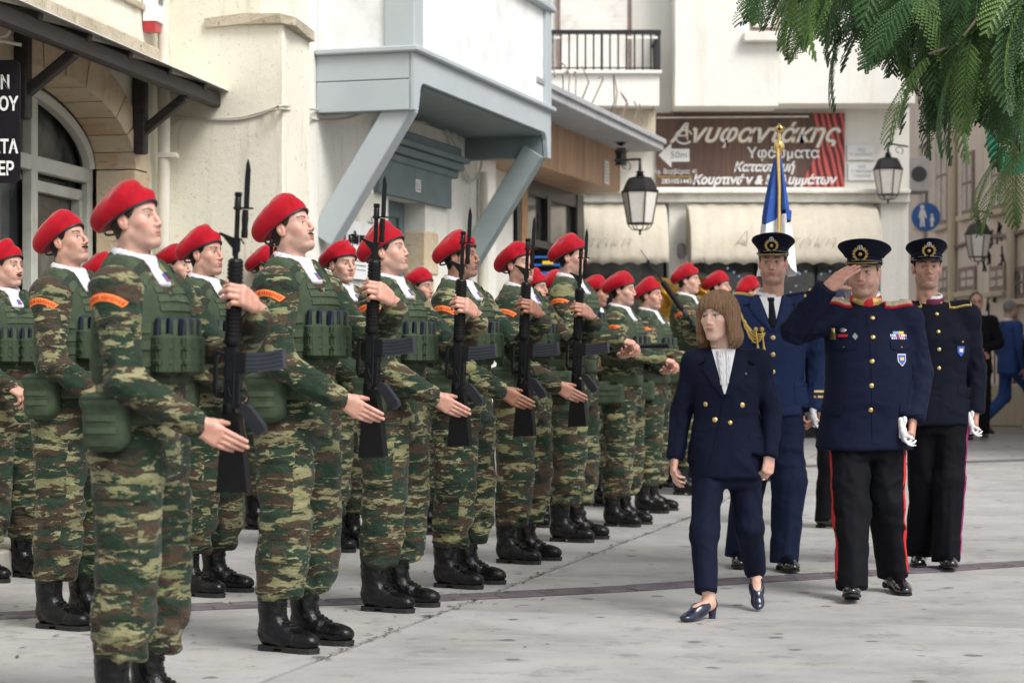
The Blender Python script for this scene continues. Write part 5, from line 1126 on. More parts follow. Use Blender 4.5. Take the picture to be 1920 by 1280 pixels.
    X = finish_person(root, J, head('thin'), (0.012, -0.058, 1.690), 'light', 'hair_black', H, -4, 2, 0, 0.45, 17, (0, -3), hs=0.99); peaked_cap(root, X @ Matrix.Translation((0.0, 0, -0.006)), wide=0.92, cloth_peak=True)
    for q, yw, pt in (('r', -14, 0), ('l', -4, 4)): shoe('shoe', root, J['an' + q], yw, pt, size=1.08)
    return root, J
def pump(par, an, yaw, pitch, z0):
    g = Grid((-0.09, -0.05, -0.002), (0.19, 0.05, 0.13), 0.0048)
    g.cap((-0.035, 0, 0.075), (0.05, 0, 0.050), 0.027, 0.030, 0.02); g.cap((0.04, 0, 0.045), (0.11, 0, 0.022), 0.031, 0.028, 0.03); g.ell((0.125, 0, 0.018), (0.045, 0.031, 0.019), k=0.015)
    g.half((0, 0, 0.004), (0, 0, -1), 0.002); g.ell((0.03, 0, 0.105), (0.075, 0.0255, 0.062), (0, 18, 0), 0.004, 'c')
    g.cap((-0.045, 0, 0.03), (-0.045, 0, -0.02), 0.06, 0.06, 0.01, 'c') if False else None
    V, F = g.mesh(); o = link('shoe', newmesh('shoe', V, F, 'pump_navy'), par, (an[0], an[1], z0), (0, R(-pitch), R(yaw)))
    b = MB(); b.lathe([(0.017, 0.0), (0.016, 0.004), (0.018, 0.03), (0.026, 0.062), (0.024, 0.075)], 12, (-0.043, 0, 0)); b.obj('heel', 'pump_navy', o, True); return o
def woman():
    Y = 9.62; J = dict(pelvis=(0, 0, 0.74), chest=(0, 0, 1.05), neck=(-0.015, -0.01, 1.225), shr=(0, -0.142, 1.155), shl=(0, 0.150, 1.155), elr=(-0.03, -0.205, 0.93), wrr=(0.015, -0.232, 0.735), ell=(-0.02, 0.212, 0.925), wrl=(0.045, 0.197, 0.745),
        hir=(0, -0.075, 0.70), hil=(0, 0.078, 0.70), knr=(0.15, -0.105, 0.385), knl=(0.0, 0.108, 0.395), anr=(0.26, -0.102, 0.125), anl=(-0.20, 0.148, 0.175))
    root = thing('person', 'woman with auburn bob in navy trouser suit and white ruffled blouse, walking in court shoes', 'person', (pxX(1361, Y), Y, 0), R(-93), 1.0)
    tv, tf = suit_trousers(J, 0.80, r=(0.077, 0.060, 0.048), seed=71, amp=0.7, h=0.008, hip=(0.105, 0.145), hem=0.0); link('trousers', newmesh('trousers', tv, tf, 'blazer_navy'), root)
    sec = [(0.625, 0.0, 0.015, 0.135, 0.185), (0.70, 0, 0.010, 0.135, 0.186), (0.80, 0.002, 0.004, 0.122, 0.168), (0.90, 0.004, 0.0, 0.108, 0.146), (0.98, 0.010, 0, 0.112, 0.148), (1.06, 0.014, 0, 0.116, 0.152), (1.13, 0.002, 0, 0.098, 0.148), (1.185, -0.01, 0, 0.075, 0.10), (1.215, -0.02, -0.005, 0.062, 0.062)]
    def cut(g): g.cap((0.17, -0.030, 0.55), (0.145, 0.003, 0.80), 0.045, 0.002, 0.006, 'c')
    jv, jf = suit_jacket(J, sec, h=0.0075, sl=(0.053, 0.046, 0.039), seed=23, amp=0.8, cut=cut, shd=0.056); jk = link('blazer', newmesh('blazer', jv, jf, 'blazer_navy'), root); bj = bvh_of(jv, jf)
    Vw = lambda u, v: (u * (0.003 + 0.052 * ((v + 1) / 2) ** 0.9) - 0.012, v * 0.108)
    sh = apobj('blouse', applique(bj, (0, 0, 1.105), (1, 0, 0.12), (0, 0, 1), 0, 0, 0.004, 10, 16, Vw, edge=0.8), 'shirt_white', root)
    b = MB()
    for sx in (-1, 1):
        for k in range(2):
            V = []; F = []; nv = 40
            for i in range(nv + 1):
                t = i / nv; z = 1.205 - 0.15 * t; y0 = -0.012 + sx * (0.006 + 0.010 * k * (1 - t * 0.7)); h = bj.ray_cast(Vector((0.5, y0, z)), Vector((-1, 0, 0))); x = (h[0].x if h[0] and abs(h[0].x) < 0.2 else 0.06) + 0.004
                w = (0.017 - 0.008 * t); ph = math.sin(t * 24 + k * 2 + sx) * 0.004; V += [(x, y0, z), (x + 0.013 + ph * 0.4, y0 + sx * w * 0.5, z + ph), (x + 0.006 - ph * 0.3, y0 + sx * w, z + ph * 1.2)]
                if i: o = 3 * i; F += [(o - 3, o, o + 1, o - 2), (o - 2, o + 1, o + 2, o - 1)]
            b.add(V, F)
    for r_ in range(2):        # ruffled collar
        V = []; F = []; nv = 60
        for i in range(nv + 1):
            a = R(28 + 304 * i / nv); ph = math.sin(i * 1.35 + r_) * 0.0045; V += [(-0.022 + 0.050 * math.cos(a), -0.008 + 0.049 * math.sin(a), 1.215), (-0.022 + (0.056 + r_ * 0.005 + ph) * math.cos(a), -0.008 + (0.055 + ph + r_ * 0.005) * math.sin(a), 1.240 - 0.010 * math.cos(a))]
            if i: o = 2 * i; F.append((o - 2, o, o + 1, o - 1))
        b.add(V, F)
    o = b.obj('ruffle', 'shirt_white', root, True); md = o.modifiers.new('thick', 'SOLIDIFY'); md.thickness = 0.003
    for s in (-1, 1):
        lapel(jk, bj, ([(s * 0.002 - 0.012, 0.995), (s * 0.020 - 0.012, 1.06), (s * 0.040 - 0.012, 1.13), (s * 0.050 - 0.012, 1.19)], [(s * 0.010 - 0.012, 0.995), (s * 0.062 - 0.008, 1.055), (s * 0.110 - 0.004, 1.130), (s * 0.085 - 0.004, 1.19)]), 1.10, 'blazer_navy', 0.009)
        apobj('lapel_notch', applique(bj, (0, s * 0.085, 1.135), (1, s * 0.4, 0.3), (0.1, s * 0.6, 1), 0.032, 0.0045, 0.0115, 3, 1, edge=1), 'dark_navy_wool', jk)
        apobj('pocket_flap', applique(bj, (0, s * 0.095, 0.82), (1, s * 0.5, 0), (0, -s * 0.1, 1), 0.085, 0.032, 0.006, 6, 2), 'blazer_navy', jk)
    apobj('front_edge', applique(bj, (0, 0, 0.90), (1, 0, 0), (0, 0, 1), 0, 0, 0.0055, 2, 24, lambda u, v: (u * 0.004 - 0.045 + 0.040 * v - 0.012 * v * v, v * 0.17 - 0.085), edge=0.9), 'blazer_navy', jk)
    for y, z, r_ in ((-0.098, 0.965, 0.0115), (0.070, 0.962, 0.0125), (-0.055, 0.895, 0.0125), (0.014, 0.882, 0.0105)): button(jk, bj, (0, y, z), (1, 0, 0), r_)
    apobj('lapel_pin', applique(bj, (0, 0.075, 1.105), (1, 0.1, 0), (0, 0, 1), 0.010, 0.010, 0.016, 2, 2), 'silver', jk)
    H = [relaxed_hand(J['wrr'], J['elr'], (-0.2, 1, 0.1), (22, 26, 30, 34), -1, 0.6, None, 0.86), relaxed_hand(J['wrl'], J['ell'], (-0.75, -0.65, 0), (46, 50, 52, 50), 1, 0.8, (0.05, -0.10, -1), 0.90)]
    ex = []        # feet
    for q, hd_, pt, z0 in (('r', -42, 0, 0.0), ('l', 2, -30, 0.083)):
        g = Grid((-0.09, -0.05, -0.03), (0.18, 0.05, 0.17), 0.006); g.cap((-0.02, 0, 0.16), (-0.015, 0, 0.085), 0.029, 0.030, 0.02); g.cap((-0.03, 0, 0.065), (0.06, 0, 0.045), 0.027, 0.027, 0.02); g.cap((0.05, 0, 0.045), (0.125, 0, 0.018), 0.026, 0.020, 0.02)
        V, F = g.mesh(); E = np.array(Euler((0, R(-pt), R(hd_))).to_matrix(), np.float32); a = np.array((J['an' + q][0], J['an' + q][1], z0)); V = V @ E.T + a; ex.append((V, F, np.tile(np.array(SKIN['pale'], np.float32) * (0.95, 0.88, 0.82), (len(V), 1))))
    hz = (0.015, -0.022, 1.362)
    X = finish_person(root, J, head('woman'), hz, 'pale', 'hair_brown', H, -30, 0, 3, 0.0, 21, (-10, 0), female=True, iris='iris_green', hs=0.92, corek=0.66, extra=ex)
    HV_, HF_ = head('woman'); 
    # bob with a fringe
    g = Grid((-0.15, -0.13, -0.18), (0.14, 0.13, 0.16), 0.0045)
    g.ell((-0.020, 0, 0.048), (0.110, 0.094, 0.094), k=0.02); g.ell((0.026, 0, 0.055), (0.070, 0.080, 0.068), k=0.03)
    for s in (-1, 1):
        g.cap((-0.010, s * 0.080, 0.03), (-0.002, s * 0.093, -0.095), 0.030, 0.024, 0.03, u=(1, 0, 0), f=1.6); g.cap((0.045, s * 0.072, 0.045), (0.036, s * 0.086, -0.06), 0.016, 0.012, 0.025, u=(1, 0, 0), f=1.2); g.ell((-0.010, s * 0.088, -0.112), (0.052, 0.026, 0.040), k=0.03)
    g.cap((-0.075, -0.03, -0.02), (-0.075, 0.03, -0.02), 0.050, k=0.04); g.ell((-0.065, 0, -0.085), (0.050, 0.095, 0.050), k=0.04)
    g.cap((0.070, -0.040, 0.056), (0.070, 0.040, 0.056), 0.020, k=0.03)
    g.ell((0.100, 0, -0.040), (0.082, 0.076, 0.084), k=0.006, mode='c'); g.cap((-0.02, 0, -0.06), (-0.04, 0, -0.30), 0.050, 0.055, 0.01, 'c')
    V, F = g.mesh(); N = vnormals(V, F); ang = np.arctan2(V[:, 1], V[:, 0] + 0.01); st = vnoise(np.stack([ang * 11, V[:, 2] * 5, 0 * ang], 1), 2) + 0.6 * vnoise(np.stack([ang * 27, V[:, 2] * 8, 0 * ang], 1), 5)
    V = V + N * (0.0055 * st)[:, None]; lowm = sstep(-0.07, -0.14, V[:, 2]); V[:, 2] += lowm * 0.020 * vnoise(np.stack([ang * 9, 0 * ang, 0 * ang], 1), 8); fr = sstep(0.05, 0.075, V[:, 0]) * sstep(0.05, 0.03, V[:, 2]); V[:, 2] += fr * 0.010 * vnoise(np.stack([ang * 16, 0 * ang, 0 * ang], 1), 9)
    o = link('hair', newmesh('hair', V, F, 'hair_auburn'), root); o.matrix_local = X
    for s in (-1, 1):
        b = MB(); b.lathe([(0.001, -0.016), (0.0072, -0.011), (0.0085, -0.004), (0.005, 0.006), (0.001, 0.014)], 10); b.lathe([(0.004, 0.014), (0.004, 0.020)], 8); o = b.obj('earring', 'pearl', root, True); o.matrix_local = X @ Matrix.Translation((0.012, s * 0.088, -0.048))
    pump(root, J['anr'], -42, 0, 0.0); pump(root, J['anl'], 2, -30, 0.083)
    b = MB(); b.lathe([(0.0095, -0.003), (0.0105, 0), (0.0095, 0.003)], 12); w = Vector(J['wrl']) + Vector((0.03, -0.03, -0.125)); b.V = [Vector(v) + w for v in b.V]; b.obj('ring', 'silver', root, True)
    return root
# ================================================================ THE PLACE
def set_mats():
    def plaster(name, col, dirtc, dlo=0.52, dhi=0.78, grime=(0.25, 0.22, 0.17)):
        m, N, L, b = _mat(name); co = _coords(N, L)
        c = _mix(N, L, _ramp(N, L, _noise(N, L, co, 1.1, 6, 0.62), [(0.35, 0.0), (0.7, 1.0)]), col, tuple(x * 0.90 for x in col))
        c = _mix(N, L, _ramp(N, L, _noise(N, L, co, 0.55, 9, 0.7), [(dlo, 0.0), (dhi, 0.65)]), c, dirtc)
        st = _coords(N, L, (3.0, 3.0, 0.25)); c = _mix(N, L, _ramp(N, L, _noise(N, L, st, 2.0, 6, 0.7), [(0.54, 0.0), (0.76, 0.55)]), c, grime)
        c = _mix(N, L, _ramp(N, L, _noise(N, L, co, 30, 3, 0.7), [(0.62, 0.0), (0.69, 0.45)]), c, grime)
        L.new(c, b.inputs['Base Color']); b.inputs['Roughness'].default_value = 0.9; b.inputs['Specular IOR Level'].default_value = 0.25
        h = _mix(N, L, 0.35, _noise(N, L, co, 9, 6, 0.6), _noise(N, L, co, 70, 4, 0.7)); _bump(N, L, b, h, 0.55, 0.012); MATS[name] = m
    plaster('plaster_cream', (0.80, 0.775, 0.66), (0.68, 0.64, 0.50)); plaster('plaster_white', (0.82, 0.805, 0.735), (0.70, 0.67, 0.56), 0.6, 0.85)
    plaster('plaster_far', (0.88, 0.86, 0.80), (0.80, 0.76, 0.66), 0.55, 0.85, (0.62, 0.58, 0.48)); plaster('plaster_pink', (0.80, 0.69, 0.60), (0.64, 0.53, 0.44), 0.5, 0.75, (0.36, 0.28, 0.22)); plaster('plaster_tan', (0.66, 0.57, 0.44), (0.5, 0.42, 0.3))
    # limestone
    m, N, L, b = _mat('limestone'); co = _coords(N, L, rnd=3.0)
    c = _mix(N, L, _ramp(N, L, _noise(N, L, co, 2.2, 7, 0.65), [(0.35, 0.0), (0.65, 1.0)]), (0.70, 0.59, 0.43), (0.60, 0.43, 0.26))
    c = _mix(N, L, _ramp(N, L, _noise(N, L, co, 5.5, 8, 0.7), [(0.5, 0.0), (0.66, 0.8)]), c, (0.68, 0.60, 0.48)); c = _mix(N, L, _ramp(N, L, _noise(N, L, _coords(N, L, (8, 8, 30), rnd=2.0), 1.4, 6, 0.7), [(0.58, 0.0), (0.72, 0.7)]), c, (0.10, 0.075, 0.05))
    L.new(c, b.inputs['Base Color']); b.inputs['Roughness'].default_value = 0.9; _bump(N, L, b, _noise(N, L, co, 22, 8, 0.7), 0.6, 0.02); MATS['limestone'] = m
    m, N, L, b = _mat('pitted_stone'); co = _coords(N, L, rnd=3.0)
    c = _mix(N, L, _ramp(N, L, _noise(N, L, co, 3, 7, 0.65), [(0.35, 0.0), (0.65, 1.0)]), (0.56, 0.50, 0.40), (0.42, 0.36, 0.26)); c = _mix(N, L, _ramp(N, L, _noise(N, L, co, 26, 6, 0.75), [(0.56, 0.0), (0.66, 0.75)]), c, (0.09, 0.075, 0.06))
    L.new(c, b.inputs['Base Color']); b.inputs['Roughness'].default_value = 0.92; _bump(N, L, b, _noise(N, L, co, 26, 6, 0.75), 0.8, 0.02); MATS['pitted_stone'] = m
    # paving
    m, N, L, b = _mat('paving'); co = _coords(N, L, kind='Generated' if False else 'Object', rnd=0.6)
    c = _mix(N, L, _ramp(N, L, _noise(N, L, co, 0.9, 7, 0.6), [(0.42, 0.0), (0.60, 1.0)]), (0.410, 0.408, 0.405), (0.310, 0.308, 0.305))
    c = _mix(N, L, _ramp(N, L, _noise(N, L, _coords(N, L, (1, 2.4, 1), (0, 0, 0.3)), 2.3, 8, 0.72), [(0.48, 0.0), (0.60, 0.6)]), c, (0.43, 0.415, 0.385))
    c = _mix(N, L, _ramp(N, L, _noise(N, L, co, 6.5, 9, 0.8), [(0.53, 0.0), (0.66, 0.6)]), c, (0.15, 0.147, 0.142))
    vo = N.new('ShaderNodeTexVoronoi'); vo.voronoi_dimensions = '2D'; vo.inputs['Scale'].default_value = 2.7; vo.inputs['Randomness'].default_value = 1.0
    wc = N.new('ShaderNodeVectorMath'); wc.operation = 'ADD'; nn = N.new('ShaderNodeTexNoise'); nn.inputs['Scale'].default_value = 14; nn.inputs['Detail'].default_value = 3; sc_ = N.new('ShaderNodeVectorMath'); sc_.operation = 'SCALE'; sc_.inputs['Scale'].default_value = 0.07
    L.new(nn.outputs['Color'], sc_.inputs[0]); L.new(_coords(N, L), wc.inputs[0]); L.new(sc_.outputs[0], wc.inputs[1]); L.new(wc.outputs[0], vo.inputs['Vector']); L.new(_coords(N, L), nn.inputs['Vector'])
    sx_ = N.new('ShaderNodeSeparateColor'); L.new(vo.outputs['Color'], sx_.inputs[0]); ma = N.new('ShaderNodeMath'); ma.operation = 'MULTIPLY_ADD'; ma.inputs[1].default_value = 0.16; L.new(sx_.outputs[0], ma.inputs[0]); L.new(vo.outputs['Distance'], ma.inputs[2])
    c = _mix(N, L, _ramp(N, L, ma.outputs[0], [(0.085, 0.75), (0.115, 0.0)]), c, (0.10, 0.10, 0.10))
    c = _mix(N, L, _ramp(N, L, _noise(N, L, co, 90, 4, 0.8), [(0.60, 0.0), (0.68, 0.6)]), c, (0.11, 0.105, 0.10))
    L.new(c, b.inputs['Base Color']); L.new(_ramp(N, L, _noise(N, L, co, 4, 5), [(0.3, 0.42), (0.7, 0.68)]), b.inputs['Roughness']); b.inputs['Specular IOR Level'].default_value = 0.35
    _bump(N, L, b, _noise(N, L, co, 40, 7, 0.7), 0.25, 0.006); MATS['paving'] = m
    mat('mortar', (0.17, 0.16, 0.14), 0.95, bump=0.5, bscale=60, dirt=(0.08, 0.08, 0.06)); mat('paver_purple', (0.115, 0.095, 0.110), 0.8, var=0.35, vscale=3, bump=0.4, bscale=60, rnd=5.0, dirt=(0.19, 0.175, 0.165), dscale=6, dlo=0.5, dhi=0.8)
    mat('step_stone', (0.42, 0.40, 0.35), 0.85, bump=0.5, bscale=30, dirt=(0.2, 0.18, 0.14)); mat('planter_stone', (0.42, 0.39, 0.33), 0.85, bump=0.5, bscale=25, dirt=(0.22, 0.19, 0.15))
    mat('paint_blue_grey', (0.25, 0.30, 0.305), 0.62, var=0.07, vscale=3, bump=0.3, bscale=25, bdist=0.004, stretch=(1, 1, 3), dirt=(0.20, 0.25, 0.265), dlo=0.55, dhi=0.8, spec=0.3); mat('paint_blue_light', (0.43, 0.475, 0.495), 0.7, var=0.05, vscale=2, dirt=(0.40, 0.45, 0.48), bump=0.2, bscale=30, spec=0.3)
    mat('paint_panel', (0.80, 0.81, 0.81), 0.75, var=0.04, vscale=1.5, dirt=(0.56, 0.58, 0.58), bump=0.25, bscale=12, spec=0.3)
    mat('paint_door', (0.15, 0.21, 0.23), 0.55, var=0.12, vscale=4, bump=0.2, bscale=30, stretch=(3, 3, 0.5)); mat('dark_wood', (0.028, 0.023, 0.021), 0.65, var=0.4, vscale=7, stretch=(1, 1, 6), bump=0.5, bscale=30, bdist=0.006)
    mat('window_frame_grey', (0.52, 0.53, 0.47), 0.55, var=0.06, dirt=(0.32, 0.32, 0.28)); mat('pipe_cream', (0.66, 0.63, 0.54), 0.5, var=0.05, dirt=(0.5, 0.47, 0.4)); mat('cable', (0.52, 0.50, 0.44), 0.6); mat('iron_black', (0.014, 0.014, 0.016), 0.4, var=0.3)
    mat('fascia_wood', (0.42, 0.26, 0.155), 0.5, var=0.3, vscale=5, stretch=(3, 3, 0.3), bump=0.2, bscale=30, dirt=(0.20, 0.10, 0.05)); mat('canopy_grey', (0.40, 0.41, 0.43), 0.8, var=0.08, bump=0.3, bscale=30, dirt=(0.28, 0.28, 0.29)); mat('jamb_wood', (0.42, 0.24, 0.10), 0.5, var=0.2)
    mat('lamp_glass', (0.72, 0.69, 0.64), 0.25, spec=0.5, var=0.08); mat('awning_cloth', (0.62, 0.565, 0.465), 0.9, var=0.05, dirt=(0.56, 0.50, 0.40), bump=0.3, bscale=14, bdist=0.02)
    mat('faded_print', (0.70, 0.64, 0.53), 0.9); mat('shop_dark', (0.018, 0.018, 0.022), 0.35, var=0.5); mat('shutter', (0.78, 0.76, 0.71), 0.6, var=0.05, dirt=(0.5, 0.45, 0.4)); mat('shutter_brown', (0.22, 0.15, 0.13), 0.6, var=0.3); mat('cornice_white', (0.86, 0.84, 0.78), 0.8, dirt=(0.62, 0.58, 0.5), bump=0.2, bscale=20)
    mat('sign_white', (0.80, 0.80, 0.80), 0.5, var=0.02); mat('sign_black', (0.006, 0.005, 0.008), 0.6, spec=0.2, var=0.3); mat('paint_cornice_shade', (0.155, 0.20, 0.205), 0.6, var=0.1, vscale=4, spec=0.25, bump=0.2, bscale=30); mat('sign_blue', (0.015, 0.10, 0.38), 0.4, var=0.04); mat('sign_green', (0.03, 0.42, 0.27), 0.4); mat('sign_grey', (0.30, 0.29, 0.28), 0.5); mat('sign_gold', (0.5, 0.33, 0.08), 0.4)  # dark cornice paint; its dark tone also serves as shade under the oriel
    mat('alarm_red', (0.45, 0.03, 0.04), 0.3); mat('tape_blue', (0.02, 0.12, 0.45), 0.4); mat('tape_yellow', (0.8, 0.55, 0.03), 0.4); mat('flag_blue', (0.010, 0.075, 0.36), 0.6, sheen=0.1, bump=0.4, bscale=8, bdist=0.03); mat('flag_white', (0.78, 0.78, 0.82), 0.6, bump=0.4, bscale=8, bdist=0.03)
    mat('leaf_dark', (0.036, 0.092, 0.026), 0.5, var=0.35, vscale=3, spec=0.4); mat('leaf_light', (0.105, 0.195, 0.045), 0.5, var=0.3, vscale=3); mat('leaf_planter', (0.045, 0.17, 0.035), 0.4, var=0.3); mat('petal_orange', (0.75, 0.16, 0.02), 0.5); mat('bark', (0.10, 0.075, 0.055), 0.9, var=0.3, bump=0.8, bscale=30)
    mat('light_bulb_blue', (0.5, 0.6, 0.9), 0.3, emis=((0.55, 0.7, 1.0), 0.25)); mat('skin_plain', (0.5, 0.3, 0.22), 0.5)
    m, N, L, b = _mat('window_glass'); b.inputs['Base Color'].default_value = (0.035, 0.04, 0.042, 1); b.inputs['Roughness'].default_value = 0.06; b.inputs['Specular IOR Level'].default_value = 0.7; co = _coords(N, L); L.new(_mix(N, L, _ramp(N, L, _noise(N, L, co, 2.2, 4), [(0.4, 0.0), (0.7, 1.0)]), (0.04, 0.044, 0.045), (0.19, 0.195, 0.185)), b.inputs['Base Color']); MATS['window_glass'] = m
    # banner print: dark planks with red drapery
    m, N, L, b = _mat('banner_print'); tc = N.new('ShaderNodeTexCoord'); sp = N.new('ShaderNodeSeparateXYZ'); L.new(tc.outputs['Object'], sp.inputs[0])
    w = N.new('ShaderNodeMath'); w.operation = 'MULTIPLY'; w.inputs[1].default_value = 8.5; L.new(sp.outputs[0], w.inputs[0]); fr = N.new('ShaderNodeMath'); fr.operation = 'FRACT'; L.new(w.outputs[0], fr.inputs[0])
    fl = N.new('ShaderNodeMath'); fl.operation = 'FLOOR'; L.new(w.outputs[0], fl.inputs[0]); wn_ = N.new('ShaderNodeTexWhiteNoise'); wn_.noise_dimensions = '1D'; L.new(fl.outputs[0], wn_.inputs['W'])
    g = _noise(N, L, _coords(N, L, (14, 1, 1.2)), 2.0, 6, 0.6); c = _mix(N, L, g, (0.045, 0.022, 0.016), (0.22, 0.12, 0.085)); c = _mix(N, L, _ramp(N, L, wn_.outputs['Value'], [(0.0, 0.0), (1.0, 0.5)]), c, (0.03, 0.015, 0.012)); c = _mix(N, L, _ramp(N, L, fr.outputs[0], [(0.0, 0.9), (0.06, 0.0)]), c, (0.008, 0.005, 0.005))
    L.new(c, b.inputs['Base Color']); b.inputs['Roughness'].default_value = 0.5; MATS['banner_print'] = m
    m, N, L, b = _mat('banner_drape'); wv = N.new('ShaderNodeTexWave'); wv.inputs['Scale'].default_value = 2.6; wv.inputs['Distortion'].default_value = 6.0; wv.inputs['Detail'].default_value = 2; wv.inputs['Detail Scale'].default_value = 0.8; L.new(_coords(N, L, (1.6, 1, 0.7), (0, R(28), 0)), wv.inputs['Vector'])
    L.new(_ramp(N, L, wv.outputs['Fac'], [(0.0, (0.03, 0.004, 0.006)), (0.5, (0.32, 0.03, 0.03)), (1.0, (0.62, 0.12, 0.10))]), b.inputs['Base Color']); b.inputs['Roughness'].default_value = 0.5; MATS['banner_drape'] = m

class Wall:
    """a vertical plane: O + D*u, N points to the street"""
    def __init__(s, O, D, side=1):
        s.O = Vector((O[0], O[1], 0)); s.D = Vector((D[0], D[1], 0)).normalized(); s.N = Vector((s.D.y, -s.D.x, 0)) * side
    def P(s, u, z, off=0.0): p = s.O + s.D * u + s.N * off; p.z = z; return p
    def u(s, px, off=0.0):
        k = (px - 960.0) / F_PX; o = s.O + s.N * off; return (k * o.y - o.x) / (s.D.x - k * s.D.y)
    def z(s, px, py, off=0.0): p = s.P(s.u(px, off), 0, off); return pyZ(py, p.y)
    def box(s, b, u0, u1, z0, z1, o0, o1, m=0, bev=0.0):
        M = Matrix((s.D, s.N if s.D.cross(s.N).z > 0 else -s.N, Vector((0, 0, 1)))).transposed(); f = 1 if s.D.cross(s.N).z > 0 else -1
        c = s.P((u0 + u1) / 2, (z0 + z1) / 2, (o0 + o1) / 2); b.box(c, (abs(u1 - u0) / 2, abs(o1 - o0) / 2, abs(z1 - z0) / 2), None, m, M, bev); return b
    def frame(s, u, z, off=0.0): return frame(s.P(u, z, off), s.D if s.D.cross(s.N).z < 0 else s.D, (0, 0, 1))
def text_obj(name, txt, M, size, m, parent=None, depth=0.004, align='CENTER', shear=0.0, bold=0.0, sx=1.0, space=1.0):
    cu = bpy.data.curves.new(name, 'FONT'); cu.body = txt; cu.size = size; cu.extrude = depth; cu.align_x = align; cu.align_y = 'CENTER'; cu.shear = shear; cu.offset = bold; cu.space_character = space; cu.resolution_u = 2
    cu.materials.append(MATS[m]); o = link(name, cu); me = bpy.data.meshes.new_from_object(o); bpy.data.objects.remove(o); o = link(name, me, parent); o.matrix_world = M @ Matrix.Diagonal((sx, 1, 1, 1)); return o

def ground():
    b = MB(); ys = [3, 6, 9, 12, 14, 15, 16, 18, 20, 24, 28, 32, 34.6, 36, 60, 140]; xs = [-60, -20, -8, -4, 0, 4, 8, 20, 60]; V = [(x, y, gz(y) - 0.022) for y in [-8] + ys for x in xs]; n = len(xs); F = [(j * n + i, j * n + i + 1, (j + 1) * n + i + 1, (j + 1) * n + i) for j in range(len(ys)) for i in range(n - 1)]
    g = b.add(V, F).obj('ground', 'mortar'); g['kind'] = 'structure'; g['label'] = 'pale square paved with large stone slabs'
    D = Vector((0.262, 0.965)); Nn = Vector((0.965, -0.262)); O = Vector((-0.908, 7.47))
    def side(pt): return (pt - O).dot(Nn), (pt - O).dot(D)
    BAND = [(-6.0, 8.6), (-2.33, 9.48), (-1.42, 9.86), (-0.55, 10.13), (0.0, 10.37), (0.6, 10.66), (1.25, 11.07), (2.1, 11.52), (2.96, 12.02), (5.0, 13.3), (9, 16.2)]
    def band_y(x): return float(np.interp(x, [p[0] for p in BAND], [p[1] for p in BAND]))
    # slabs: rows along the joint direction; each a bevelled slab following the slope, cut where the paver band runs
    cellw, cellh, gap = 3.02, 2.35, 0.007; rnd = random.Random(3)
    for i in range(-5, 9):
        for j in range(-2, 14):
            u0 = i * cellw; v0 = j * cellh + (i % 2) * 0.9; big = None
            def pt(u, v): q = O + Nn * u + D * v; return q
            g_ = gap * (1.9 if i in (0, 1) else 1.0); g0 = gap * 1.9 if i == 0 else gap; g1 = gap * 1.9 if i == -1 else gap; gv = 0.0022
            c = pt(u0 + cellw / 2, v0 + cellh / 2)
            if c.y < 4 or c.y > 36 or abs(c.x) > 0.36 * c.y + 3: continue
            n = 6; mb = MB(); tops = []
            k = 6
            us = [u0 + g0 + (cellw - g0 - g1) * t / n for t in range(n + 1)]; vs = [v0 + gv + (cellh - 2 * gv) * t / k for t in range(k + 1)]
            V = [];
            for zz in (0, -0.02):
                for v in vs:
                    for u in us: q = pt(u, v); V.append((q.x, q.y, gz(q.y) + zz))
            o = (n + 1) * (k + 1); F = [(b_ * (n + 1) + a, b_ * (n + 1) + a + 1, (b_ + 1) * (n + 1) + a + 1, (b_ + 1) * (n + 1) + a) for b_ in range(k) for a in range(n)]
            F = [f[::-1] for f in F] if (Vector(V[1]) - Vector(V[0])).cross(Vector(V[n + 1]) - Vector(V[0])).z < 0 else F
            ring = list(range(n + 1)) + [q * (n + 1) + n for q in range(1, k + 1)] + [k * (n + 1) + q for q in range(n - 1, -1, -1)] + [q * (n + 1) for q in range(k - 1, 0, -1)]
            for a in range(len(ring)): e = (a + 1) % len(ring); F.append((ring[a], ring[e], o + ring[e], o + ring[a]))
            mb.add(V, F).obj('slab', 'paving', g)
    # paver band, two courses laid along the arc, a hair above the slabs
    me_c = {}
    for row in range(2):
        x = -3.2
        while x < 6.2:
            L_ = 0.245 + rnd.uniform(-0.01, 0.01); x1 = x + L_ * 0.9; ya, yb = band_y(x), band_y(x1); d = Vector((x1 - x, yb - ya)); ln = d.length; d.normalize(); nn = Vector((-d.y, d.x)); c0 = Vector((x, ya)) + d * ln / 2 + nn * (-0.062 + 0.124 * row + 0.0) + d * (0.11 * row)
            key = round(ln, 2)
            if key not in me_c: o_ = MB().box((0, 0, 0), (ln / 2 - 0.005, 0.057, 0.010), bev=0.004).obj('paver', 'paver_purple'); me_c[key] = o_.data; bpy.data.objects.remove(o_)
            link('paver', me_c[key], g, (c0.x, c0.y, gz(c0.y) - 0.002 + rnd.uniform(-0.001, 0.001)), (0, 0, math.atan2(d.y, d.x))); x = x1
    b = MB()
    for row in range(1):
        xs_ = np.linspace(-3.3, 6.4, 60); V = []
        for x in xs_: y = band_y(x); y2 = band_y(x + 0.01); d = Vector((0.01, y2 - y)).normalized(); nn = Vector((-d.y, d.x)); 
        V = []; F = []
        for i, x in enumerate(xs_):
            y = band_y(x); d = Vector((0.01, band_y(x + 0.01) - y)).normalized(); nn = Vector((-d.y, d.x))
            for s_ in (-1, 1): V.append((x + nn.x * 0.125 * s_, y + nn.y * 0.125 * s_, gz(y) + 0.003))
            if i: F.append((2 * i - 2, 2 * i - 1, 2 * i + 1, 2 * i)[::-1])
        b.add(V, F).obj('mortar_bed', 'mortar', g)
    b = MB(); V = []; F = []         # second, far band: a dark drain strip
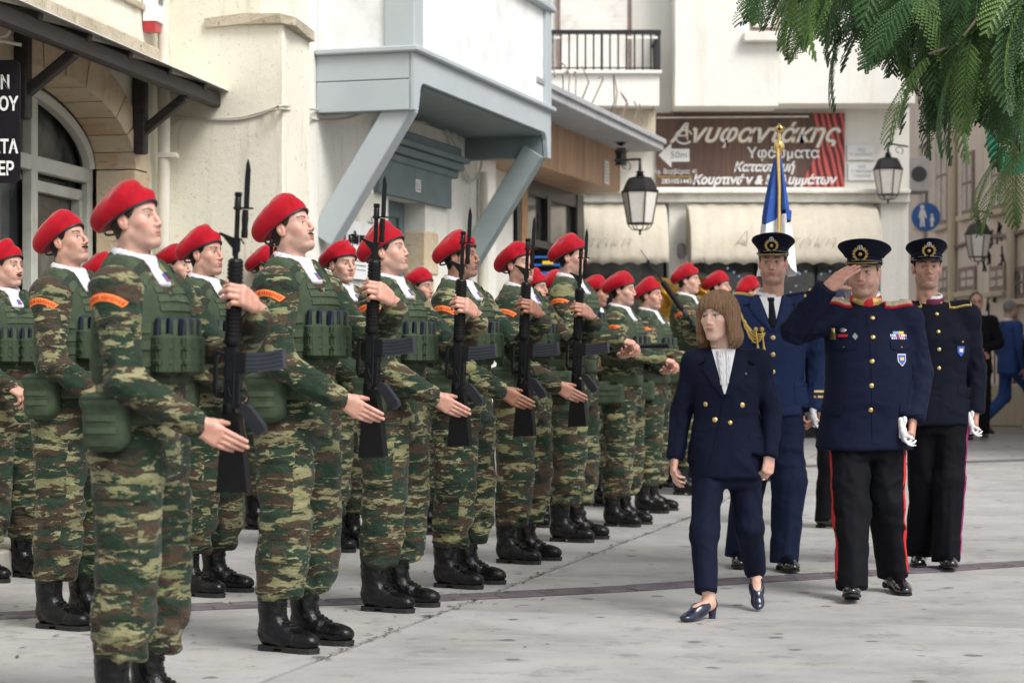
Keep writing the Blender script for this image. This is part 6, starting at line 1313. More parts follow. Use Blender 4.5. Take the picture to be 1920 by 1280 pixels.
    for i, (x, y) in enumerate([(-1.0, 19.6), (0.5, 20.2), (2.0, 20.9), (4.0, 21.6), (6.6, 22.6), (9, 23.8)]):
        V += [(x, y, gz(y) + 0.004), (x, y + 0.28, gz(y + 0.28) + 0.004)]
        if i: F.append((2 * i - 2, 2 * i, 2 * i + 1, 2 * i - 1))
    b.add(V, F).obj('drain_strip', 'paver_purple', g)
    return g
def debris(g):
    b = MB(); rnd = random.Random(5)
    for k in range(520):
        y = rnd.uniform(8, 19); f = rnd.random(); x = -0.908 + 0.272 * (y - 7.47) + rnd.gauss(0, 0.02) if f < 0.5 else rnd.uniform(-0.26, 0.02) * y
        a = rnd.uniform(0, 6.28); L_ = rnd.uniform(0.008, 0.03); w = L_ * 0.35; z = gz(y) + 0.004; c, s = math.cos(a), math.sin(a)
        b.add([(x - L_ * c, y - L_ * s, z), (x + w * s, y - w * c, z + 0.003), (x + L_ * c, y + L_ * s, z + rnd.uniform(0, 0.006)), (x - w * s, y + w * c, z + 0.002)], [(0, 1, 2, 3)])
    o = b.obj('leaf_litter', 'bark'); o['kind'] = 'stuff'; o['label'] = 'dry leaf litter along the joints of the paving'; o['category'] = 'leaf litter'

D2 = (0.297, 1.0); WA = Wall((-2.49, 15.06), (0.1694, 1.0)); WM = Wall((-1.50, 15.905), D2); WO = Wall((-0.739, 15.68), D2); WB = Wall((-1.624, 14.78), D2)
ZT = 6.2
def house_with_arch():
    h = thing('house', 'cream plastered house with stone arched doorway and timber canopy at left edge', 'house', WA.P(-2.5, 0, -1.5))
    inv = Matrix.Translation(-h.location)
    def put(b, nm, m, par=None, smooth=False, **k):
        b.V = [inv @ Vector(v) for v in b.V]; return b.obj(nm, m, par or h, smooth, **k)
    yc = 12.92; uc = (yc - 15.06) / WA.D.y; a = 1.44; zs, rise = 2.50, 0.47; a2, r2 = a + 0.26, rise + 0.26
    zb = -0.1; ub, ue = -7.5, 0.02
    b = MB(); n = 24
    Q = lambda u, z, o=0.0: WA.P(u, z, o)
    ell = lambda t, A, Rr: (uc + A * math.cos(t), zs + Rr * math.sin(t))
    for i in range(n):
        t0, t1 = math.pi * i / n, math.pi * (i + 1) / n; p0 = ell(t0, a2, r2); p1 = ell(t1, a2, r2)
        b.add([Q(p0[0], p0[1]), Q(p0[0], ZT), Q(p1[0], ZT), Q(p1[0], p1[1])], [(0, 1, 2, 3)])
    for u0, u1, z0, z1 in ((uc + a2, ue, zb, ZT), (ub, uc - a2, zb, ZT)): b.add([Q(u0, z0), Q(u1, z0), Q(u1, z1), Q(u0, z1)], [(0, 1, 2, 3)])
    b.add([Q(ub, ZT, -4), Q(ue, ZT, -4), Q(ue, ZT), Q(ub, ZT)], [(0, 1, 2, 3)]); b.add([Q(ue, zb), Q(ue, zb, -4), Q(ue, ZT, -4), Q(ue, ZT)], [(0, 1, 2, 3)]); b.add([Q(ub, zb), Q(ub, zb, -4), Q(ub, ZT, -4), Q(ub, ZT)], [(0, 1, 2, 3)])
    b.add([Q(ub, zb, -4), Q(ue, zb, -4), Q(ue, ZT, -4), Q(ub, ZT, -4)], [(0, 1, 2, 3)])
    wall = put(b, 'wall', 'plaster_cream')
    nv = 13; rnd = random.Random(2); dep = 0.27
    for i in range(nv):          # voussoirs
        t0 = math.pi * i / nv + 0.006; t1 = math.pi * (i + 1) / nv - 0.006; m = 4; inn = [ell(t0 + (t1 - t0) * k / m, a, rise) for k in range(m + 1)]; out = [ell(t0 + (t1 - t0) * k / m, a2 + 0.004, r2 + 0.004) for k in range(m + 1)]; pr = 0.012 + rnd.uniform(0, 0.008)
        ring = inn + out[::-1]; V = [Q(u, z, pr) for u, z in ring] + [Q(u, z, -dep) for u, z in ring]; k = len(ring); b = MB()
        F = [tuple(range(k)), tuple(range(2 * k - 1, k - 1, -1))] + [(j, k + j, k + (j + 1) % k, (j + 1) % k) for j in range(k)]
        put(b.add(V, F), 'arch_stone', 'limestone', wall)
    for sd in (1, -1):           # jamb stones
        z = 0.0
        for k in range(6):
            hh = 0.415; u0, u1 = (uc + a, uc + a2 + (0.05 if k % 2 else -0.02)) if sd > 0 else (uc - a2, uc - a); b = MB(); WA.box(b, u0, u1, z + 0.004, z + hh - 0.004, -dep, 0.012 + 0.004 * (k % 2), bev=0.006); put(b, 'jamb_stone', 'limestone', wall); z += hh + 0.0017
    # glazed screen in the arch
    o = -dep - 0.02; fr = MB(); zt = lambda u: zs + rise * math.sqrt(max(0, 1 - ((u - uc) / a) ** 2))
    def bar(u0, u1, z0, z1, d=0.05): WA.box(fr, u0, u1, z0, z1, o - d, o, bev=0.006)
    P = [ell(math.pi * k / 28, a - 0.045, rise - 0.04) for k in range(29)]
    fr.tube([Q(u, z, o - 0.02) for u, z in P], 0.05, 6); 
    for u in (uc + a - 0.05, uc - a + 0.05): bar(u - 0.045, u + 0.045, 0, zs)
    bar(uc - a, uc + a, zs - 0.10, zs - 0.0, 0.07)
    for u in (uc + 0.42, uc - 0.42): bar(u - 0.05, u + 0.05, 0.0, zt(u) - 0.02, 0.07)
    for u0, u1 in ((uc + 0.47, uc + a - 0.1), (uc - a + 0.1, uc - 0.47)):
        WA.box(fr, u0, u1, 2.28, 2.35, o - 0.10, o - 0.04); WA.box(fr, u0, u0 + 0.05, 0.5, 2.3, o - 0.10, o - 0.04); WA.box(fr, u1 - 0.05, u1, 0.5, 2.3, o - 0.10, o - 0.04); bar(u0, u1, 0.45, 0.60)
    fm = put(fr, 'screen_frame', 'window_frame_grey')
    b = MB(); n = 20; V = []; 
    for k in range(n + 1): u = uc - a + 2 * a * k / n; V += [Q(u, 0.0, o - 0.11), Q(u, zt(u), o - 0.11)]
    F = [(2 * k, 2 * k + 2, 2 * k + 3, 2 * k + 1) for k in range(n)]; put(b.add(V, F), 'glass', 'window_glass', fm)
    b = MB(); WA.box(b, uc - 0.35, uc + 0.35, 0.0, zs - 0.12, o - 0.40, o - 0.36); WA.box(b, uc - 0.30, uc + 0.30, 0.95, zs - 0.25, o - 0.36, o - 0.355, m=1); put(b, 'door', ['window_frame_grey', 'window_glass'])
    # ledge of pitted stones, small tiles above
    u = -3.6
    while u < -0.45:
        L_ = rnd.uniform(0.42, 0.66); b = MB(); WA.box(b, u, min(u + L_, -0.22) - 0.008, 3.225, 3.385 + rnd.uniform(-0.006, 0.006), -0.02, 0.075 + rnd.uniform(0, 0.01), bev=0.014); put(b, 'ledge_stone', 'pitted_stone', wall); u += L_
    u = -2.15
    while u < -0.45: b = MB(); WA.box(b, u, u + 0.29, 3.62, 3.665, -0.02, 0.03, bev=0.005); put(b, 'ledge_tile', 'pitted_stone', wall); u += 0.305
    # timber canopy frame
    off = 0.38; bz = 3.03; ue2 = WA.u(420, off); b = MB(); b.beam(WA.P(-4.2, bz, off), WA.P(ue2, bz + 0.02, off), 0.075, 0.105, bev=0.012); b.beam(WA.P(ue2 - 0.16, bz - 0.01, off), WA.P(ue2 + 0.0, bz - 0.0, off), 0.09, 0.125, bev=0.02)
    cp = thing('canopy', 'dark timber shop canopy with braces over the stone arch', 'canopy', WA.P(-2, 3.0, 0.1)); inv2 = Matrix.Translation(-cp.location)
    def putc(b, nm, m): b.V = [inv2 @ Vector(v) for v in b.V]; return b.obj(nm, m, cp)
    putc(b, 'beam', 'dark_wood')
    for px, z0 in ((262, 2.60), (41, 2.60)):
        u = WA.u(px, 0.05); b = MB(); WA.box(b, u - 0.045, u + 0.045, z0, 3.16, 0.014, 0.10, bev=0.012); putc(b, 'post', 'dark_wood'); b = MB(); b.beam(WA.P(u, z0 + 0.16, 0.08), WA.P(u, bz - 0.04, off), 0.06, 0.075, up=WA.D, bev=0.008); putc(b, 'brace', 'dark_wood')
    for u in (-3.4, -2.65, -1.95, -1.2, -0.45): b = MB(); b.beam(WA.P(u, 3.215, 0.0), WA.P(u, bz + 0.06, off + 0.05), 0.06, 0.05, up=(0, 0, 1), bev=0.006); putc(b, 'rafter', 'dark_wood')
    b = MB(); V = [WA.P(-4.2, 3.232, 0.0), WA.P(ue2 + 0.02, 3.232, 0.0), WA.P(ue2 + 0.28, bz + 0.082, off + 0.10), WA.P(-4.2, bz + 0.082, off + 0.10)]; V += [v + Vector((0, 0, 0.006)) for v in V]; b.add(V, [(0, 1, 2, 3), (7, 6, 5, 4), (0, 4, 5, 1), (1, 5, 6, 2), (2, 6, 7, 3), (3, 7, 4, 0)]); putc(b, 'cover_sheet', 'shutter')
    # downpipe, alarm, step
    u = WA.u(307, 0.09); t = thing('downpipe', 'cream downpipe between the arched house and the pier', 'downpipe', WA.P(u, 0, 0.09)); b = MB(); b.lathe([(0.044, 0), (0.044, ZT)], 14); 
    b.obj('pipe', 'pipe_cream', t, True)
    for z in (1.5, 2.63, 3.9): MB().box((0.03, 0.0, z), (0.07, 0.05, 0.018), bev=0.004).obj('bracket', 'pipe_cream', t)
    u = WA.u(303, 0.12); t = thing('alarm_box', 'white alarm siren box with red lens high on the wall', 'alarm', WA.P(u, WA.z(303, 76), 0.01), math.atan2(WA.D.y, WA.D.x)); 
    MB().prism([(-0.075, 0.07), (0.075, 0.07), (0.085, 0.34), (-0.085, 0.34)], 0.10, frame((0, -0.10, 0), (1, 0, 0), (0, 0, 1)) @ Matrix.Translation((0, 0, -0.10))).obj('case', 'sign_white', t); MB().prism([(-0.055, 0.0), (0.055, 0.0), (0.070, 0.07), (-0.070, 0.07)], 0.085, frame((0, -0.092, 0), (1, 0, 0), (0, 0, 1)) @ Matrix.Translation((0, 0, -0.092))).obj('lens', 'alarm_red', t)
    b = MB(); 
    for k in range(6): b.box((0.0, -0.106, 0.20 + 0.014 * k), (0.045, 0.006, 0.003))
    b.obj('grille', 'sign_grey', t)
    u0 = WA.u(72, 0.25); b = MB(); WA.box(b, -5.5, u0, -0.02, 0.15, 0.02, 0.42, bev=0.012); o = b.obj('step', 'step_stone'); o['label'] = 'stone step along the foot of the arched house'; o['category'] = 'step'
    return h
def hanging_sign():
    Y = 11.7; t = thing('hanging_sign', 'black hanging sign board with white Greek capitals at left edge', 'sign', at(-10, 228, Y))
    w, h = 0.30, 0.345; k = 10; pl = []
    for cx, cz, a0 in ((w - 0.04, h - 0.04, 0), (-w + 0.04, h - 0.04, 90), (-w + 0.04, -h + 0.04, 180), (w - 0.04, -h + 0.04, 270)):
        for q in range(5): a = R(a0 + 22.5 * q); pl.append((cx + 0.04 * math.cos(a), cz + 0.04 * math.sin(a)))
    w_off = pxX(38, Y) - w - t.location.x; M = frame((w_off, 0.012, 0), (1, 0, 0), (0, 0, 1)); MB().prism(pl, 0.024, M).obj('board', 'sign_black', t)
    for txt, py, sz in (('ΩΝ', 157, 0.105), ('ΕΙΟΥ', 197, 0.105), ('ΜΑΤΑ', 277, 0.105), ('ΔΑΕΡ', 318, 0.105)):
        o = text_obj('lettering', txt, Matrix.Identity(4), sz, 'sign_white', t, 0.002, 'RIGHT', bold=0.003, sx=0.72); o.matrix_local = frame((pxX(35 if txt not in ('ΩΝ', 'ΔΑΕΡ') else (20 if txt == 'ΩΝ' else 28), Y) - t.location.x, -0.016, pyZ(py, Y) - t.location.z), (1, 0, 0), (0, 0, 1)) @ Matrix.Diagonal((0.72, 1, 1, 1))
    b = MB(); b.tube([(-0.5, 0, 0.44), (0.05, 0, 0.45), (0.15, 0, 0.43)], 0.010, 8); b.tube([(0.04 + 0.045 * math.cos(R(a)), 0, 0.515 + 0.045 * math.sin(R(a)) * (1 + a / 900)) for a in range(-100, 190, 20)], 0.009, 8); b.tube([(0.0, 0, 0.44), (0.0, 0, 0.34)], 0.006, 6); b.tube([(-0.2, 0, 0.44), (-0.2, 0, 0.34)], 0.006, 6); b.obj('bracket', 'cable', t, True)
def old_house():
    h = thing('house', 'cream house with blue grey timber oriel, braces and number 35 door', 'house', WM.P(2, 0, -2)); inv = Matrix.Translation(-h.location)
    def put(b, nm, m, par=None, smooth=False): b.V = [inv @ Vector(v) for v in b.V]; return b.obj(nm, m, par or h, smooth)
    du0, du1 = WM.u(728), WM.u(797); dz = WM.z(760, 372); b = MB(); uE = WM.u(930)
    for u0, u1, z0, z1 in ((-0.9, du0, -0.1, ZT), (du0, du1, dz, ZT), (du1, uE, -0.1, ZT)): WM.box(b, u0, u1, z0, z1, -0.35, 0)
    WM.box(b, -0.9, uE, -0.1, ZT, -4, -0.6)
    wall = put(b, 'wall', 'plaster_white')
    # pier
    b = MB(); zc = pyZ(44, 14.8); WB.box(b, 0.0, 0.50, -0.1, zc, -0.93, 0.0, bev=0.01); WB.box(b, 0.0, 0.9, zc - 0.01, ZT, -0.90, -0.18); put(b, 'pier', 'plaster_cream')
    b = MB(); P = [(-0.60, -0.03, 0.0), (-0.30, -0.05, 0.012), (0.0, -0.05, 0.006), (0.09, 0.02, -0.01), (0.05, 0.30, -0.03), (0.04, 0.50, -0.05), (-0.05, 0.52, -0.05), (-0.62, 0.50, 0.0)]
    V = [WB.P(y, zc - 0.012 + z, x) for x, y, z in P] + [WB.P(y + 0.015 * math.sin(i * 2.1), zc + 0.055 + z + 0.01 * math.sin(i * 1.7), x) for i, (x, y, z) in enumerate(P)]; n = len(P); F = [tuple(range(n)), tuple(range(2 * n - 1, n - 1, -1))] + [(i, n + i, n + (i + 1) % n, (i + 1) % n) for i in range(n)]; put(b.add(V, F), 'coping', 'pitted_stone')
    b = MB(); WB.box(b, -0.06, 0.56, -0.1, 0.22, -0.90, 0.07, bev=0.02); WB.box(b, -0.03, 0.53, 0.22, 0.34, -0.88, 0.04, bev=0.025); put(b, 'plinth', 'step_stone')
    # oriel
    z0, z1 = 3.08, 3.545; L_ = 3.87; dep = 0.79; o = thing; orl = link('oriel', None, h)
    def po(b, nm, m, sm=False): b.V = [inv @ Vector(v) for v in b.V]; return b.obj(nm, m, orl, sm)
    b = MB(); WO.box(b, 0.03, L_ - 0.03, z0 + 0.26, ZT, -dep, -0.03); po(b, 'panel', 'paint_panel')
    zz = (z0 + z1) / 2
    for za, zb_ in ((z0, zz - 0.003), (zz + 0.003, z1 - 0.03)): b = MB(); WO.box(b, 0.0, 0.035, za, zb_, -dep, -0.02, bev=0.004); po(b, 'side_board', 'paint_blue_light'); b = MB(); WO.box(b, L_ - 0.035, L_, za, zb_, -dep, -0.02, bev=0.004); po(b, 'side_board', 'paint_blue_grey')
    # front board with curved cut-outs
    zt = z1 - 0.03; zm = z0 + 0.225; pl = [(0, z0), (0.10, z0)]; 
    for q in range(7): a = R(180 - 15 * q); pl.append((0.24 + 0.10 * math.cos(a), zm - 0.10 + 0.10 * math.sin(a)))
    pl += [(0.245, zm), (L_ - 0.245, zm)]
    for q in range(7): a = R(90 - 15 * q); pl.append((L_ - 0.24 + 0.10 * math.cos(a), zm - 0.10 + 0.10 * math.sin(a)))
    pl += [(L_ - 0.10, z0), (L_, z0), (L_, zt), (0, zt)]; b = MB(); V = [WO.P(u, z, 0.0) for u, z in pl] + [WO.P(u, z, -0.04) for u, z in pl]; n = len(pl); F = [tuple(range(n)), tuple(range(2 * n - 1, n - 1, -1))] + [(i, n + i, n + (i + 1) % n, (i + 1) % n) for i in range(n)]; po(b.add(V, F), 'front_board', 'paint_blue_light')
    b = MB(); WO.box(b, 0.04, L_ - 0.04, z0 + 0.20, z0 + 0.24, -dep, -0.045); po(b, 'soffit', 'paint_cornice_shade')  # soffit and joists: shade under the oriel put into a darker colour
    b = MB(); WO.box(b, L_ - 0.16, L_ - 0.04, z0 + 0.0, z0 + 0.20, -dep, -0.05); po(b, 'joist', 'paint_cornice_shade'); b = MB(); WO.box(b, 0.045, 0.16, z0 + 0.0, z0 + 0.20, -dep, -0.05); po(b, 'joist', 'paint_cornice_shade')
    b = MB(); WO.box(b, -0.045, L_ + 0.045, z1 - 0.03, z1 + 0.015, -dep, 0.045, bev=0.016); po(b, 'sill', 'paint_blue_light')
    b = MB(); WO.box(b, -0.03, L_ + 0.045, 4.44, 4.50, -dep, 0.045, bev=0.016); po(b, 'sill', 'paint_blue_light')
    for u0, u1, m in ((-0.006, 0.20, 'paint_blue_light'), (L_ - 0.17, L_ + 0.006, 'paint_blue_light')): b = MB(); WO.box(b, u0, u1, z1 + 0.015, ZT, -0.235, 0.006, bev=0.006); po(b, 'corner_post', m)
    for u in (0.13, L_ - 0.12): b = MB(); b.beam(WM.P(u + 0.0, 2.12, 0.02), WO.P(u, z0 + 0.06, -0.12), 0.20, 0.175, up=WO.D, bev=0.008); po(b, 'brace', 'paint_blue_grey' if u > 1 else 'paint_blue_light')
    # door surround and door
    ul, ur = WM.u(711, 0.05), WM.u(862, 0.05); zt0 = 2.86; b = MB(); WM.box(b, ul, ur - 0.25, dz - 0.01, zt0, 0.0, 0.055, bev=0.004); lin = put(b, 'lintel', 'paint_cornice_shade')
    for k, (ex, zl, zh, oo) in enumerate(((0.0, zt0, zt0 + 0.07, 0.075), (0.03, zt0 + 0.07, zt0 + 0.14, 0.12), (0.06, zt0 + 0.14, zt0 + 0.19, 0.17), (0.02, zt0 + 0.19, zt0 + 0.28, 0.10))): b = MB(); WM.box(b, ul - ex, ur - 0.10 + ex, zl, zh, 0.0, oo, bev=0.012); put(b, 'moulding', 'paint_cornice_shade', lin)
    up_ = WM.u(784, 0.06); b = MB(); WM.box(b, up_ - 0.06, up_ + 0.06, WM.z(784, 360, .06), WM.z(784, 337, .06), 0.056, 0.064); npl = put(b, 'number_plate', 'sign_white'); b = MB(); WM.box(b, up_ - 0.045, up_ + 0.045, WM.z(784, 357, .06), WM.z(784, 340, .06), 0.0645, 0.0655); put(b, 'plate_field', 'sign_blue' if False else 'sign_grey', npl)
    Mx = frame(WM.P(up_, WM.z(784, 348.5, .06), 0.068), WM.D, (0, 0, 1)); tx = text_obj('number', '35', Matrix.Identity(4), 0.085, 'sign_white', npl, 0.001, bold=0.002); tx.matrix_world = inv @ Mx; tx.matrix_local = inv @ Mx
    b = MB(); WM.box(b, du0, du1, 0, dz, -0.30, -0.24); WM.box(b, du0, du0 + 0.16, 0, dz, -0.24, -0.19, bev=0.01); WM.box(b, du1 - 0.12, du1, 0, dz, -0.24, -0.19, bev=0.01); WM.box(b, du0 + 0.16, du1 - 0.12, dz - 0.14, dz, -0.24, -0.19, bev=0.01)
    dr = put(b, 'door', 'paint_door')
    for z_, h_ in ((1.7, 0.75), (0.75, 0.8)): b = MB(); WM.box(b, du0 + 0.20, du1 - 0.16, z_, z_ + h_, -0.24, -0.215, bev=0.012); WM.box(b, du0 + 0.26, du1 - 0.22, z_ + 0.07, z_ + h_ - 0.07, -0.215, -0.195, bev=0.012); put(b, 'door_panel', 'paint_door', dr)
    z = 0.1; rnd = random.Random(4)
    for k in range(6):
        hh = rnd.uniform(0.34, 0.5); zt_ = min(z + hh, dz - 0.012); w = 0.20 + (0.14 if k % 2 else 0.02); b = MB(); WM.box(b, du1 - 0.014, du1 + w, z, zt_ - 0.012, -0.30, 0.016, bev=0.02); put(b, 'quoin', 'limestone', wall); b = MB(); WM.box(b, du0 - 0.16 - (0.1 if k % 2 else 0), du0 - 0.002, z, zt_ - 0.012, -0.30, 0.014, bev=0.02); put(b, 'quoin', 'pitted_stone', wall); z = zt_
        if z > dz - 0.05: break
    b = MB(); WM.box(b, du0 - 0.3, du1 + 0.35, -0.05, 0.17, 0.0, 0.35, bev=0.015); put(b, 'doorstep', 'step_stone')
    # wall lettering (a plaque in cut-out script)
    t = thing('wall_plaque', 'clear plaque with black cut-out script beside the oriel brace', 'plaque', WM.P(WM.u(668), WM.z(668, 470), 0.03)); Mw = frame((0, 0, 0), WM.D, (0, 0, 1))
    b = MB(); b.V = []; b.box((0.0, 0.0, 0.0), (0.30, 0.23, 0.003)); b.V = [Mw @ Vector(v) for v in b.V]; b.obj('sheet', 'paint_panel', t)
    for txt, dy, sz, m in (('μεγάλο καφενείο', 0.09, 0.105, 'sign_black'), ('· · · · · · · ·', -0.05, 0.05, 'sign_grey'), ('———————', -0.12, 0.04, 'sign_grey')):
        if m != 'sign_black': 
            b = MB()
            for k in range(3 if dy > -0.1 else 2):
                b.box((0.02 * k, dy - 0.035 * k, 0.0045), (0.13 - 0.03 * k, 0.004, 0.0008))
            b.V = [Mw @ Vector(v) for v in b.V]; b.obj('small_print', m, t); continue
        o = text_obj('lettering', txt, Matrix.Identity(4), sz, m, t, 0.003, bold=0.003, sx=0.6); o.matrix_local = Mw @ Matrix.Translation((0.0, dy, 0.006)) @ Matrix.Diagonal((0.62, 1.25, 1, 1))
    for sx in (-0.27, 0.27): b = MB(); b.lathe([(0.008, 0), (0.008, 0.05)], 8, (sx, 0.24, -0.03)); b.lathe([(0.02, 0.0), (0.02, 0.006)], 8, (sx, 0.27, -0.0)); b.V = [Mw @ Vector(v) for v in b.V]; b.obj('stud', 'sign_grey', t)
    # hook lamp stub on the wall, cables
    u = WM.u(645); b = MB(); b.tube([WM.P(u, WM.z(645, 350), 0.0), WM.P(u + 0.05, WM.z(645, 350), 0.10), WM.P(u + 0.1, WM.z(645, 353), 0.17)], 0.012, 8); c_ = WM.P(u + 0.1, WM.z(645, 355), 0.18); b.lathe([(0.012, 0.02), (0.03, 0.0), (0.028, -0.03), (0.01, -0.035)], 10, c_); o = b.obj('wall_camera', 'pipe_cream', None, True); o['label'] = 'small cream security camera on the wall left of the door'; o['category'] = 'camera'
    def cable(nm, pts, r, lab, m='cable'):
        b = MB(); P = [Vector(p) for p in pts]; sm = []
        for i in range(len(P) - 1):
            p0 = P[max(i - 1, 0)]; p1 = P[i]; p2 = P[i + 1]; p3 = P[min(i + 2, len(P) - 1)]
            for q in range(6): t = q / 6; sm.append(0.5 * ((2 * p1) + (p2 - p0) * t + (2 * p0 - 5 * p1 + 4 * p2 - p3) * t * t + (3 * p1 - p0 - 3 * p2 + p3) * t ** 3))
        sm.append(P[-1]); b.tube(sm, r, 6); o = b.obj(nm, m, None, True); o['label'] = lab; o['category'] = 'cable'; o['group'] = 'cables on the cream wall'
    S = Wall((-1.624, 14.78), (-0.9586, 0.285), -1)       # the pier's side facing us
    def SP(px, py, off=0.012): return S.P(S.u(px, off), pyZ(py, 14.8), off)
    def MP(px, py, off=0.012): return WM.P(WM.u(px, off), WM.z(px, py, off), off)
    S.N = Vector((-0.285, -0.9586, 0))
    cable('cable', [SP(325, 212), SP(372, 217), SP(440, 219), SP(480, 212), SP(515, 203), SP(533, 200, 0.02), MP(600, 206), MP(660, 205)], 0.0085, 'upper cable sweeping across the cream pier to the oriel'); cable('cable', [SP(322, 228), SP(350, 218), SP(440, 222), SP(490, 214), SP(533, 206, 0.02), MP(590, 224), MP(650, 222), MP(690, 207)], 0.0085, 'lower cable across the cream pier to the oriel')
    cable('cable', [MP(690, 207), MP(760, 225, 0.05), MP(812, 232, 0.05), MP(838, 245, 0.05), MP(858, 285, 0.05), MP(873, 330, 0.05), MP(888, 338, 0.05), MP(900, 320, 0.05), MP(903, 300, 0.05)], 0.011, 'thick cable looping down beside the door under the oriel')
    cable('cable', [MP(700, 210), MP(760, 214, 0.04), MP(830, 236, 0.04), MP(862, 262, 0.04), MP(868, 310, 0.04), MP(880, 335, 0.04)], 0.009, 'thin cable under the oriel running to the door cornice'); cable('cable', [SP(335, 272), SP(337, 240), SP(345, 222)], 0.004, 'short loose wire hanging on the pier near the downpipe')
    up = WM.u(905, 0.05); t = thing('downpipe', 'cream downpipe right of the blue grey door', 'downpipe', WM.P(up, 0, 0.06)); MB().lathe([(0.04, 0), (0.04, 3.0)], 12).obj('pipe', 'pipe_cream', t, True)
    return h
def lantern(px, py0, py1, Y, label, group, arm=None):
    s = F_PX / Y; H_ = (py1 - py0) / s; x, zt = pxX(px, Y), pyZ(py0, Y); k = H_ / 0.83
    t = thing('lantern', label, 'lantern', (x, Y, zt - H_), 0.25, k, group)
    b = MB(); n = 6; o = R(30); b.lathe([(0.135, 0.120), (0.150, 0.125), (0.150, 0.135), (0.135, 0.140)], n, off=o); b.obj('collar', 'iron_black', t); b = MB(); b.lathe([(0.205, 0.475), (0.215, 0.485), (0.215, 0.50), (0.200, 0.505), (0.150, 0.615), (0.135, 0.625), (0.135, 0.640), (0.05, 0.66)], n, off=o); b.obj('roof', 'iron_black', t)
    b = MB(); b.lathe([(0.03, 0.655), (0.055, 0.672), (0.03, 0.69), (0.055, 0.705), (0.02, 0.725), (0.014, 0.83), (0.022, 0.84)], 12); b.obj('finial', 'iron_black', t, True)
    b = MB()
    for i in range(n):
        a = R(60 * i) + o; b.beam((0.140 * math.cos(a), 0.140 * math.sin(a), 0.125), (0.203 * math.cos(a), 0.203 * math.sin(a), 0.48), 0.013, 0.013); b.tube([(0.138 * math.cos(a), 0.138 * math.sin(a), 0.12), (0.09 * math.cos(a), 0.09 * math.sin(a), 0.065), (0.03 * math.cos(a), 0.03 * math.sin(a), 0.055)], 0.006, 5)
    b.lathe([(0.006, 0.0), (0.018, 0.02), (0.01, 0.035), (0.022, 0.055), (0.01, 0.07)], 8); b.obj('cage', 'iron_black', t)
    for i in range(n):
        a0, a1 = R(60 * i) + o, R(60 * i + 60) + o; V = [(0.137 * math.cos(a0), 0.137 * math.sin(a0), 0.13), (0.137 * math.cos(a1), 0.137 * math.sin(a1), 0.13), (0.199 * math.cos(a1), 0.199 * math.sin(a1), 0.478), (0.199 * math.cos(a0), 0.199 * math.sin(a0), 0.478)]
        V += [(x_ * 0.985, y_ * 0.985, z_) for x_, y_, z_ in V]; MB().add(V, [(0, 1, 2, 3), (7, 6, 5, 4), (0, 4, 5, 1), (1, 5, 6, 2), (2, 6, 7, 3), (3, 7, 4, 0)]).obj('pane', 'lamp_glass', t)
    if arm:
        b = MB(); M = Matrix.Rotation(-0.25, 4, 'Z') @ Matrix.Scale(1 / k, 4); top = Vector((0, 0, H_ + 0.0)); end = Vector(arm) - Vector((x, Y, zt - H_)); b.tube([M @ (top + Vector((0, 0, -0.02))), M @ (top + Vector((0, 0, 0.03)))], 0.014, 8); b.tube([M @ (top + Vector((0, 0, 0.02))), M @ end], 0.014, 8)
        mid = top.lerp(end, 0.55); b.tube([M @ (mid + Vector((0.05 * math.cos(R(a)) * (1 - a / 700), 0, -0.055 + 0.05 * math.sin(R(a)) * (1 - a / 700)))) for a in range(-60, 300, 24)], 0.006, 5); b.obj('bracket', 'iron_black', t, True)
    return t
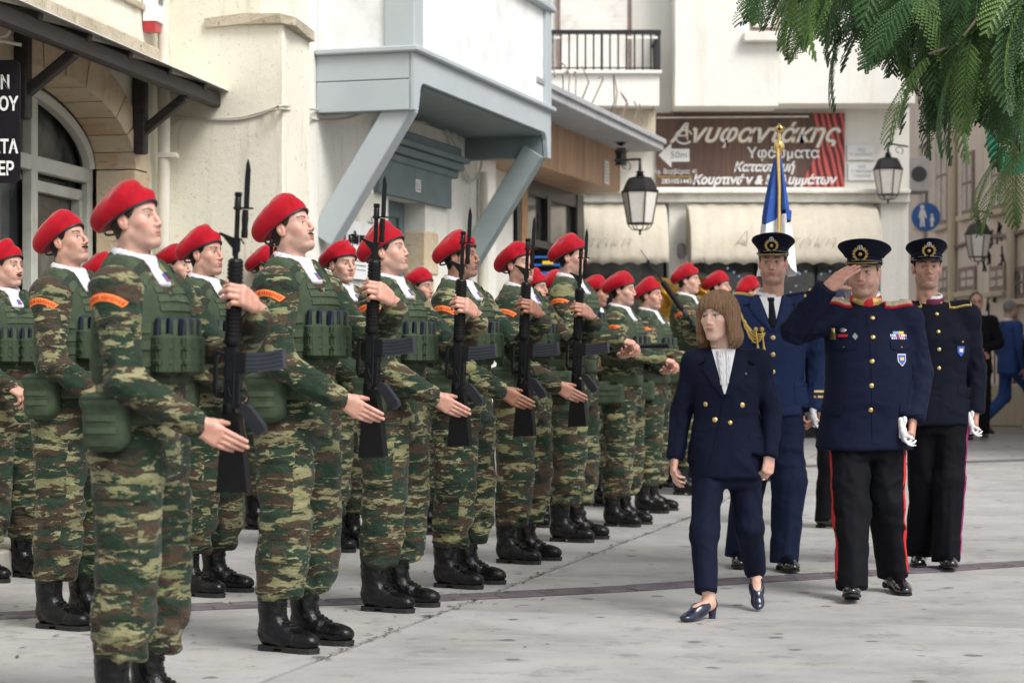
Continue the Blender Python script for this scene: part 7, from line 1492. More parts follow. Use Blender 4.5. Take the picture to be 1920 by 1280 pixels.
def kiosk():
    W = Wall((0.377, 19.6), D2); L_ = (24.3 - 19.6) / W.D.y; t = thing('kiosk', 'brown timber fronted kiosk under a flat grey canopy', 'shop', W.P(2.5, 0, -1)); inv = Matrix.Translation(-t.location)
    def put(b, nm, m, par=None): b.V = [inv @ Vector(v) for v in b.V]; return b.obj(nm, m, par or t)
    b = MB(); W.box(b, -0.6, L_, 3.66, 3.78, -3.5, 0.0, bev=0.01); W.box(b, -0.6, L_ + 0.02, 3.74, 3.80, -3.5, 0.03, bev=0.008); put(b, 'canopy', 'canopy_grey')
    b = MB(); W.box(b, 0.1, L_ - 0.10, 3.20, 3.66, -0.62, -0.50); put(b, 'fascia', 'fascia_wood'); b = MB(); W.box(b, 0.1, L_ - 0.12, 3.18, 3.22, -1.15, -0.505); put(b, 'fascia_soffit', 'fascia_wood')
    o = -1.05; u = lambda px: W.u(px, o); b = MB()
    W.box(b, -0.5, u(962), 0, 3.2, o - 0.3, o); put(b, 'wall', 'plaster_white')
    b = MB(); W.box(b, u(965), u(972), 0, 3.18, o - 0.1, o + 0.03); W.box(b, u(1078), u(1090), 0, 3.18, o - 0.1, o + 0.03); W.box(b, u(965), u(1090), 3.02, 3.18, o - 0.1, o + 0.02); W.box(b, u(985), u(1078), 2.46, 2.54, o - 0.08, o + 0.03); W.box(b, u(1022), u(1028), 2.5, 3.05, o - 0.08, o + 0.03); put(b, 'frame', 'iron_black')
    b = MB(); W.box(b, u(973), u(984), 0, 3.05, o - 0.1, o + 0.035); put(b, 'jamb', 'jamb_wood')
    b = MB(); W.box(b, u(976), u(981), 2.05, 2.25, o + 0.036, o + 0.045); put(b, 'notice', 'sign_white')
    for a_, c_ in ((986, 1021), (1029, 1077)): b = MB(); W.box(b, u(a_), u(c_), 2.54, 3.02, o - 0.06, o - 0.04); put(b, 'transom_pane', 'window_glass')
    b = MB(); W.box(b, u(986), u(1008), 0.1, 2.46, o - 0.10, o - 0.05); put(b, 'door_leaf', 'dark_wood'); b = MB(); W.box(b, u(991), u(1004), 1.0, 2.3, o - 0.048, o - 0.04); put(b, 'door_pane', 'sign_grey')
    b = MB(); W.box(b, u(960), u(1092), 0, 3.2, o - 2.0, o - 1.6); W.box(b, u(1090), L_ - 0.12, 0, 3.2, o - 2.0, o + 0.02); put(b, 'interior', 'shop_dark')
    b = MB(); uu = W.u(1137, -0.5); W.box(b, uu - 0.10, uu + 0.10, W.z(1137, 345, -.5), W.z(1137, 302, -.5), -0.499, -0.492); nt = put(b, 'notice', 'sign_white')
    b = MB()
    for k in range(6): zz = W.z(1137, 308 + 6 * k, -.49); W.box(b, uu - 0.075, uu + 0.07 - 0.01 * (k % 3), zz - 0.006, zz + 0.006, -0.4915, -0.490)
    put(b, 'print', 'sign_grey', nt)
    b = MB(); c_ = W.P(W.u(1116, -0.55), 3.62, -0.25)
    b.lathe([(0.06, 0.03), (0.02, 0.0)], 10, c_); b.tube([c_ + Vector((0.05 * q, 0, -0.0)) + Vector((0, 0, -0.03 * abs(q))) for q in (-1, 1)], 0.01, 6); b.lathe([(0.075, -0.05), (0.06, -0.10), (0.06, -0.20), (0.075, -0.22)], 8, c_); o2 = b.obj('ceiling_lamp', 'iron_black'); o2['label'] = 'small black caged lamp under the kiosk canopy'; o2['category'] = 'lamp'
    t2 = thing('display_rack', 'blue and yellow display rack in the kiosk doorway', 'rack', at(1022, 560, 21.3)); t2.location.z = gz(21.3); zt = pyZ(482, 21.3) - gz(21.3)
    b = MB(); 
    for q in (-0.16, 0.16): b.box((q, 0, zt / 2), (0.01, 0.01, zt / 2))
    for q in (0, 1, 2): b.box((0, -0.01, zt - 0.08 * q), (0.19, 0.012, 0.010))
    b.obj('rail', 'tape_blue', t2); MB().box((0.03, -0.03, zt - 0.06), (0.06, 0.012, 0.018), bev=0.004).obj('box', 'tape_yellow', t2); MB().box((-0.02, -0.03, zt - 0.30), (0.13, 0.10, 0.12), bev=0.01).obj('crate', 'tape_blue', t2)
    lantern(1200, 302, 441, 22.3, 'black lantern hanging from the end of the kiosk fascia', 'black street lanterns', arm=at(1152, 301, 22.4))
def far_building():
    Y = 26.0; X = lambda px, y=Y: pxX(px, y); Z = lambda py, y=Y: pyZ(py, y); g0 = gz(Y)
    t = thing('apartment_building', 'cream apartment block with balcony, shop awnings and drapery banner', 'building', (0, Y, 0))
    def put(b, nm, m, par=None, sm=False): b.V = [Vector(v) - Vector((0, Y, 0)) for v in b.V]; return b.obj(nm, m, par or t, sm)
    def bx(px0, px1, py0, py1, y0, y1, ref=None, bev=0.0, b=None, z0=None):
        b = b or MB(); r = ref or y0; a = (X(px0, r), X(px1, r), Z(py1, r) if z0 is None else z0, Z(py0, r)); return b.box(((a[0] + a[1]) / 2, (y0 + y1) / 2, (a[2] + a[3]) / 2), (abs(a[1] - a[0]) / 2, (y1 - y0) / 2, abs(a[3] - a[2]) / 2), bev=bev)
    b = MB(); bx(900, 1705, -260, 378, Y, Y + 5, b=b); put(b, 'wall', 'plaster_far')
    b = bx(1265, 1460, -260, 200, Y - 0.55, Y - 0.003, bev=0.01); bx(1459, 1716, -260, 195, Y - 0.55, Y - 0.003, b=b, bev=0.01); put(b, 'projecting_storey', 'plaster_far')
    b = bx(960, 1700, 358, 366, Y - 0.28, Y - 0.002, Y, bev=0.01); bx(960, 1700, 366, 382, Y - 0.20, Y - 0.002, Y, b=b, bev=0.01); put(b, 'cornice', 'cornice_white')
    b = MB(); bx(1253, 1290, 382, 700, Y - 0.12, Y + 0.3, Y, b=b, z0=g0); bx(1648, 1700, 382, 700, Y - 0.12, Y + 4.9, Y, b=b, z0=g0); put(b, 'pilaster', 'plaster_far')
    b = bx(900, 1700, 378, 800, Y + 1.3, Y + 1.4, Y, z0=g0); put(b, 'shop_interior', 'shop_dark')
    for p0, p1 in ((1295, 1420), (1425, 1535), (1540, 1644), (1100, 1248)): b = bx(p0, p1, 480, 800, Y + 0.35, Y + 0.37, Y, z0=g0 + 0.3); put(b, 'shop_window', 'window_glass')
    rnd = random.Random(9); b = MB()
    for k in range(46): px = rnd.uniform(1300, 1640); b.lathe([(0.0, -0.015), (0.015, 0), (0.0, 0.015)], 6, (X(px), Y + 0.30, Z(rnd.uniform(500, 575))))
    put(b, 'fairy_lights', 'light_bulb_blue')['kind'] = 'stuff'
    # window with frame, upper left door with roller shutter
    b = bx(1406, 1462, -120, 58, Y - 0.56, Y - 0.53, Y - 0.55); wf = put(b, 'window', 'shutter_brown'); b = bx(1412, 1456, -114, 52, Y - 0.575, Y - 0.565, Y - 0.55); put(b, 'shutter', 'shutter', wf); b = bx(1393, 1476, 62, 80, Y - 0.68, Y - 0.55, Y - 0.55, bev=0.01); put(b, 'sill', 'cornice_white')
    yb = Y - 0.02; b = MB()
    for k in range(26): bx(1050, 1178, 132 - 10 * k, 142 - 10 * k, yb - 0.016, yb, Y, b=b, bev=0.003)
    put(b, 'roller_shutter', 'shutter')['kind'] = 'stuff'
    b = bx(1044, 1050, -200, 142, Y - 0.06, Y - 0.003, Y); bx(1178, 1184, -200, 142, Y - 0.06, Y - 0.003, Y, b=b); put(b, 'shutter_frame', 'shutter_brown')
    # balcony
    y1 = Y - 1.1; x0, x1 = X(900, y1), X(1236, y1); zb, zt = Z(200, y1), Z(138, y1); b = MB(); b.box(((x0 + x1) / 2, (y1 + Y) / 2 - 0.002, (zb + zt) / 2), ((x1 - x0) / 2, (Y - y1) / 2, (zt - zb) / 2), bev=0.012); b.box(((x0 + x1) / 2 + 0.01, y1 - 0.01, zt + 0.012), ((x1 - x0) / 2 + 0.02, 0.05, 0.02), bev=0.006); bal = put(b, 'balcony', 'plaster_far')
    b = MB(); b.box(((x0 + x1) / 2, (y1 + Y) / 2 + 0.1, zb - 0.16), ((x1 - x0) / 2 - 0.03, (Y - y1) / 2 - 0.12, 0.158)); put(b, 'balcony_beam', 'plaster_tan', bal)
    zr = Z(60, y1); b = MB(); b.beam((x0, y1 + 0.03, zr), (x1, y1 + 0.03, zr), 0.05, 0.05); b.beam((x1, y1 + 0.03, zr), (x1, Y - 0.02, zr), 0.05, 0.05); put(b, 'handrail', 'iron_black', bal); b = MB(); b.beam((x0, y1 + 0.03, Z(70, y1)), (x1, y1 + 0.03, Z(70, y1)), 0.02, 0.03); put(b, 'rail', 'cornice_white', bal); b = MB(); b.beam((x0, y1 + 0.03, Z(127, y1)), (x1, y1 + 0.03, Z(127, y1)), 0.015, 0.015); put(b, 'rail', 'iron_black', bal)
    for k in range(22): xx = x1 - 0.0 - k * 0.098; b = MB(); r_ = 0.03 if k % 7 == 0 else 0.02; b.beam((xx, y1 + 0.03, zt), (xx, y1 + 0.03, zr - 0.017), r_ , r_); put(b, 'baluster', 'iron_black', bal)
    for k in range(9): yy = y1 + 0.12 + k * 0.11; b = MB(); b.beam((x1, yy, zt), (x1, yy, zr - 0.017), 0.022, 0.022); put(b, 'baluster', 'iron_black', bal)
    # rebars on the kiosk roof
    rb = thing('rebar', 'bare rusty steel bars sticking up from the kiosk roof', 'steel bars', at(1120, 250, 24.0)); b = MB(); rnd = random.Random(1)
    for pts in ([(1040, 145), (1037, 120), (1036, 85)], [(1056, 168), (1055, 140), (1062, 134), (1064, 140)], [(1079, 178), (1080, 138), (1078, 134), (1076, 142)], [(1090, 190), (1104, 155), (1098, 140), (1091, 125)], [(1109, 196), (1131, 148), (1128, 144), (1122, 147)], [(1145, 212), (1152, 190), (1150, 140)], [(1152, 212), (1157, 175), (1151, 140)], [(1166, 220), (1176, 190), (1164, 174)], [(1170, 220), (1177, 196), (1165, 176)], [(1190, 222), (1196, 205), (1189, 190)], [(1205, 232), (1199, 195)], [(1212, 236), (1220, 210), (1226, 200)], [(1066, 172), (1068, 140), (1058, 122), (1050, 116)]):
        b.tube([at(px, py, 24.0 + 0.3 * math.sin(px)) - at(1120, 250, 24.0) for px, py in pts] , 0.008, 5)
    b.obj('bar', 'shutter_brown', rb, True)
    # awnings
    for p0, p1, lab in ((1095, 1250, 'plain cream shop awning left of the white pilaster'), (1292, 1646, 'wide cream shop awning with faint lettering under the banner')):
        ya = Y - 0.95; aw = thing('awning', lab, 'awning', (X((p0 + p1) / 2), Y - 0.3, Z(440))); o0 = aw.location; n = max(12, (p1 - p0) // 8); V = []; F = []; prof = [(Y - 0.23, Z(386)), (Y - 0.60, Z(400)), (Y - 0.86, Z(424, Y - .86)), (Y - 0.95, Z(455, ya)), (Y - 0.97, Z(478, ya)), (Y - 0.97, Z(494, ya))]
        xa, xb = X(p0, Y - 0.6), X(p1, Y - 0.6)
        for i in range(n + 1):
            x = xa + (xb - xa) * i / n
            for q, (yy, zz) in enumerate(prof): V.append((x, yy + 0.012 * math.sin(i * 1.9 + q), zz + (0.030 * (abs(math.sin(i * math.pi / 2 * 0.5)) - 0.5) if q == 5 else 0.004 * math.sin(i * 1.3))))
        m = len(prof)
        for i in range(n):
            for q in range(m - 1): F.append((i * m + q, i * m + q + 1, (i + 1) * m + q + 1, (i + 1) * m + q))
        for side_ in (0, n):
            V += [(V[side_ * m][0], Y - 0.23, Z(470))]; c_ = len(V) - 1
            for q in range(m - 1): F.append((side_ * m + q, side_ * m + q + 1, c_))
        b = MB().add([Vector(v) - o0 for v in V], F); o = b.obj('cloth', 'awning_cloth', aw, True); md = o.modifiers.new('thick', 'SOLIDIFY'); md.thickness = 0.008
        b = MB(); 
        for pp in (p0 + 2, p1 - 2): b.beam(Vector((X(pp, Y - .6), Y - 0.2, Z(470))) - o0, Vector((X(pp, Y - .6), Y - 0.93, Z(480, ya))) - o0, 0.02, 0.03)
        b.obj('arm', 'iron_black', aw)
        if p1 > 1500:
            for txt, px, py, sz in (('Αν', 1400, 452, 0.30), ('τάκη', 1520, 455, 0.26)): o = text_obj('faded_lettering', txt, Matrix.Identity(4), sz, 'faded_print', aw, 0.001, shear=0.4, bold=-0.004); o.matrix_local = frame(Vector((X(px, ya), ya - 0.022, Z(py, ya))) - o0, (1, 0, 0), (0, -0.25, 1))
        else: o = text_obj('faded_lettering', 'τάκη', Matrix.Identity(4), 0.24, 'faded_print', aw, 0.001, shear=0.4, bold=-0.004); o.matrix_local = frame(Vector((X(1140, ya), ya - 0.022, Z(455, ya))) - o0, (1, 0, 0), (0, -0.25, 1))
    # banner
    c0 = at(1407, 282, Y - 0.04); w = (1583 - 1231) / F_PX * Y; h = (352 - 213) / F_PX * Y
    bn = thing('banner', 'shop banner with Greek lettering, wood planks and red drapery', 'banner', c0)
    MB().box((0, 0, 0), (w / 2, 0.012, h / 2)).obj('sheet', 'banner_print', bn)
    b = MB(); V = [( w / 2, h / 2), (w * 0.33, h / 2), (w * 0.37, h * 0.15), (w * 0.33, -h * 0.15), (w * 0.26, -h / 2), (w / 2, -h / 2)]; b.prism(V[::-1], 0.003, frame((0, -0.0125, 0), (1, 0, 0), (0, 0, 1))); b.obj('drapery', 'banner_drape', bn)
    b = MB(); b.beam((-w / 2, -0.02, h / 2 - 0.06), (w / 2 - 0.45, -0.02, h / 2 - 0.045), 0.01, 0.018); b.beam((-w / 2, -0.015, -h / 2 - 0.02), (w / 2, -0.015, -h / 2 - 0.02), 0.03, 0.04); b.obj('rail', 'cornice_white', bn)
    def T(txt, px, py, sz, m='sign_white', shear=0.0, bold=0.0, sx=1.0, d=0.0, align='CENTER'):
        o = text_obj('lettering', txt, Matrix.Identity(4), sz, m, bn, 0.001, align, shear, bold); o.matrix_local = frame(Vector((pxX(px, Y) - c0.x, -0.020 - d, pyZ(py, Y) - c0.z)), (1, 0, 0), (0, 0, 1)) @ Matrix.Diagonal((sx, 1, 1, 1)); return o
    T('Ανυφαντάκης', 1412, 253, 0.315, 'sign_gold', 0.42, 0.013, 1.0); T('Ανυφαντάκης', 1412, 253, 0.315, 'sign_white', 0.42, 0.004, 1.0, 0.003)
    b = MB(); P = [(-0.83 + 0.105 * math.cos(R(a)), -0.026, 0.165 + 0.085 * math.sin(R(a))) for a in range(20, 340, 20)]; b.tube(P, 0.012, 5); b.obj('flourish', 'sign_white', bn, True)
    T('Υφάσματα', 1468, 289, 0.185, bold=0.002, sx=0.98); T('Κατασκευή', 1431, 315, 0.155, shear=0.3, bold=0.006, sx=0.92); T('Κουρτινών & Καλυμμάτων', 1431, 339, 0.155, shear=0.3, bold=0.006, sx=0.92); T('Αγ. Βαρβάρας 41', 1266, 323, 0.085, sx=0.8); T('2831051443', 1268, 341, 0.085, sx=0.9, bold=0.001)
    b = MB(); x_ = lambda px: pxX(px, Y) - c0.x; z_ = lambda py: pyZ(py, Y) - c0.z; b.prism([(x_(1234), z_(292)), (x_(1258), z_(315)), (x_(1258), z_(304)), (x_(1292), z_(304)), (x_(1292), z_(280)), (x_(1258), z_(280)), (x_(1258), z_(269))], 0.003, frame((0, -0.013, 0), (1, 0, 0), (0, 0, 1))); b.obj('arrow', 'sign_white', bn)
    T('50m', 1272, 292, 0.12, 'sign_grey', d=0.0); b = MB(); b.box((x_(1265), -0.0155, z_(332)), ((x_(1298) - x_(1232)) / 2, 0.002, 0.006)); b.obj('underline', 'sign_gold', bn)
    for (p0, p1, q0, q1), lines, lab in (((1588, 1641, 272, 300), ('ΟΔΟΣ', 'ΓΡ. ΞΕΝΟΠΟΥΛΟΥ'), 'upper white street name plate right of the banner'), ((1590, 1642, 306, 338), ('ΟΔΟΣ', 'Σ. ΜΑΝΟΥΣΑΚΗ', 'S. MANOUSAKI'), 'lower framed street name plate right of the banner')):
        c1 = at((p0 + p1) / 2, (q0 + q1) / 2, Y - 0.02); sg = thing('street_sign', lab, 'sign', c1); MB().box((0, 0, 0), ((p1 - p0) / 300, 0.008, (q1 - q0) / 300), bev=0.003).obj('plate', 'sign_white', sg)
        for k, tx in enumerate(lines): o = text_obj('lettering', tx, Matrix.Identity(4), 0.055, 'sign_grey', sg, 0.0008); o.matrix_local = frame((0, -0.0095, 0.06 * (len(lines) - 1) / 2 - 0.058 * k), (1, 0, 0), (0, 0, 1)) @ Matrix.Diagonal((0.62, 0.9, 1, 1))
    lantern(1665, 272, 382, 25.45, 'black lantern on the corner of the banner building', 'black street lanterns', arm=at(1702, 275, 25.9))
    ac = thing('wall_light', 'small grey bulkhead light on the white pilaster', 'light', at(1278, 470, Y - 0.16)); MB().lathe([(0.03, -0.10), (0.055, -0.05), (0.055, 0.05), (0.03, 0.09)], 10).obj('cage', 'sign_grey', ac, True)
    ac = thing('air_conditioner', 'grey air conditioning unit at the corner behind the lantern', 'air conditioner', at(1716, 330, 26.6)); MB().box((0, 0, 0), (0.13, 0.25, 0.22), bev=0.01).obj('case', 'sign_grey', ac)
    b = MB(); b.lathe([(0.10, 0), (0.10, 0.01)], 14, (0, 0, 0)); b.V = [(x, z - 0.256, y) for x, y, z in b.V]; b.obj('fan', 'iron_black', ac)
def right_building():
    W = Wall((9.2 - 0.067 * 22, 22.0), (-0.067, 1.0), -1); t = thing('house', 'weathered pink beige house with brown windows and graffiti on the right', 'house', W.P(8, 0, -2)); inv = Matrix.Translation(-t.location)
    def put(b, nm, m, par=None): b.V = [inv @ Vector(v) for v in b.V]; return b.obj(nm, m, par or t)
    b = MB(); W.box(b, -2, 30, -0.1, 8.5, -4, 0); put(b, 'wall', 'plaster_pink')
    for p0, p1, q0, q1 in ((1757, 1781, 238, 422), (1806, 1828, 285, 402), (1862, 1893, 262, 392), (1763, 1781, 500, 548), (1800, 1832, 500, 545), (1858, 1888, 498, 545), (1900, 1925, 500, 560), (1725, 1740, 270, 420)):
        u1, u0 = W.u(p0), W.u(p1); pm = (p0 + p1) / 2; z1, z0 = W.z(pm, q0), W.z(pm, q1); b = MB(); W.box(b, u0, u1, z0, z1, -0.05, 0.03, bev=0.01); wd = put(b, 'window', 'shutter_brown'); cc = (u0 + u1) / 2
        for a0, a1 in ((u0 + 0.07, cc - 0.03), (cc + 0.03, u1 - 0.07)):
            for c0, c1 in ((z0 + 0.07, (z0 + z1) / 2 - 0.02), ((z0 + z1) / 2 + 0.02, z1 - 0.07)): b = MB(); W.box(b, a0, a1, c0, c1, 0.031, 0.036); put(b, 'pane', 'window_glass', wd)
        b = MB(); W.box(b, u0 - 0.08, u1 + 0.08, z0 - 0.09, z0 - 0.003, 0.0, 0.10, bev=0.01); put(b, 'sill', 'plaster_tan', wd)
    for px in (1793, 1905): b = MB(); p = W.P(W.u(px), 0, 0.07); b.lathe([(0.07, 0), (0.07, 8)], 10, p); put(b, 'downpipe', 'plaster_tan')
    zb = W.z(1800, 458); b = MB(); b.tube([W.P(u, zb + 0.03 * math.sin(u * 2.2), 0.03) for u in np.linspace(1, 12, 24)], 0.03, 6); put(b, 'cable', 'shutter_brown')
    b = MB(); rnd = random.Random(12)
    for k in range(16):
        u = W.u(1852 + rnd.uniform(-4, 44)); z = rnd.uniform(1.9, 3.0); P = [W.P(u, z, 0.006)]
        for q in range(7): u += rnd.uniform(-0.14, 0.14); z += rnd.uniform(-0.16, 0.16); P.append(W.P(u, z, 0.006))
        b.tube(P, 0.018, 4)
    put(b, 'graffiti', 'sign_black')['kind'] = 'stuff'
    lantern(1834, 398, 497, 27.5, 'grey lantern on a wall bracket by the graffiti', 'black street lanterns', arm=at(1862, 401, 27.5))
    # pedestrian sign
    Y = 29.0; s = thing('pedestrian_sign', 'round blue sign showing an adult and a child on foot', 'sign', (pxX(1735, Y), Y, gz(Y))); zc = pyZ(407, Y) - gz(Y); r = 27 / F_PX * Y
    b = MB(); n = 36; b.prism([(r * math.cos(2 * math.pi * i / n), r * math.sin(2 * math.pi * i / n)) for i in range(n)], 0.006, frame((0, -0.03, zc), (1, 0, 0), (0, 0, 1))); b.obj('disc', 'sign_blue', s)
    def pic(cx, cz, k):
        b = MB(); M = frame((cx, -0.037, zc + cz), (1, 0, 0), (0, 0, 1)); f = lambda pts: [(x * k, y * k) for x, y in pts]; b.prism([(0.032 * k * math.cos(2 * math.pi * i / 12), 0.15 * k + 0.032 * k * math.sin(2 * math.pi * i / 12)) for i in range(12)], 0.003, M)
        b.prism(f([(-0.035, 0.10), (-0.06, -0.01), (-0.04, -0.02), (-0.03, 0.03), (-0.035, -0.15), (-0.008, -0.15), (0.0, -0.04), (0.010, -0.15), (0.038, -0.15), (0.03, 0.03), (0.055, -0.02), (0.07, -0.01), (0.04, 0.10), (0.02, 0.115), (-0.02, 0.115)]), 0.003, M); b.obj('pictogram', 'sign_white', s)
    pic(-0.05, 0.0, 0.92); pic(0.085, -0.055, 0.55); MB().lathe([(0.03, 0), (0.03, zc + 0.15)], 10).obj('pole', 'sign_grey', s, True)
    Y = 27.0; s = thing('pharmacy_sign', 'green and white oval shop sign behind the foliage', 'sign', at(1900, 262, Y)); b = MB(); n = 40; rx, rz = 0.36, 0.46; b.prism([(rx * math.cos(2 * math.pi * i / n), rz * math.sin(2 * math.pi * i / n)) for i in range(n)], 0.10, frame((0, 0, 0), (1, 0, 0), (0, 0, 1))); b.obj('case', 'sign_green', s)
    b = MB(); b.prism([(0.28 * math.cos(2 * math.pi * i / n), 0.02 + 0.30 * math.sin(2 * math.pi * i / n)) for i in range(n)], 0.004, frame((0, -0.1005, 0.10), (1, 0, 0), (0, 0, 1))); b.obj('face', 'sign_white', s); b = MB(); b.box((0, -0.107, 0.12), (0.05, 0.002, 0.15)); b.box((0, -0.107, 0.12), (0.15, 0.0025, 0.05)); b.obj('cross', 'sign_green', s); MB().beam((0, 0.0, 0), (0.5, 0.1, 0.1), 0.04, 0.04).obj('bracket', 'iron_black', s)
    # low wall, railing and flower boxes at the right edge
    Y = 29.5; w = thing('low_wall', 'low cream wall with iron railing and flowers behind the men', 'wall', (pxX(1885, Y), Y, gz(Y))); MB().box((0, 0.1, 0.30), (0.62, 0.12, 0.30), bev=0.02).obj('wall', 'plaster_tan', w)
    for k in range(9): MB().box((-0.55 + 0.14 * k, 0.1, 0.85), (0.010, 0.010, 0.26)).obj('railing_bar', 'iron_black', w)
    MB().box((0, 0.1, 1.11), (0.6, 0.015, 0.012)).obj('rail', 'iron_black', w)
    b = MB(); rnd = random.Random(8)
    for k in range(160): x, y, z = rnd.uniform(-0.6, 0.6), rnd.uniform(-0.05, 0.2), rnd.uniform(0.95, 1.28); a = rnd.uniform(0, 6.28); d = 0.04; b.add([(x, y, z), (x + d * math.cos(a), y + d * math.sin(a), z + 0.02), (x + 0.01, y, z + d)], [(0, 1, 2)], k % 3)
    o = b.obj('flowers', ['leaf_light', 'petal_orange', 'leaf_planter'], w); o['kind'] = 'stuff'
    e = MB(); e.box((4, 52, 4), (14, 2, 4.4)); o = e.obj('end_building', 'plaster_pink'); o['label'] = 'distant pink beige building closing the side street'; o['category'] = 'building'
    p = Vector((-26, 30, 4)); e = MB(); e.box((-14, 32, 4.5), (9, 3, 4.6)); o = e.obj('block_behind', 'plaster_far'); o['label'] = 'cream block behind the house with the oriel'; o['category'] = 'building'
def planter():
    Y = 17.7; t = thing('planter', 'stone planter with strap leaved plant and orange flowers by the door', 'planter', (pxX(800, Y), Y, gz(Y)), 0.25); MB().box((0, 0, 0.24), (0.26, 0.24, 0.24), bev=0.03).box((0, 0, 0.47), (0.29, 0.27, 0.035), bev=0.015).obj('box', 'planter_stone', t); MB().box((0, 0, 0.50), (0.24, 0.22, 0.01)).obj('soil', 'bark', t)
    rnd = random.Random(6); b = MB()
    proto = None
    for k in range(34):
        a = rnd.uniform(0, 6.28); L_ = rnd.uniform(0.35, 0.72); w = rnd.uniform(0.022, 0.035); dr = rnd.uniform(0.25, 0.6); V = []; F = []
        for i in range(8): tt = i / 7; r = L_ * tt * dr * 1.5; z = 0.50 + L_ * (tt - 0.55 * dr * tt * tt * 1.6); ww = w * math.sin(math.pi * min(1, 0.15 + tt * 0.85)) + 0.002; c, s = math.cos(a), math.sin(a); V += [(c * r - s * ww, s * r + c * ww, z), (c * r, s * r, z - 0.008), (c * r + s * ww, s * r - c * ww, z)]
        for i in range(7): o = 3 * i; F += [(o, o + 1, o + 4, o + 3), (o + 1, o + 2, o + 5, o + 4)]
        MB().add(V, F).obj('leaf', 'leaf_planter', t, True)
    for a, L_ in ((-1.2, 0.42), (0.3, 0.50), (-2.2, 0.36)):
        b = MB(); c, s = math.cos(a) * 0.16, math.sin(a) * 0.16; b.tube([(0, 0, 0.5), (c * 0.6, s * 0.6, 0.5 + L_ * 0.6), (c, s, 0.5 + L_)], 0.007, 6)
        for k in range(5): q = a + (k - 2) * 0.5; b.prism([(0, -0.012), (0.075, 0.0), (0, 0.012)], 0.004, Matrix.Translation((c, s, 0.5 + L_)) @ Euler((0, -0.7, q)).to_matrix().to_4x4(), 1)
        b.obj('flower', ['leaf_planter', 'petal_orange'], t)
    t = thing('planter', 'second stone planter half hidden behind the soldiers', 'planter', (pxX(965, 19.6), 19.6, gz(19.6)), 0.25); MB().box((0, 0, 0.24), (0.26, 0.24, 0.24), bev=0.03).obj('box', 'planter_stone', t)
def flag():
    Y = 13.4; g = gz(Y); t = thing('flag', 'blue and white flag furled on a pole with gilt finial behind the air force officer', 'flag', (pxX(1461, Y), Y, g)); zt = pyZ(280, Y) - g; tx = 0.0
    b = MB(); b.tube([(-0.0, 0.0, 0.0), (0.0, 0, zt)], 0.015, 10); b.obj('pole', 'jamb_wood', t, True)
    b = MB(); b.lathe([(0.01, zt - 0.02), (0.03, zt - 0.005), (0.036, zt + 0.018), (0.028, zt + 0.045), (0.012, zt + 0.055), (0.010, zt + 0.10)], 14); b.box((0, 0, zt + 0.13), (0.030, 0.006, 0.008)); b.box((0, 0, zt + 0.13), (0.008, 0.006, 0.035)); b.lathe([(0.0, -0.03), (0.024, -0.014), (0.024, 0.014), (0.0, 0.03)], 12, (0, 0, zt + 0.13), sy=0.25); b.obj('finial', 'gold_button', t, True)
    for nm, m, lo, hi in (('cloth_blue', 'flag_blue', 0.0, 0.60), ('cloth_white', 'flag_white', 0.60, 1.0)):
        V = []; F = []; n = 48; k = 14
        for j in range(k + 1):
            f = lo + (hi - lo) * j / k; z = zt - 0.03 - f * 0.72
            for i in range(n):
                a = 2 * math.pi * i / n; r = 0.018 + 0.115 * f ** 0.8 * (1 + 0.38 * math.sin(5 * a + f * 2.0) + 0.12 * math.sin(11 * a + 2)); V.append((r * math.cos(a) * (1.0 if math.cos(a) < 0 else 0.62), r * math.sin(a) * 0.7, z - 0.07 * math.sin(a * 2 + 1) * f + (0.10 * math.cos(a) * (f - lo if nm == 'cloth_white' else 1.0) if abs(f - 0.60) < 0.03 else 0)))
        for j in range(k):
            for i in range(n): F.append((j * n + i, (j + 1) * n + i, (j + 1) * n + (i + 1) % n, j * n + (i + 1) % n))
        MB().add(V, F).obj(nm, m, t, True)
    b = MB(); b.tube([(-0.012, -0.03, zt), (-0.006, -0.055, zt - 0.25), (-0.012, -0.085, zt - 0.55), (-0.004, -0.10, zt - 0.70)], 0.011, 6); b.obj('cord', 'gold_thread', t, True)
    b = MB(); b.box((-0.075, -0.095, zt - 0.62), (0.030, 0.01, 0.06)); b.obj('emblem', 'sign_green', t)
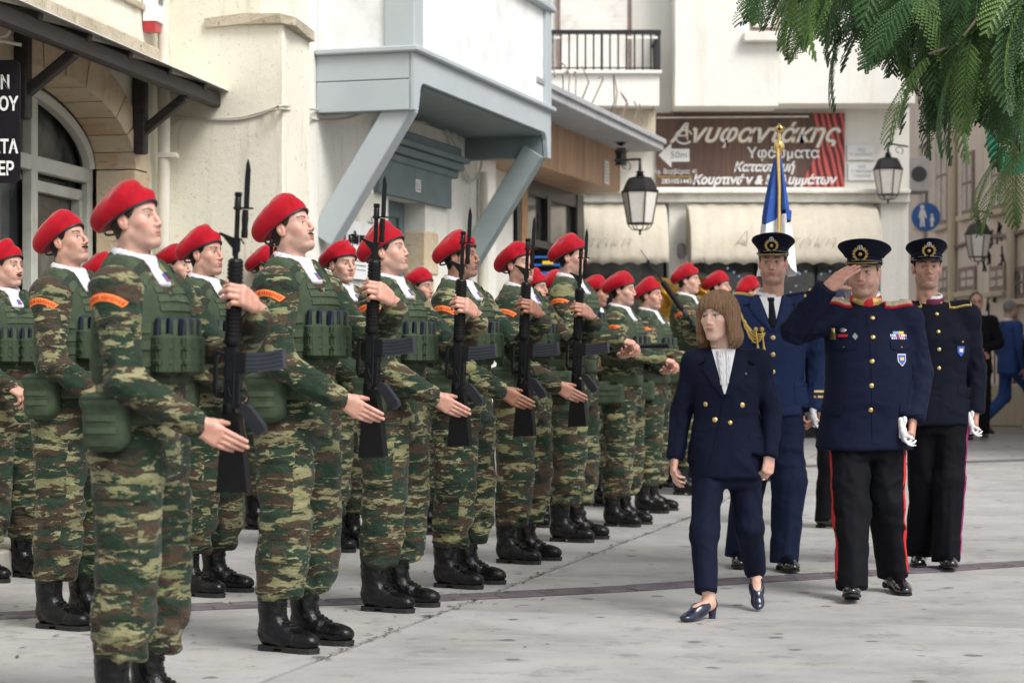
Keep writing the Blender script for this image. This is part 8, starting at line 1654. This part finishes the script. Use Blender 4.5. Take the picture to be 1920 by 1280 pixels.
def tree():
    t = thing('jacaranda_tree', 'feathery leaved tree hanging in from the top right corner', 'tree', (5.2, 11.0, 0)); rnd = random.Random(21)
    b = MB(); b.tube([(0, 0, 0), (0.05, 0, 1.2), (-0.05, 0.1, 2.6), (-0.2, 0, 3.8)], [0.22, 0.17, 0.15, 0.13], 14); trunk = b.obj('trunk', 'bark', t, True)
    crown = link('crown', None, t)
    b = MB(); base = Vector((-0.2, 0, 3.8)); tips = []
    for (px, py, Y) in ((1500, -60, 9.5), (1560, -120, 10.5), (1640, -40, 9.0), (1700, 40, 9.8), (1760, 0, 8.8), (1830, 60, 9.2), (1880, 150, 8.6), (1920, 20, 8.4), (1930, 240, 9.0), (1790, 120, 10.0), (1600, -10, 10.0), (1900, 330, 9.6)):
        e = at(px, py - 40, Y) - t.location; m = base.lerp(e, 0.5) + Vector((0, 0, 0.35)); P = [base.lerp(m, q / 5) if q < 5 else m.lerp(e, (q - 5) / 5) for q in range(11)]; P = [p + Vector((rnd.uniform(-.03, .03), rnd.uniform(-.03, .03), rnd.uniform(-.03, .03))) for p in P]; b.tube(P, [0.07 - 0.0062 * q for q in range(11)], 7); tips.append(e)
    b.obj('branch', 'bark', crown, True)
    # frond variants: a bipinnate leaf built of leaflets
    meshes = []
    for v in range(4):
        r2 = random.Random(v); V = []; F = []; np_ = 15; L_ = 0.40
        for i in range(np_):
            tt = (i + 1) / np_; x = L_ * tt; zz = -0.18 * tt * tt * L_ * 2; 
            for s in (-1, 1):
                pl = 0.120 * math.sin(math.pi * (0.12 + 0.80 * tt)) * r2.uniform(0.85, 1.1) + 0.01; ang = R(52 - 18 * tt); n2 = 10
                for j in range(n2):
                    f = (j + 0.6) / n2; cx = x + pl * f * math.cos(ang); cy = s * pl * f * math.sin(ang); cz = zz - 0.28 * pl * f * f - 0.006
                    for q in (-1, 1):
                        a2 = s * ang + q * 1.05; l2 = 0.0175 * (1 - 0.45 * f) * r2.uniform(0.8, 1.15); w2 = 0.0062; dx, dy = math.cos(a2) * l2, math.sin(a2) * l2; o = len(V); V += [(cx, cy, cz), (cx + dx * .5 - dy / l2 * w2, cy + dy * .5 + dx / l2 * w2, cz + 0.002), (cx + dx, cy + dy, cz - 0.004), (cx + dx * .5 + dy / l2 * w2, cy + dy * .5 - dx / l2 * w2, cz + 0.001)]; F.append((o, o + 1, o + 2, o + 3))
                o = len(V); ex, ey, ez = x + pl * math.cos(ang), s * pl * math.sin(ang), zz - 0.28 * pl; V += [(x, 0, zz), (x, s * 0.002, zz + 0.0015), (ex, ey, ez)]; F.append((o, o + 1, o + 2))
        for i in range(8):
            a, c = i / 8, (i + 1) / 8; o = len(V); f = lambda t_: (L_ * t_, -0.36 * t_ * t_ * L_); V += [(f(a)[0], -0.002, f(a)[1]), (f(c)[0], -0.002, f(c)[1]), (f(c)[0], 0.002, f(c)[1]), (f(a)[0], 0.002, f(a)[1])]; F.append((o, o + 1, o + 2, o + 3))
        for m in ('leaf_dark', 'leaf_light'):
            me = bpy.data.meshes.new('frond'); me.from_pydata(V, [], F); me.materials.append(MATS[m]); meshes.append(me)
    # where the foliage hangs: outline traced from the photograph's mass, in depth 8 to 11 m
    def inside(px, py):
        lim = np.interp(px, [1430, 1460, 1500, 1560, 1600, 1660, 1720, 1780, 1850, 1880, 1925], [-60, -20, 5, 45, 30, 15, 90, 165, 165, 200, 205])
        return py < lim
    n = 0; tries = 0; cen = []
    spots = [(1895, 300), (1925, 310), (1910, 290), (1500, -20), (1560, 30), (1590, 60), (1740, 140), (1765, 160), (1800, 180)]
    while n < 296 and tries < 6000:
        tries += 1
        if n < len(spots): px, py = spots[n]
        else: px, py = rnd.uniform(1430, 1960), rnd.uniform(-110, 200)
        if n >= len(spots) and not inside(px, py + 40): continue
        Y = rnd.uniform(8.2, 11.2); p = at(px, py - 38, Y); yaw = rnd.uniform(0, 6.28) if rnd.random() < 0.3 else math.pi + rnd.gauss(0, 0.8); pitch = R(rnd.uniform(20, 75)); k = rnd.uniform(0.75, 1.15)
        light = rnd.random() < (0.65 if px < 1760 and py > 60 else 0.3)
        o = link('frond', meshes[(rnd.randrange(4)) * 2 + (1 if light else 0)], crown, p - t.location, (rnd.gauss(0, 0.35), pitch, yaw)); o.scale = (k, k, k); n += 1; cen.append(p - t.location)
    b = MB()
    for i in range(0, len(cen), 3):
        e = min(tips, key=lambda q: (q - cen[i]).length); c = cen[i]; b.tube([e, e.lerp(c, 0.5) + Vector((0, 0, 0.06)), c], [0.012, 0.008, 0.004], 5, caps=False)
    b.obj('twig', 'bark', crown, True)['kind'] = 'stuff'
# ================================================================ BUILD
std_mats(); suit_mats(); set_mats()
g = ground(); debris(g); house_with_arch(); hanging_sign(); old_house(); kiosk(); far_building(); right_building(); planter(); flag(); tree()
print('setting', round(time.time() - T0, 1))
RG = 'red bereted soldiers presenting arms in the front rank'; RR = 'rifles held upright by the front rank'; BR = 'soldiers of the rear rank'; GG = 'soldiers of the second group by the woman'
front = [   # px, yf, top, th, kit, head, yaw, pitch, skin, hair, stubble, moustache, beret, label, rifle label
 (264, 1345, 332, 19, 0, 'a', 0, 11, 'fair', 'hair_brown', 0.25, 0, 0, 'nearest soldier, clean shaven, lifting his chin behind the closest rifle', 'nearest rifle, its bayonet in front of the plain cream wall'),
 (558, 1213, 362, 26, 1, 'b', 4, 17, 'fair', 'hair_brown', 0.35, 0.7, 1, 'second soldier of the front rank, thin moustache, chin raised high', 'rifle whose bayonet stands against the blue grey door'),
 (737, 1140, 412, 24, 2, 'c', 6, 12, 'fair', 'hair_brown', 0.35, 0, 2, 'stocky full faced soldier standing before the door number 35', 'rifle with its bayonet just left of the second oriel brace'),
 (868, 1097, 428, 25, 3, 'd', 6, 6, 'tan', 'hair_black', 0.5, 0, 0, 'darker skinned soldier before the second oriel brace', 'rifle before the timber jamb of the kiosk'),
 (980, 1052, 450, 27, 4, 'e', -16, 8, 'light', 'hair_brown', 0.25, 0, 1, 'soldier whose face is crossed by a rifle, before the kiosk', 'farthest upright rifle, ending at the tall soldier')]
for px, yf, top, th, kit, hd, yaw, pitch, skin, hair, stub, must, bv, lab, rl in front:
    s = soldier(px, yf, top, th, 'present', kit, hd, yaw, pitch, 0, skin, hair, stub, must, lab, RG, bv, seed=kit); give_rifle(s, label=rl, group=RR)
for px, yf, top, th, kit, hd, yaw, pitch, skin, hair, stub, lab, Yo in [
 (1075, 1012, 435, 22, 0, 'f', 4, 4, 'fair', 'hair_black', 0.2, 'very tall slim soldier at the end of the front rank, arms forward', None),
 (1168, 984, 507, 22, 1, 'b', 2, 0, 'fair', 'hair_black', 0.35, 'soldier holding a short black rod, right behind the tall slim one', None),
 (1222, 960, 517, 20, 2, 'e', -10, 2, 'light', 'hair_brown', 0.3, 'soldier with both hands forward, half hidden by the rod holder', None),
 (1292, 935, 490, 18, 0, 'a', 0, 2, 'fair', 'hair_brown', 0.2, 'soldier directly behind the woman with an orange shoulder arc and slanted rifle', None),
 (1350, 925, 506, 20, 1, 'd', 0, 2, 'light', 'hair_black', 0.3, 'soldier seen over the hair of the woman', None),
 (1408, 918, 515, 20, 2, 'c', 20, 0, 'light', 'hair_brown', 0.3, 'soldier mostly hidden behind the shoulder of the air force officer', None)]:
    s = soldier(px, yf, top, th, 'baton', kit, hd, yaw, pitch, 0, skin, hair, stub, 0, lab, GG, kit % 3, seed=kit + 9, wide=1.0)
    if px in (1075, 1168, 1222):
        M = Matrix.Translation(s.location) @ Matrix.Rotation(s.rotation_euler.z, 4, 'Z') @ Matrix.Scale(s.scale[0], 4)
        b = MB(); b.tube([(0.22, 0.02, 1.135), (0.60, -0.03, 1.14)], 0.012, 8); b.tube([(0.50, -0.018, 1.14), (0.60, -0.03, 1.14)], 0.016, 8); b.V = [M @ Vector(v) for v in b.V]; o = b.obj('baton', 'rifle_metal', None, True); o['label'] = {1075: 'short black rod held by the tall slim soldier', 1168: 'short black rod held by the middle soldier of the three', 1222: 'short black rod nearest the sleeve of the woman'}[px]; o['category'] = 'rod'; o['group'] = 'rods held by the second group'
rear = [   # px, yf, top, th, kit, head, yaw, pitch, skin, hair, stubble, moustache, pose, Y, label, rifle
 (138, 1172, 392, 24, 1, 'd', 2, 16, 'light', 'hair_black', 0.3, 1.3, 'present', 'rear rank soldier with thick black moustache behind the nearest soldier', False),
 (15, 1085, 447, 40, 2, 'c', 12, 3, 'fair', 'hair_brown', 0.2, 0.9, 'port', 'round faced soldier with small moustache cut by the left edge', False),
 (390, 1112, 420, 24, 3, 'b', 0, 6, 'light', 'hair_black', 0.4, 0, 'present', 'soldier seen between the nearest two, his face behind a bayonet', 'rifle rising behind the back of the second soldier'),
 (445, 975, 450, 26, 4, 'e', -14, 2, 'fair', 'hair_brown', 0.2, 0, 'port', 'small soldier deep behind, right of the nearest bayonet', False),
 (505, 990, 458, 24, 0, 'a', 0, 2, 'light', 'hair_brown', 0.3, 0, 'port', 'soldier hidden behind the second soldier, only his beret showing', False),
 (645, 1030, 448, 32, 0, 'f', -18, 0, 'fair', 'hair_brown', 0.15, 0, 'present', 'young soldier looking our way beside the wall plaque', 'short seen rifle beside the young soldier near the plaque'),
 (790, 998, 500, 30, 1, 'a', 0, 0, 'light', 'hair_brown', 0.3, 0, 'port', 'soldier almost wholly hidden behind the stocky one', False),
 (1003, 985, 500, 24, 2, 'd', 0, 0, 'light', 'hair_black', 0.3, 0, 'port', 'short soldier between the last two rifles', False),
 (1043, 975, 503, 24, 3, 'a', 0, 0, 'light', 'hair_brown', 0.3, 0, 'port', 'soldier behind the tall slim one, only his beret showing', False),
 (1118, 950, 515, 22, 4, 'c', 8, -2, 'tan', 'hair_black', 0.45, 0, 'port', 'older dark browed soldier between the tall slim one and the rod holder', False),
 (330, 1010, 455, 30, 1, 'b', 10, 0, 'fair', 'hair_brown', 0.2, 0, 'port', 'soldier peeping out beside the neck of the nearest soldier', False),
 (195, 1060, 470, 30, 2, 'a', 4, 0, 'fair', 'hair_brown', 0.2, 0, 'port', 'soldier glimpsed between the moustached one and the nearest one', False)]
for px, yf, top, th, kit, hd, yaw, pitch, skin, hair, stub, must, pose, lab, rl in rear:
    k2 = kit if pose == 'present' else kit % 2
    s = soldier(px, yf, top, th, pose, k2, hd, yaw, pitch, 0, skin, hair, stub, must, lab, BR, kit % 3, seed=kit + 20)
    if rl: give_rifle(s, label=rl, group='rifles of the rear rank')
    elif pose == 'present': give_rifle(s, label='rifle of the moustached soldier, hidden behind the nearest soldier', group='rifles of the rear rank')
# slanted rifle behind the soldier next to the woman
for (p0, p1, Y, lab) in (((1275, 575), (1200, 468), 17.6, 'slanted rifle rising to the left behind a red beret'), ((1345, 560), (1318, 482), 19.0, 'slanted rifle barrel above the hair of the woman')):
    r = copy_thing(_rifles[0]); a, b_ = at(*p0, Y), at(*p1, Y); d = (b_ - a).normalized(); q = d.to_track_quat('Z', 'Y'); r.rotation_mode = 'XYZ'; r.rotation_euler = q.to_euler(); r.location = b_ - d * 1.095; r.scale = (1, 1, 1); r['label'] = lab; r['category'] = 'rifle'; r['group'] = 'slanted rifles of the second group'
woman(); r_, J_ = saluting_officer(); held_gloves(r_, (0.145, 0.150, 0.800), 'white gloves in the left hand of the saluting officer')
r_, J_ = airforce_officer(); held_gloves(r_, (0.07, 0.235, 0.84), 'white gloves half hidden beside the blue trousers'); r_, J_ = rear_officer(); held_gloves(r_, (0.05, 0.175, 0.80), 'white gloves of the officer with the maroon collar')
def civilian(px, Y, top, th, lab, cloth, trous, hair, hd, yaw, pitch, walk=0, shirt=True, beret=None, shoe_m='patent_black', clasp=False, group=None, instrument=False, seed=0, height=None):
    J = dict(pelvis=(0, 0, 0.93), chest=(0, 0, 1.28), neck=(-0.02, 0, 1.48), shr=(0, -0.185, 1.42), shl=(0, 0.185, 1.42), elr=(0.0, -0.26, 1.14), wrr=(0.06, -0.25, 0.90), ell=(0.0, 0.26, 1.14), wrl=(0.06, 0.25, 0.90),
        hir=(0, -0.09, 0.90), hil=(0, 0.09, 0.90), knr=(0.04 + walk * 0.30, -0.09, 0.49), knl=(0.03 - walk * 0.05, 0.09, 0.49), anr=(walk * 0.36, -0.09, 0.10), anl=(-walk * 0.38, 0.09, 0.12 + 0.05 * walk))
    if clasp: J.update(wrr=(0.20, -0.04, 1.05), wrl=(0.20, 0.05, 1.07), elr=(0.02, -0.27, 1.16), ell=(0.02, 0.27, 1.16))
    z0 = gz(Y); sc_ = (pyZ(top, Y) - z0) / (1.79 if beret is None else 1.82); root = thing('person', lab, 'person', (pxX(px, Y), Y, z0), -R(th), sc_, group)
    key = ('civ', walk, clasp, cloth, trous)
    if key not in _cache:
        tv, tf = suit_trousers(J, 0.98, h=0.013, seed=3); sec = [(0.80, 0, 0, 0.145, 0.20), (0.95, 0, 0, 0.14, 0.185), (1.10, 0.01, 0, 0.13, 0.175), (1.28, 0.01, 0, 0.13, 0.195), (1.40, -0.005, 0, 0.11, 0.185), (1.46, -0.015, 0, 0.085, 0.11), (1.49, -0.025, 0, 0.07, 0.07)]
        jv, jf = suit_jacket(J, sec, h=0.012, seed=4); bj = bvh_of(jv, jf); o1 = apobj('x', applique(bj, (0, 0, 1.37), (1, 0, 0.1), (0, 0, 1), 0, 0, 0.003, 6, 8, lambda u, v: (u * (0.003 + 0.055 * (v + 1) / 2), v * 0.11), edge=0.8), 'shirt_white', None); o2 = apobj('x', applique(bj, (0, 0, 1.37), (1, 0, 0.1), (0, 0, 1), 0, 0, 0.008, 3, 8, lambda u, v: (u * 0.018, v * 0.10)), 'ribbon_sky', None)
        nv, nf = neck_ring(1.505, 0.062, -0.026, 0, 0.008, 2.4, 0.014); _cache[key] = (newmesh('trousers', tv, tf, trous), newmesh('jacket', jv, jf, cloth), o1.data, o2.data, newmesh('collar', nv, nf, 'shirt_white')); bpy.data.objects.remove(o1); bpy.data.objects.remove(o2)
    c = _cache[key]; link('trousers', c[0], root); jk = link('jacket', c[1], root)
    if shirt: link('shirt', c[2], root); link('tie', c[3], root)
    link('shirt_collar', c[4], root)
    H = [relaxed_hand(J['wrr'], J['elr'], (-0.2, 1, 0), side=-1), relaxed_hand(J['wrl'], J['ell'], (-0.2, -1, 0), side=1)]
    X = finish_person(root, J, head(hd), (0.0, 0, 1.645), 'light', hair, H, yaw, pitch, 0, 0.3, seed, (0, 0))
    if beret: bm_, bd = beret_meshes(1); me = bm_.copy(); me.materials[0] = MATS[beret]; o = link('beret', me, root); o.matrix_local = X; link('band', bd, o)
    for q in 'rl': shoe('shoe', root, J['an' + q], 0, 12 if (walk and q == 'r') else (-25 if walk else 0), m=shoe_m)
    return root, X
r_, X_ = civilian(1830, 26.2, 545, 96, 'man in black suit and glasses standing with clasped hands at the back', 'black_wool', 'black_wool', 'hair_greybrown', 'airman', 0, 0, clasp=True, seed=31)
b = MB()
for s_ in (-1, 1): b.tube([(0.100, s_ * 0.032 + 0.019 * math.cos(a), 0.006 + 0.014 * math.sin(a)) for a in np.linspace(0, 6.28, 14)[:-1]], 0.0022, 5, close=True); b.tube([(0.100, s_ * 0.052, 0.010), (0.0, s_ * 0.082, 0.012)], 0.0022, 5)
b.tube([(0.100, -0.013, 0.010), (0.100, 0.013, 0.010)], 0.0022, 5); o = b.obj('glasses', 'iron_black', r_, True); o.matrix_local = X_
civilian(1893, 27.6, 560, -18, 'grey haired man in bright blue suit striding away with brown shoes', 'suit_blue', 'suit_blue', 'hair_grey', 'c', 10, -10, walk=1, shirt=False, shoe_m='brown_leather', seed=32)
civilian(1952, 27.0, 566, 60, 'man in dark suit half cut off by the right edge', 'black_wool', 'black_wool', 'hair_greybrown', 'general', 0, 0, seed=33)
mat('navy_felt', (0.010, 0.016, 0.045), 0.9)
for px, Y, top, lab in ((1252, 18.6, 541, 'bandsman in navy beret beside a brass horn'), (1560, 14.8, 528, 'figure in navy beret hidden behind the raised arm'), (1108, 21.0, 560, 'bandsman mostly hidden behind the soldiers, boots showing between their legs')):
    civilian(px, Y, top, 40, lab, 'dark_navy_wool', 'black_wool', 'hair_black', 'd', 0, 0, beret='navy_felt', group='band members in navy berets', seed=35)
for px, py, Y, lab in ((1240, 562, 18.0, 'brass sousaphone bell left of the red beret near the woman'), (1313, 560, 18.7, 'brass horn bell right of the same red beret')):
    t = thing('brass_horn', lab, 'brass horn', at(px, py, Y), 0, 1.0, 'brass horns of the band'); b = MB(); b.lathe([(0.015, 0.45), (0.03, 0.30), (0.06, 0.15), (0.12, 0.06), (0.19, 0.01), (0.195, 0.0), (0.185, 0.012), (0.10, 0.075), (0.04, 0.20)], 28); b.V = [(x, z, y) for x, y, z in b.V]; b.obj('bell', 'brass', t, True)
    b = MB(); b.tube([(0, 0.43, 0), (0.0, 0.50, -0.10), (0.0, 0.45, -0.35), (0.0, 0.30, -0.45), (0.0, 0.15, -0.40)], 0.022, 8); b.obj('tubing', 'brass', t, True)
print('all', round(time.time() - T0, 1), 'polys', sum(len(me.polygons) for me in bpy.data.meshes))
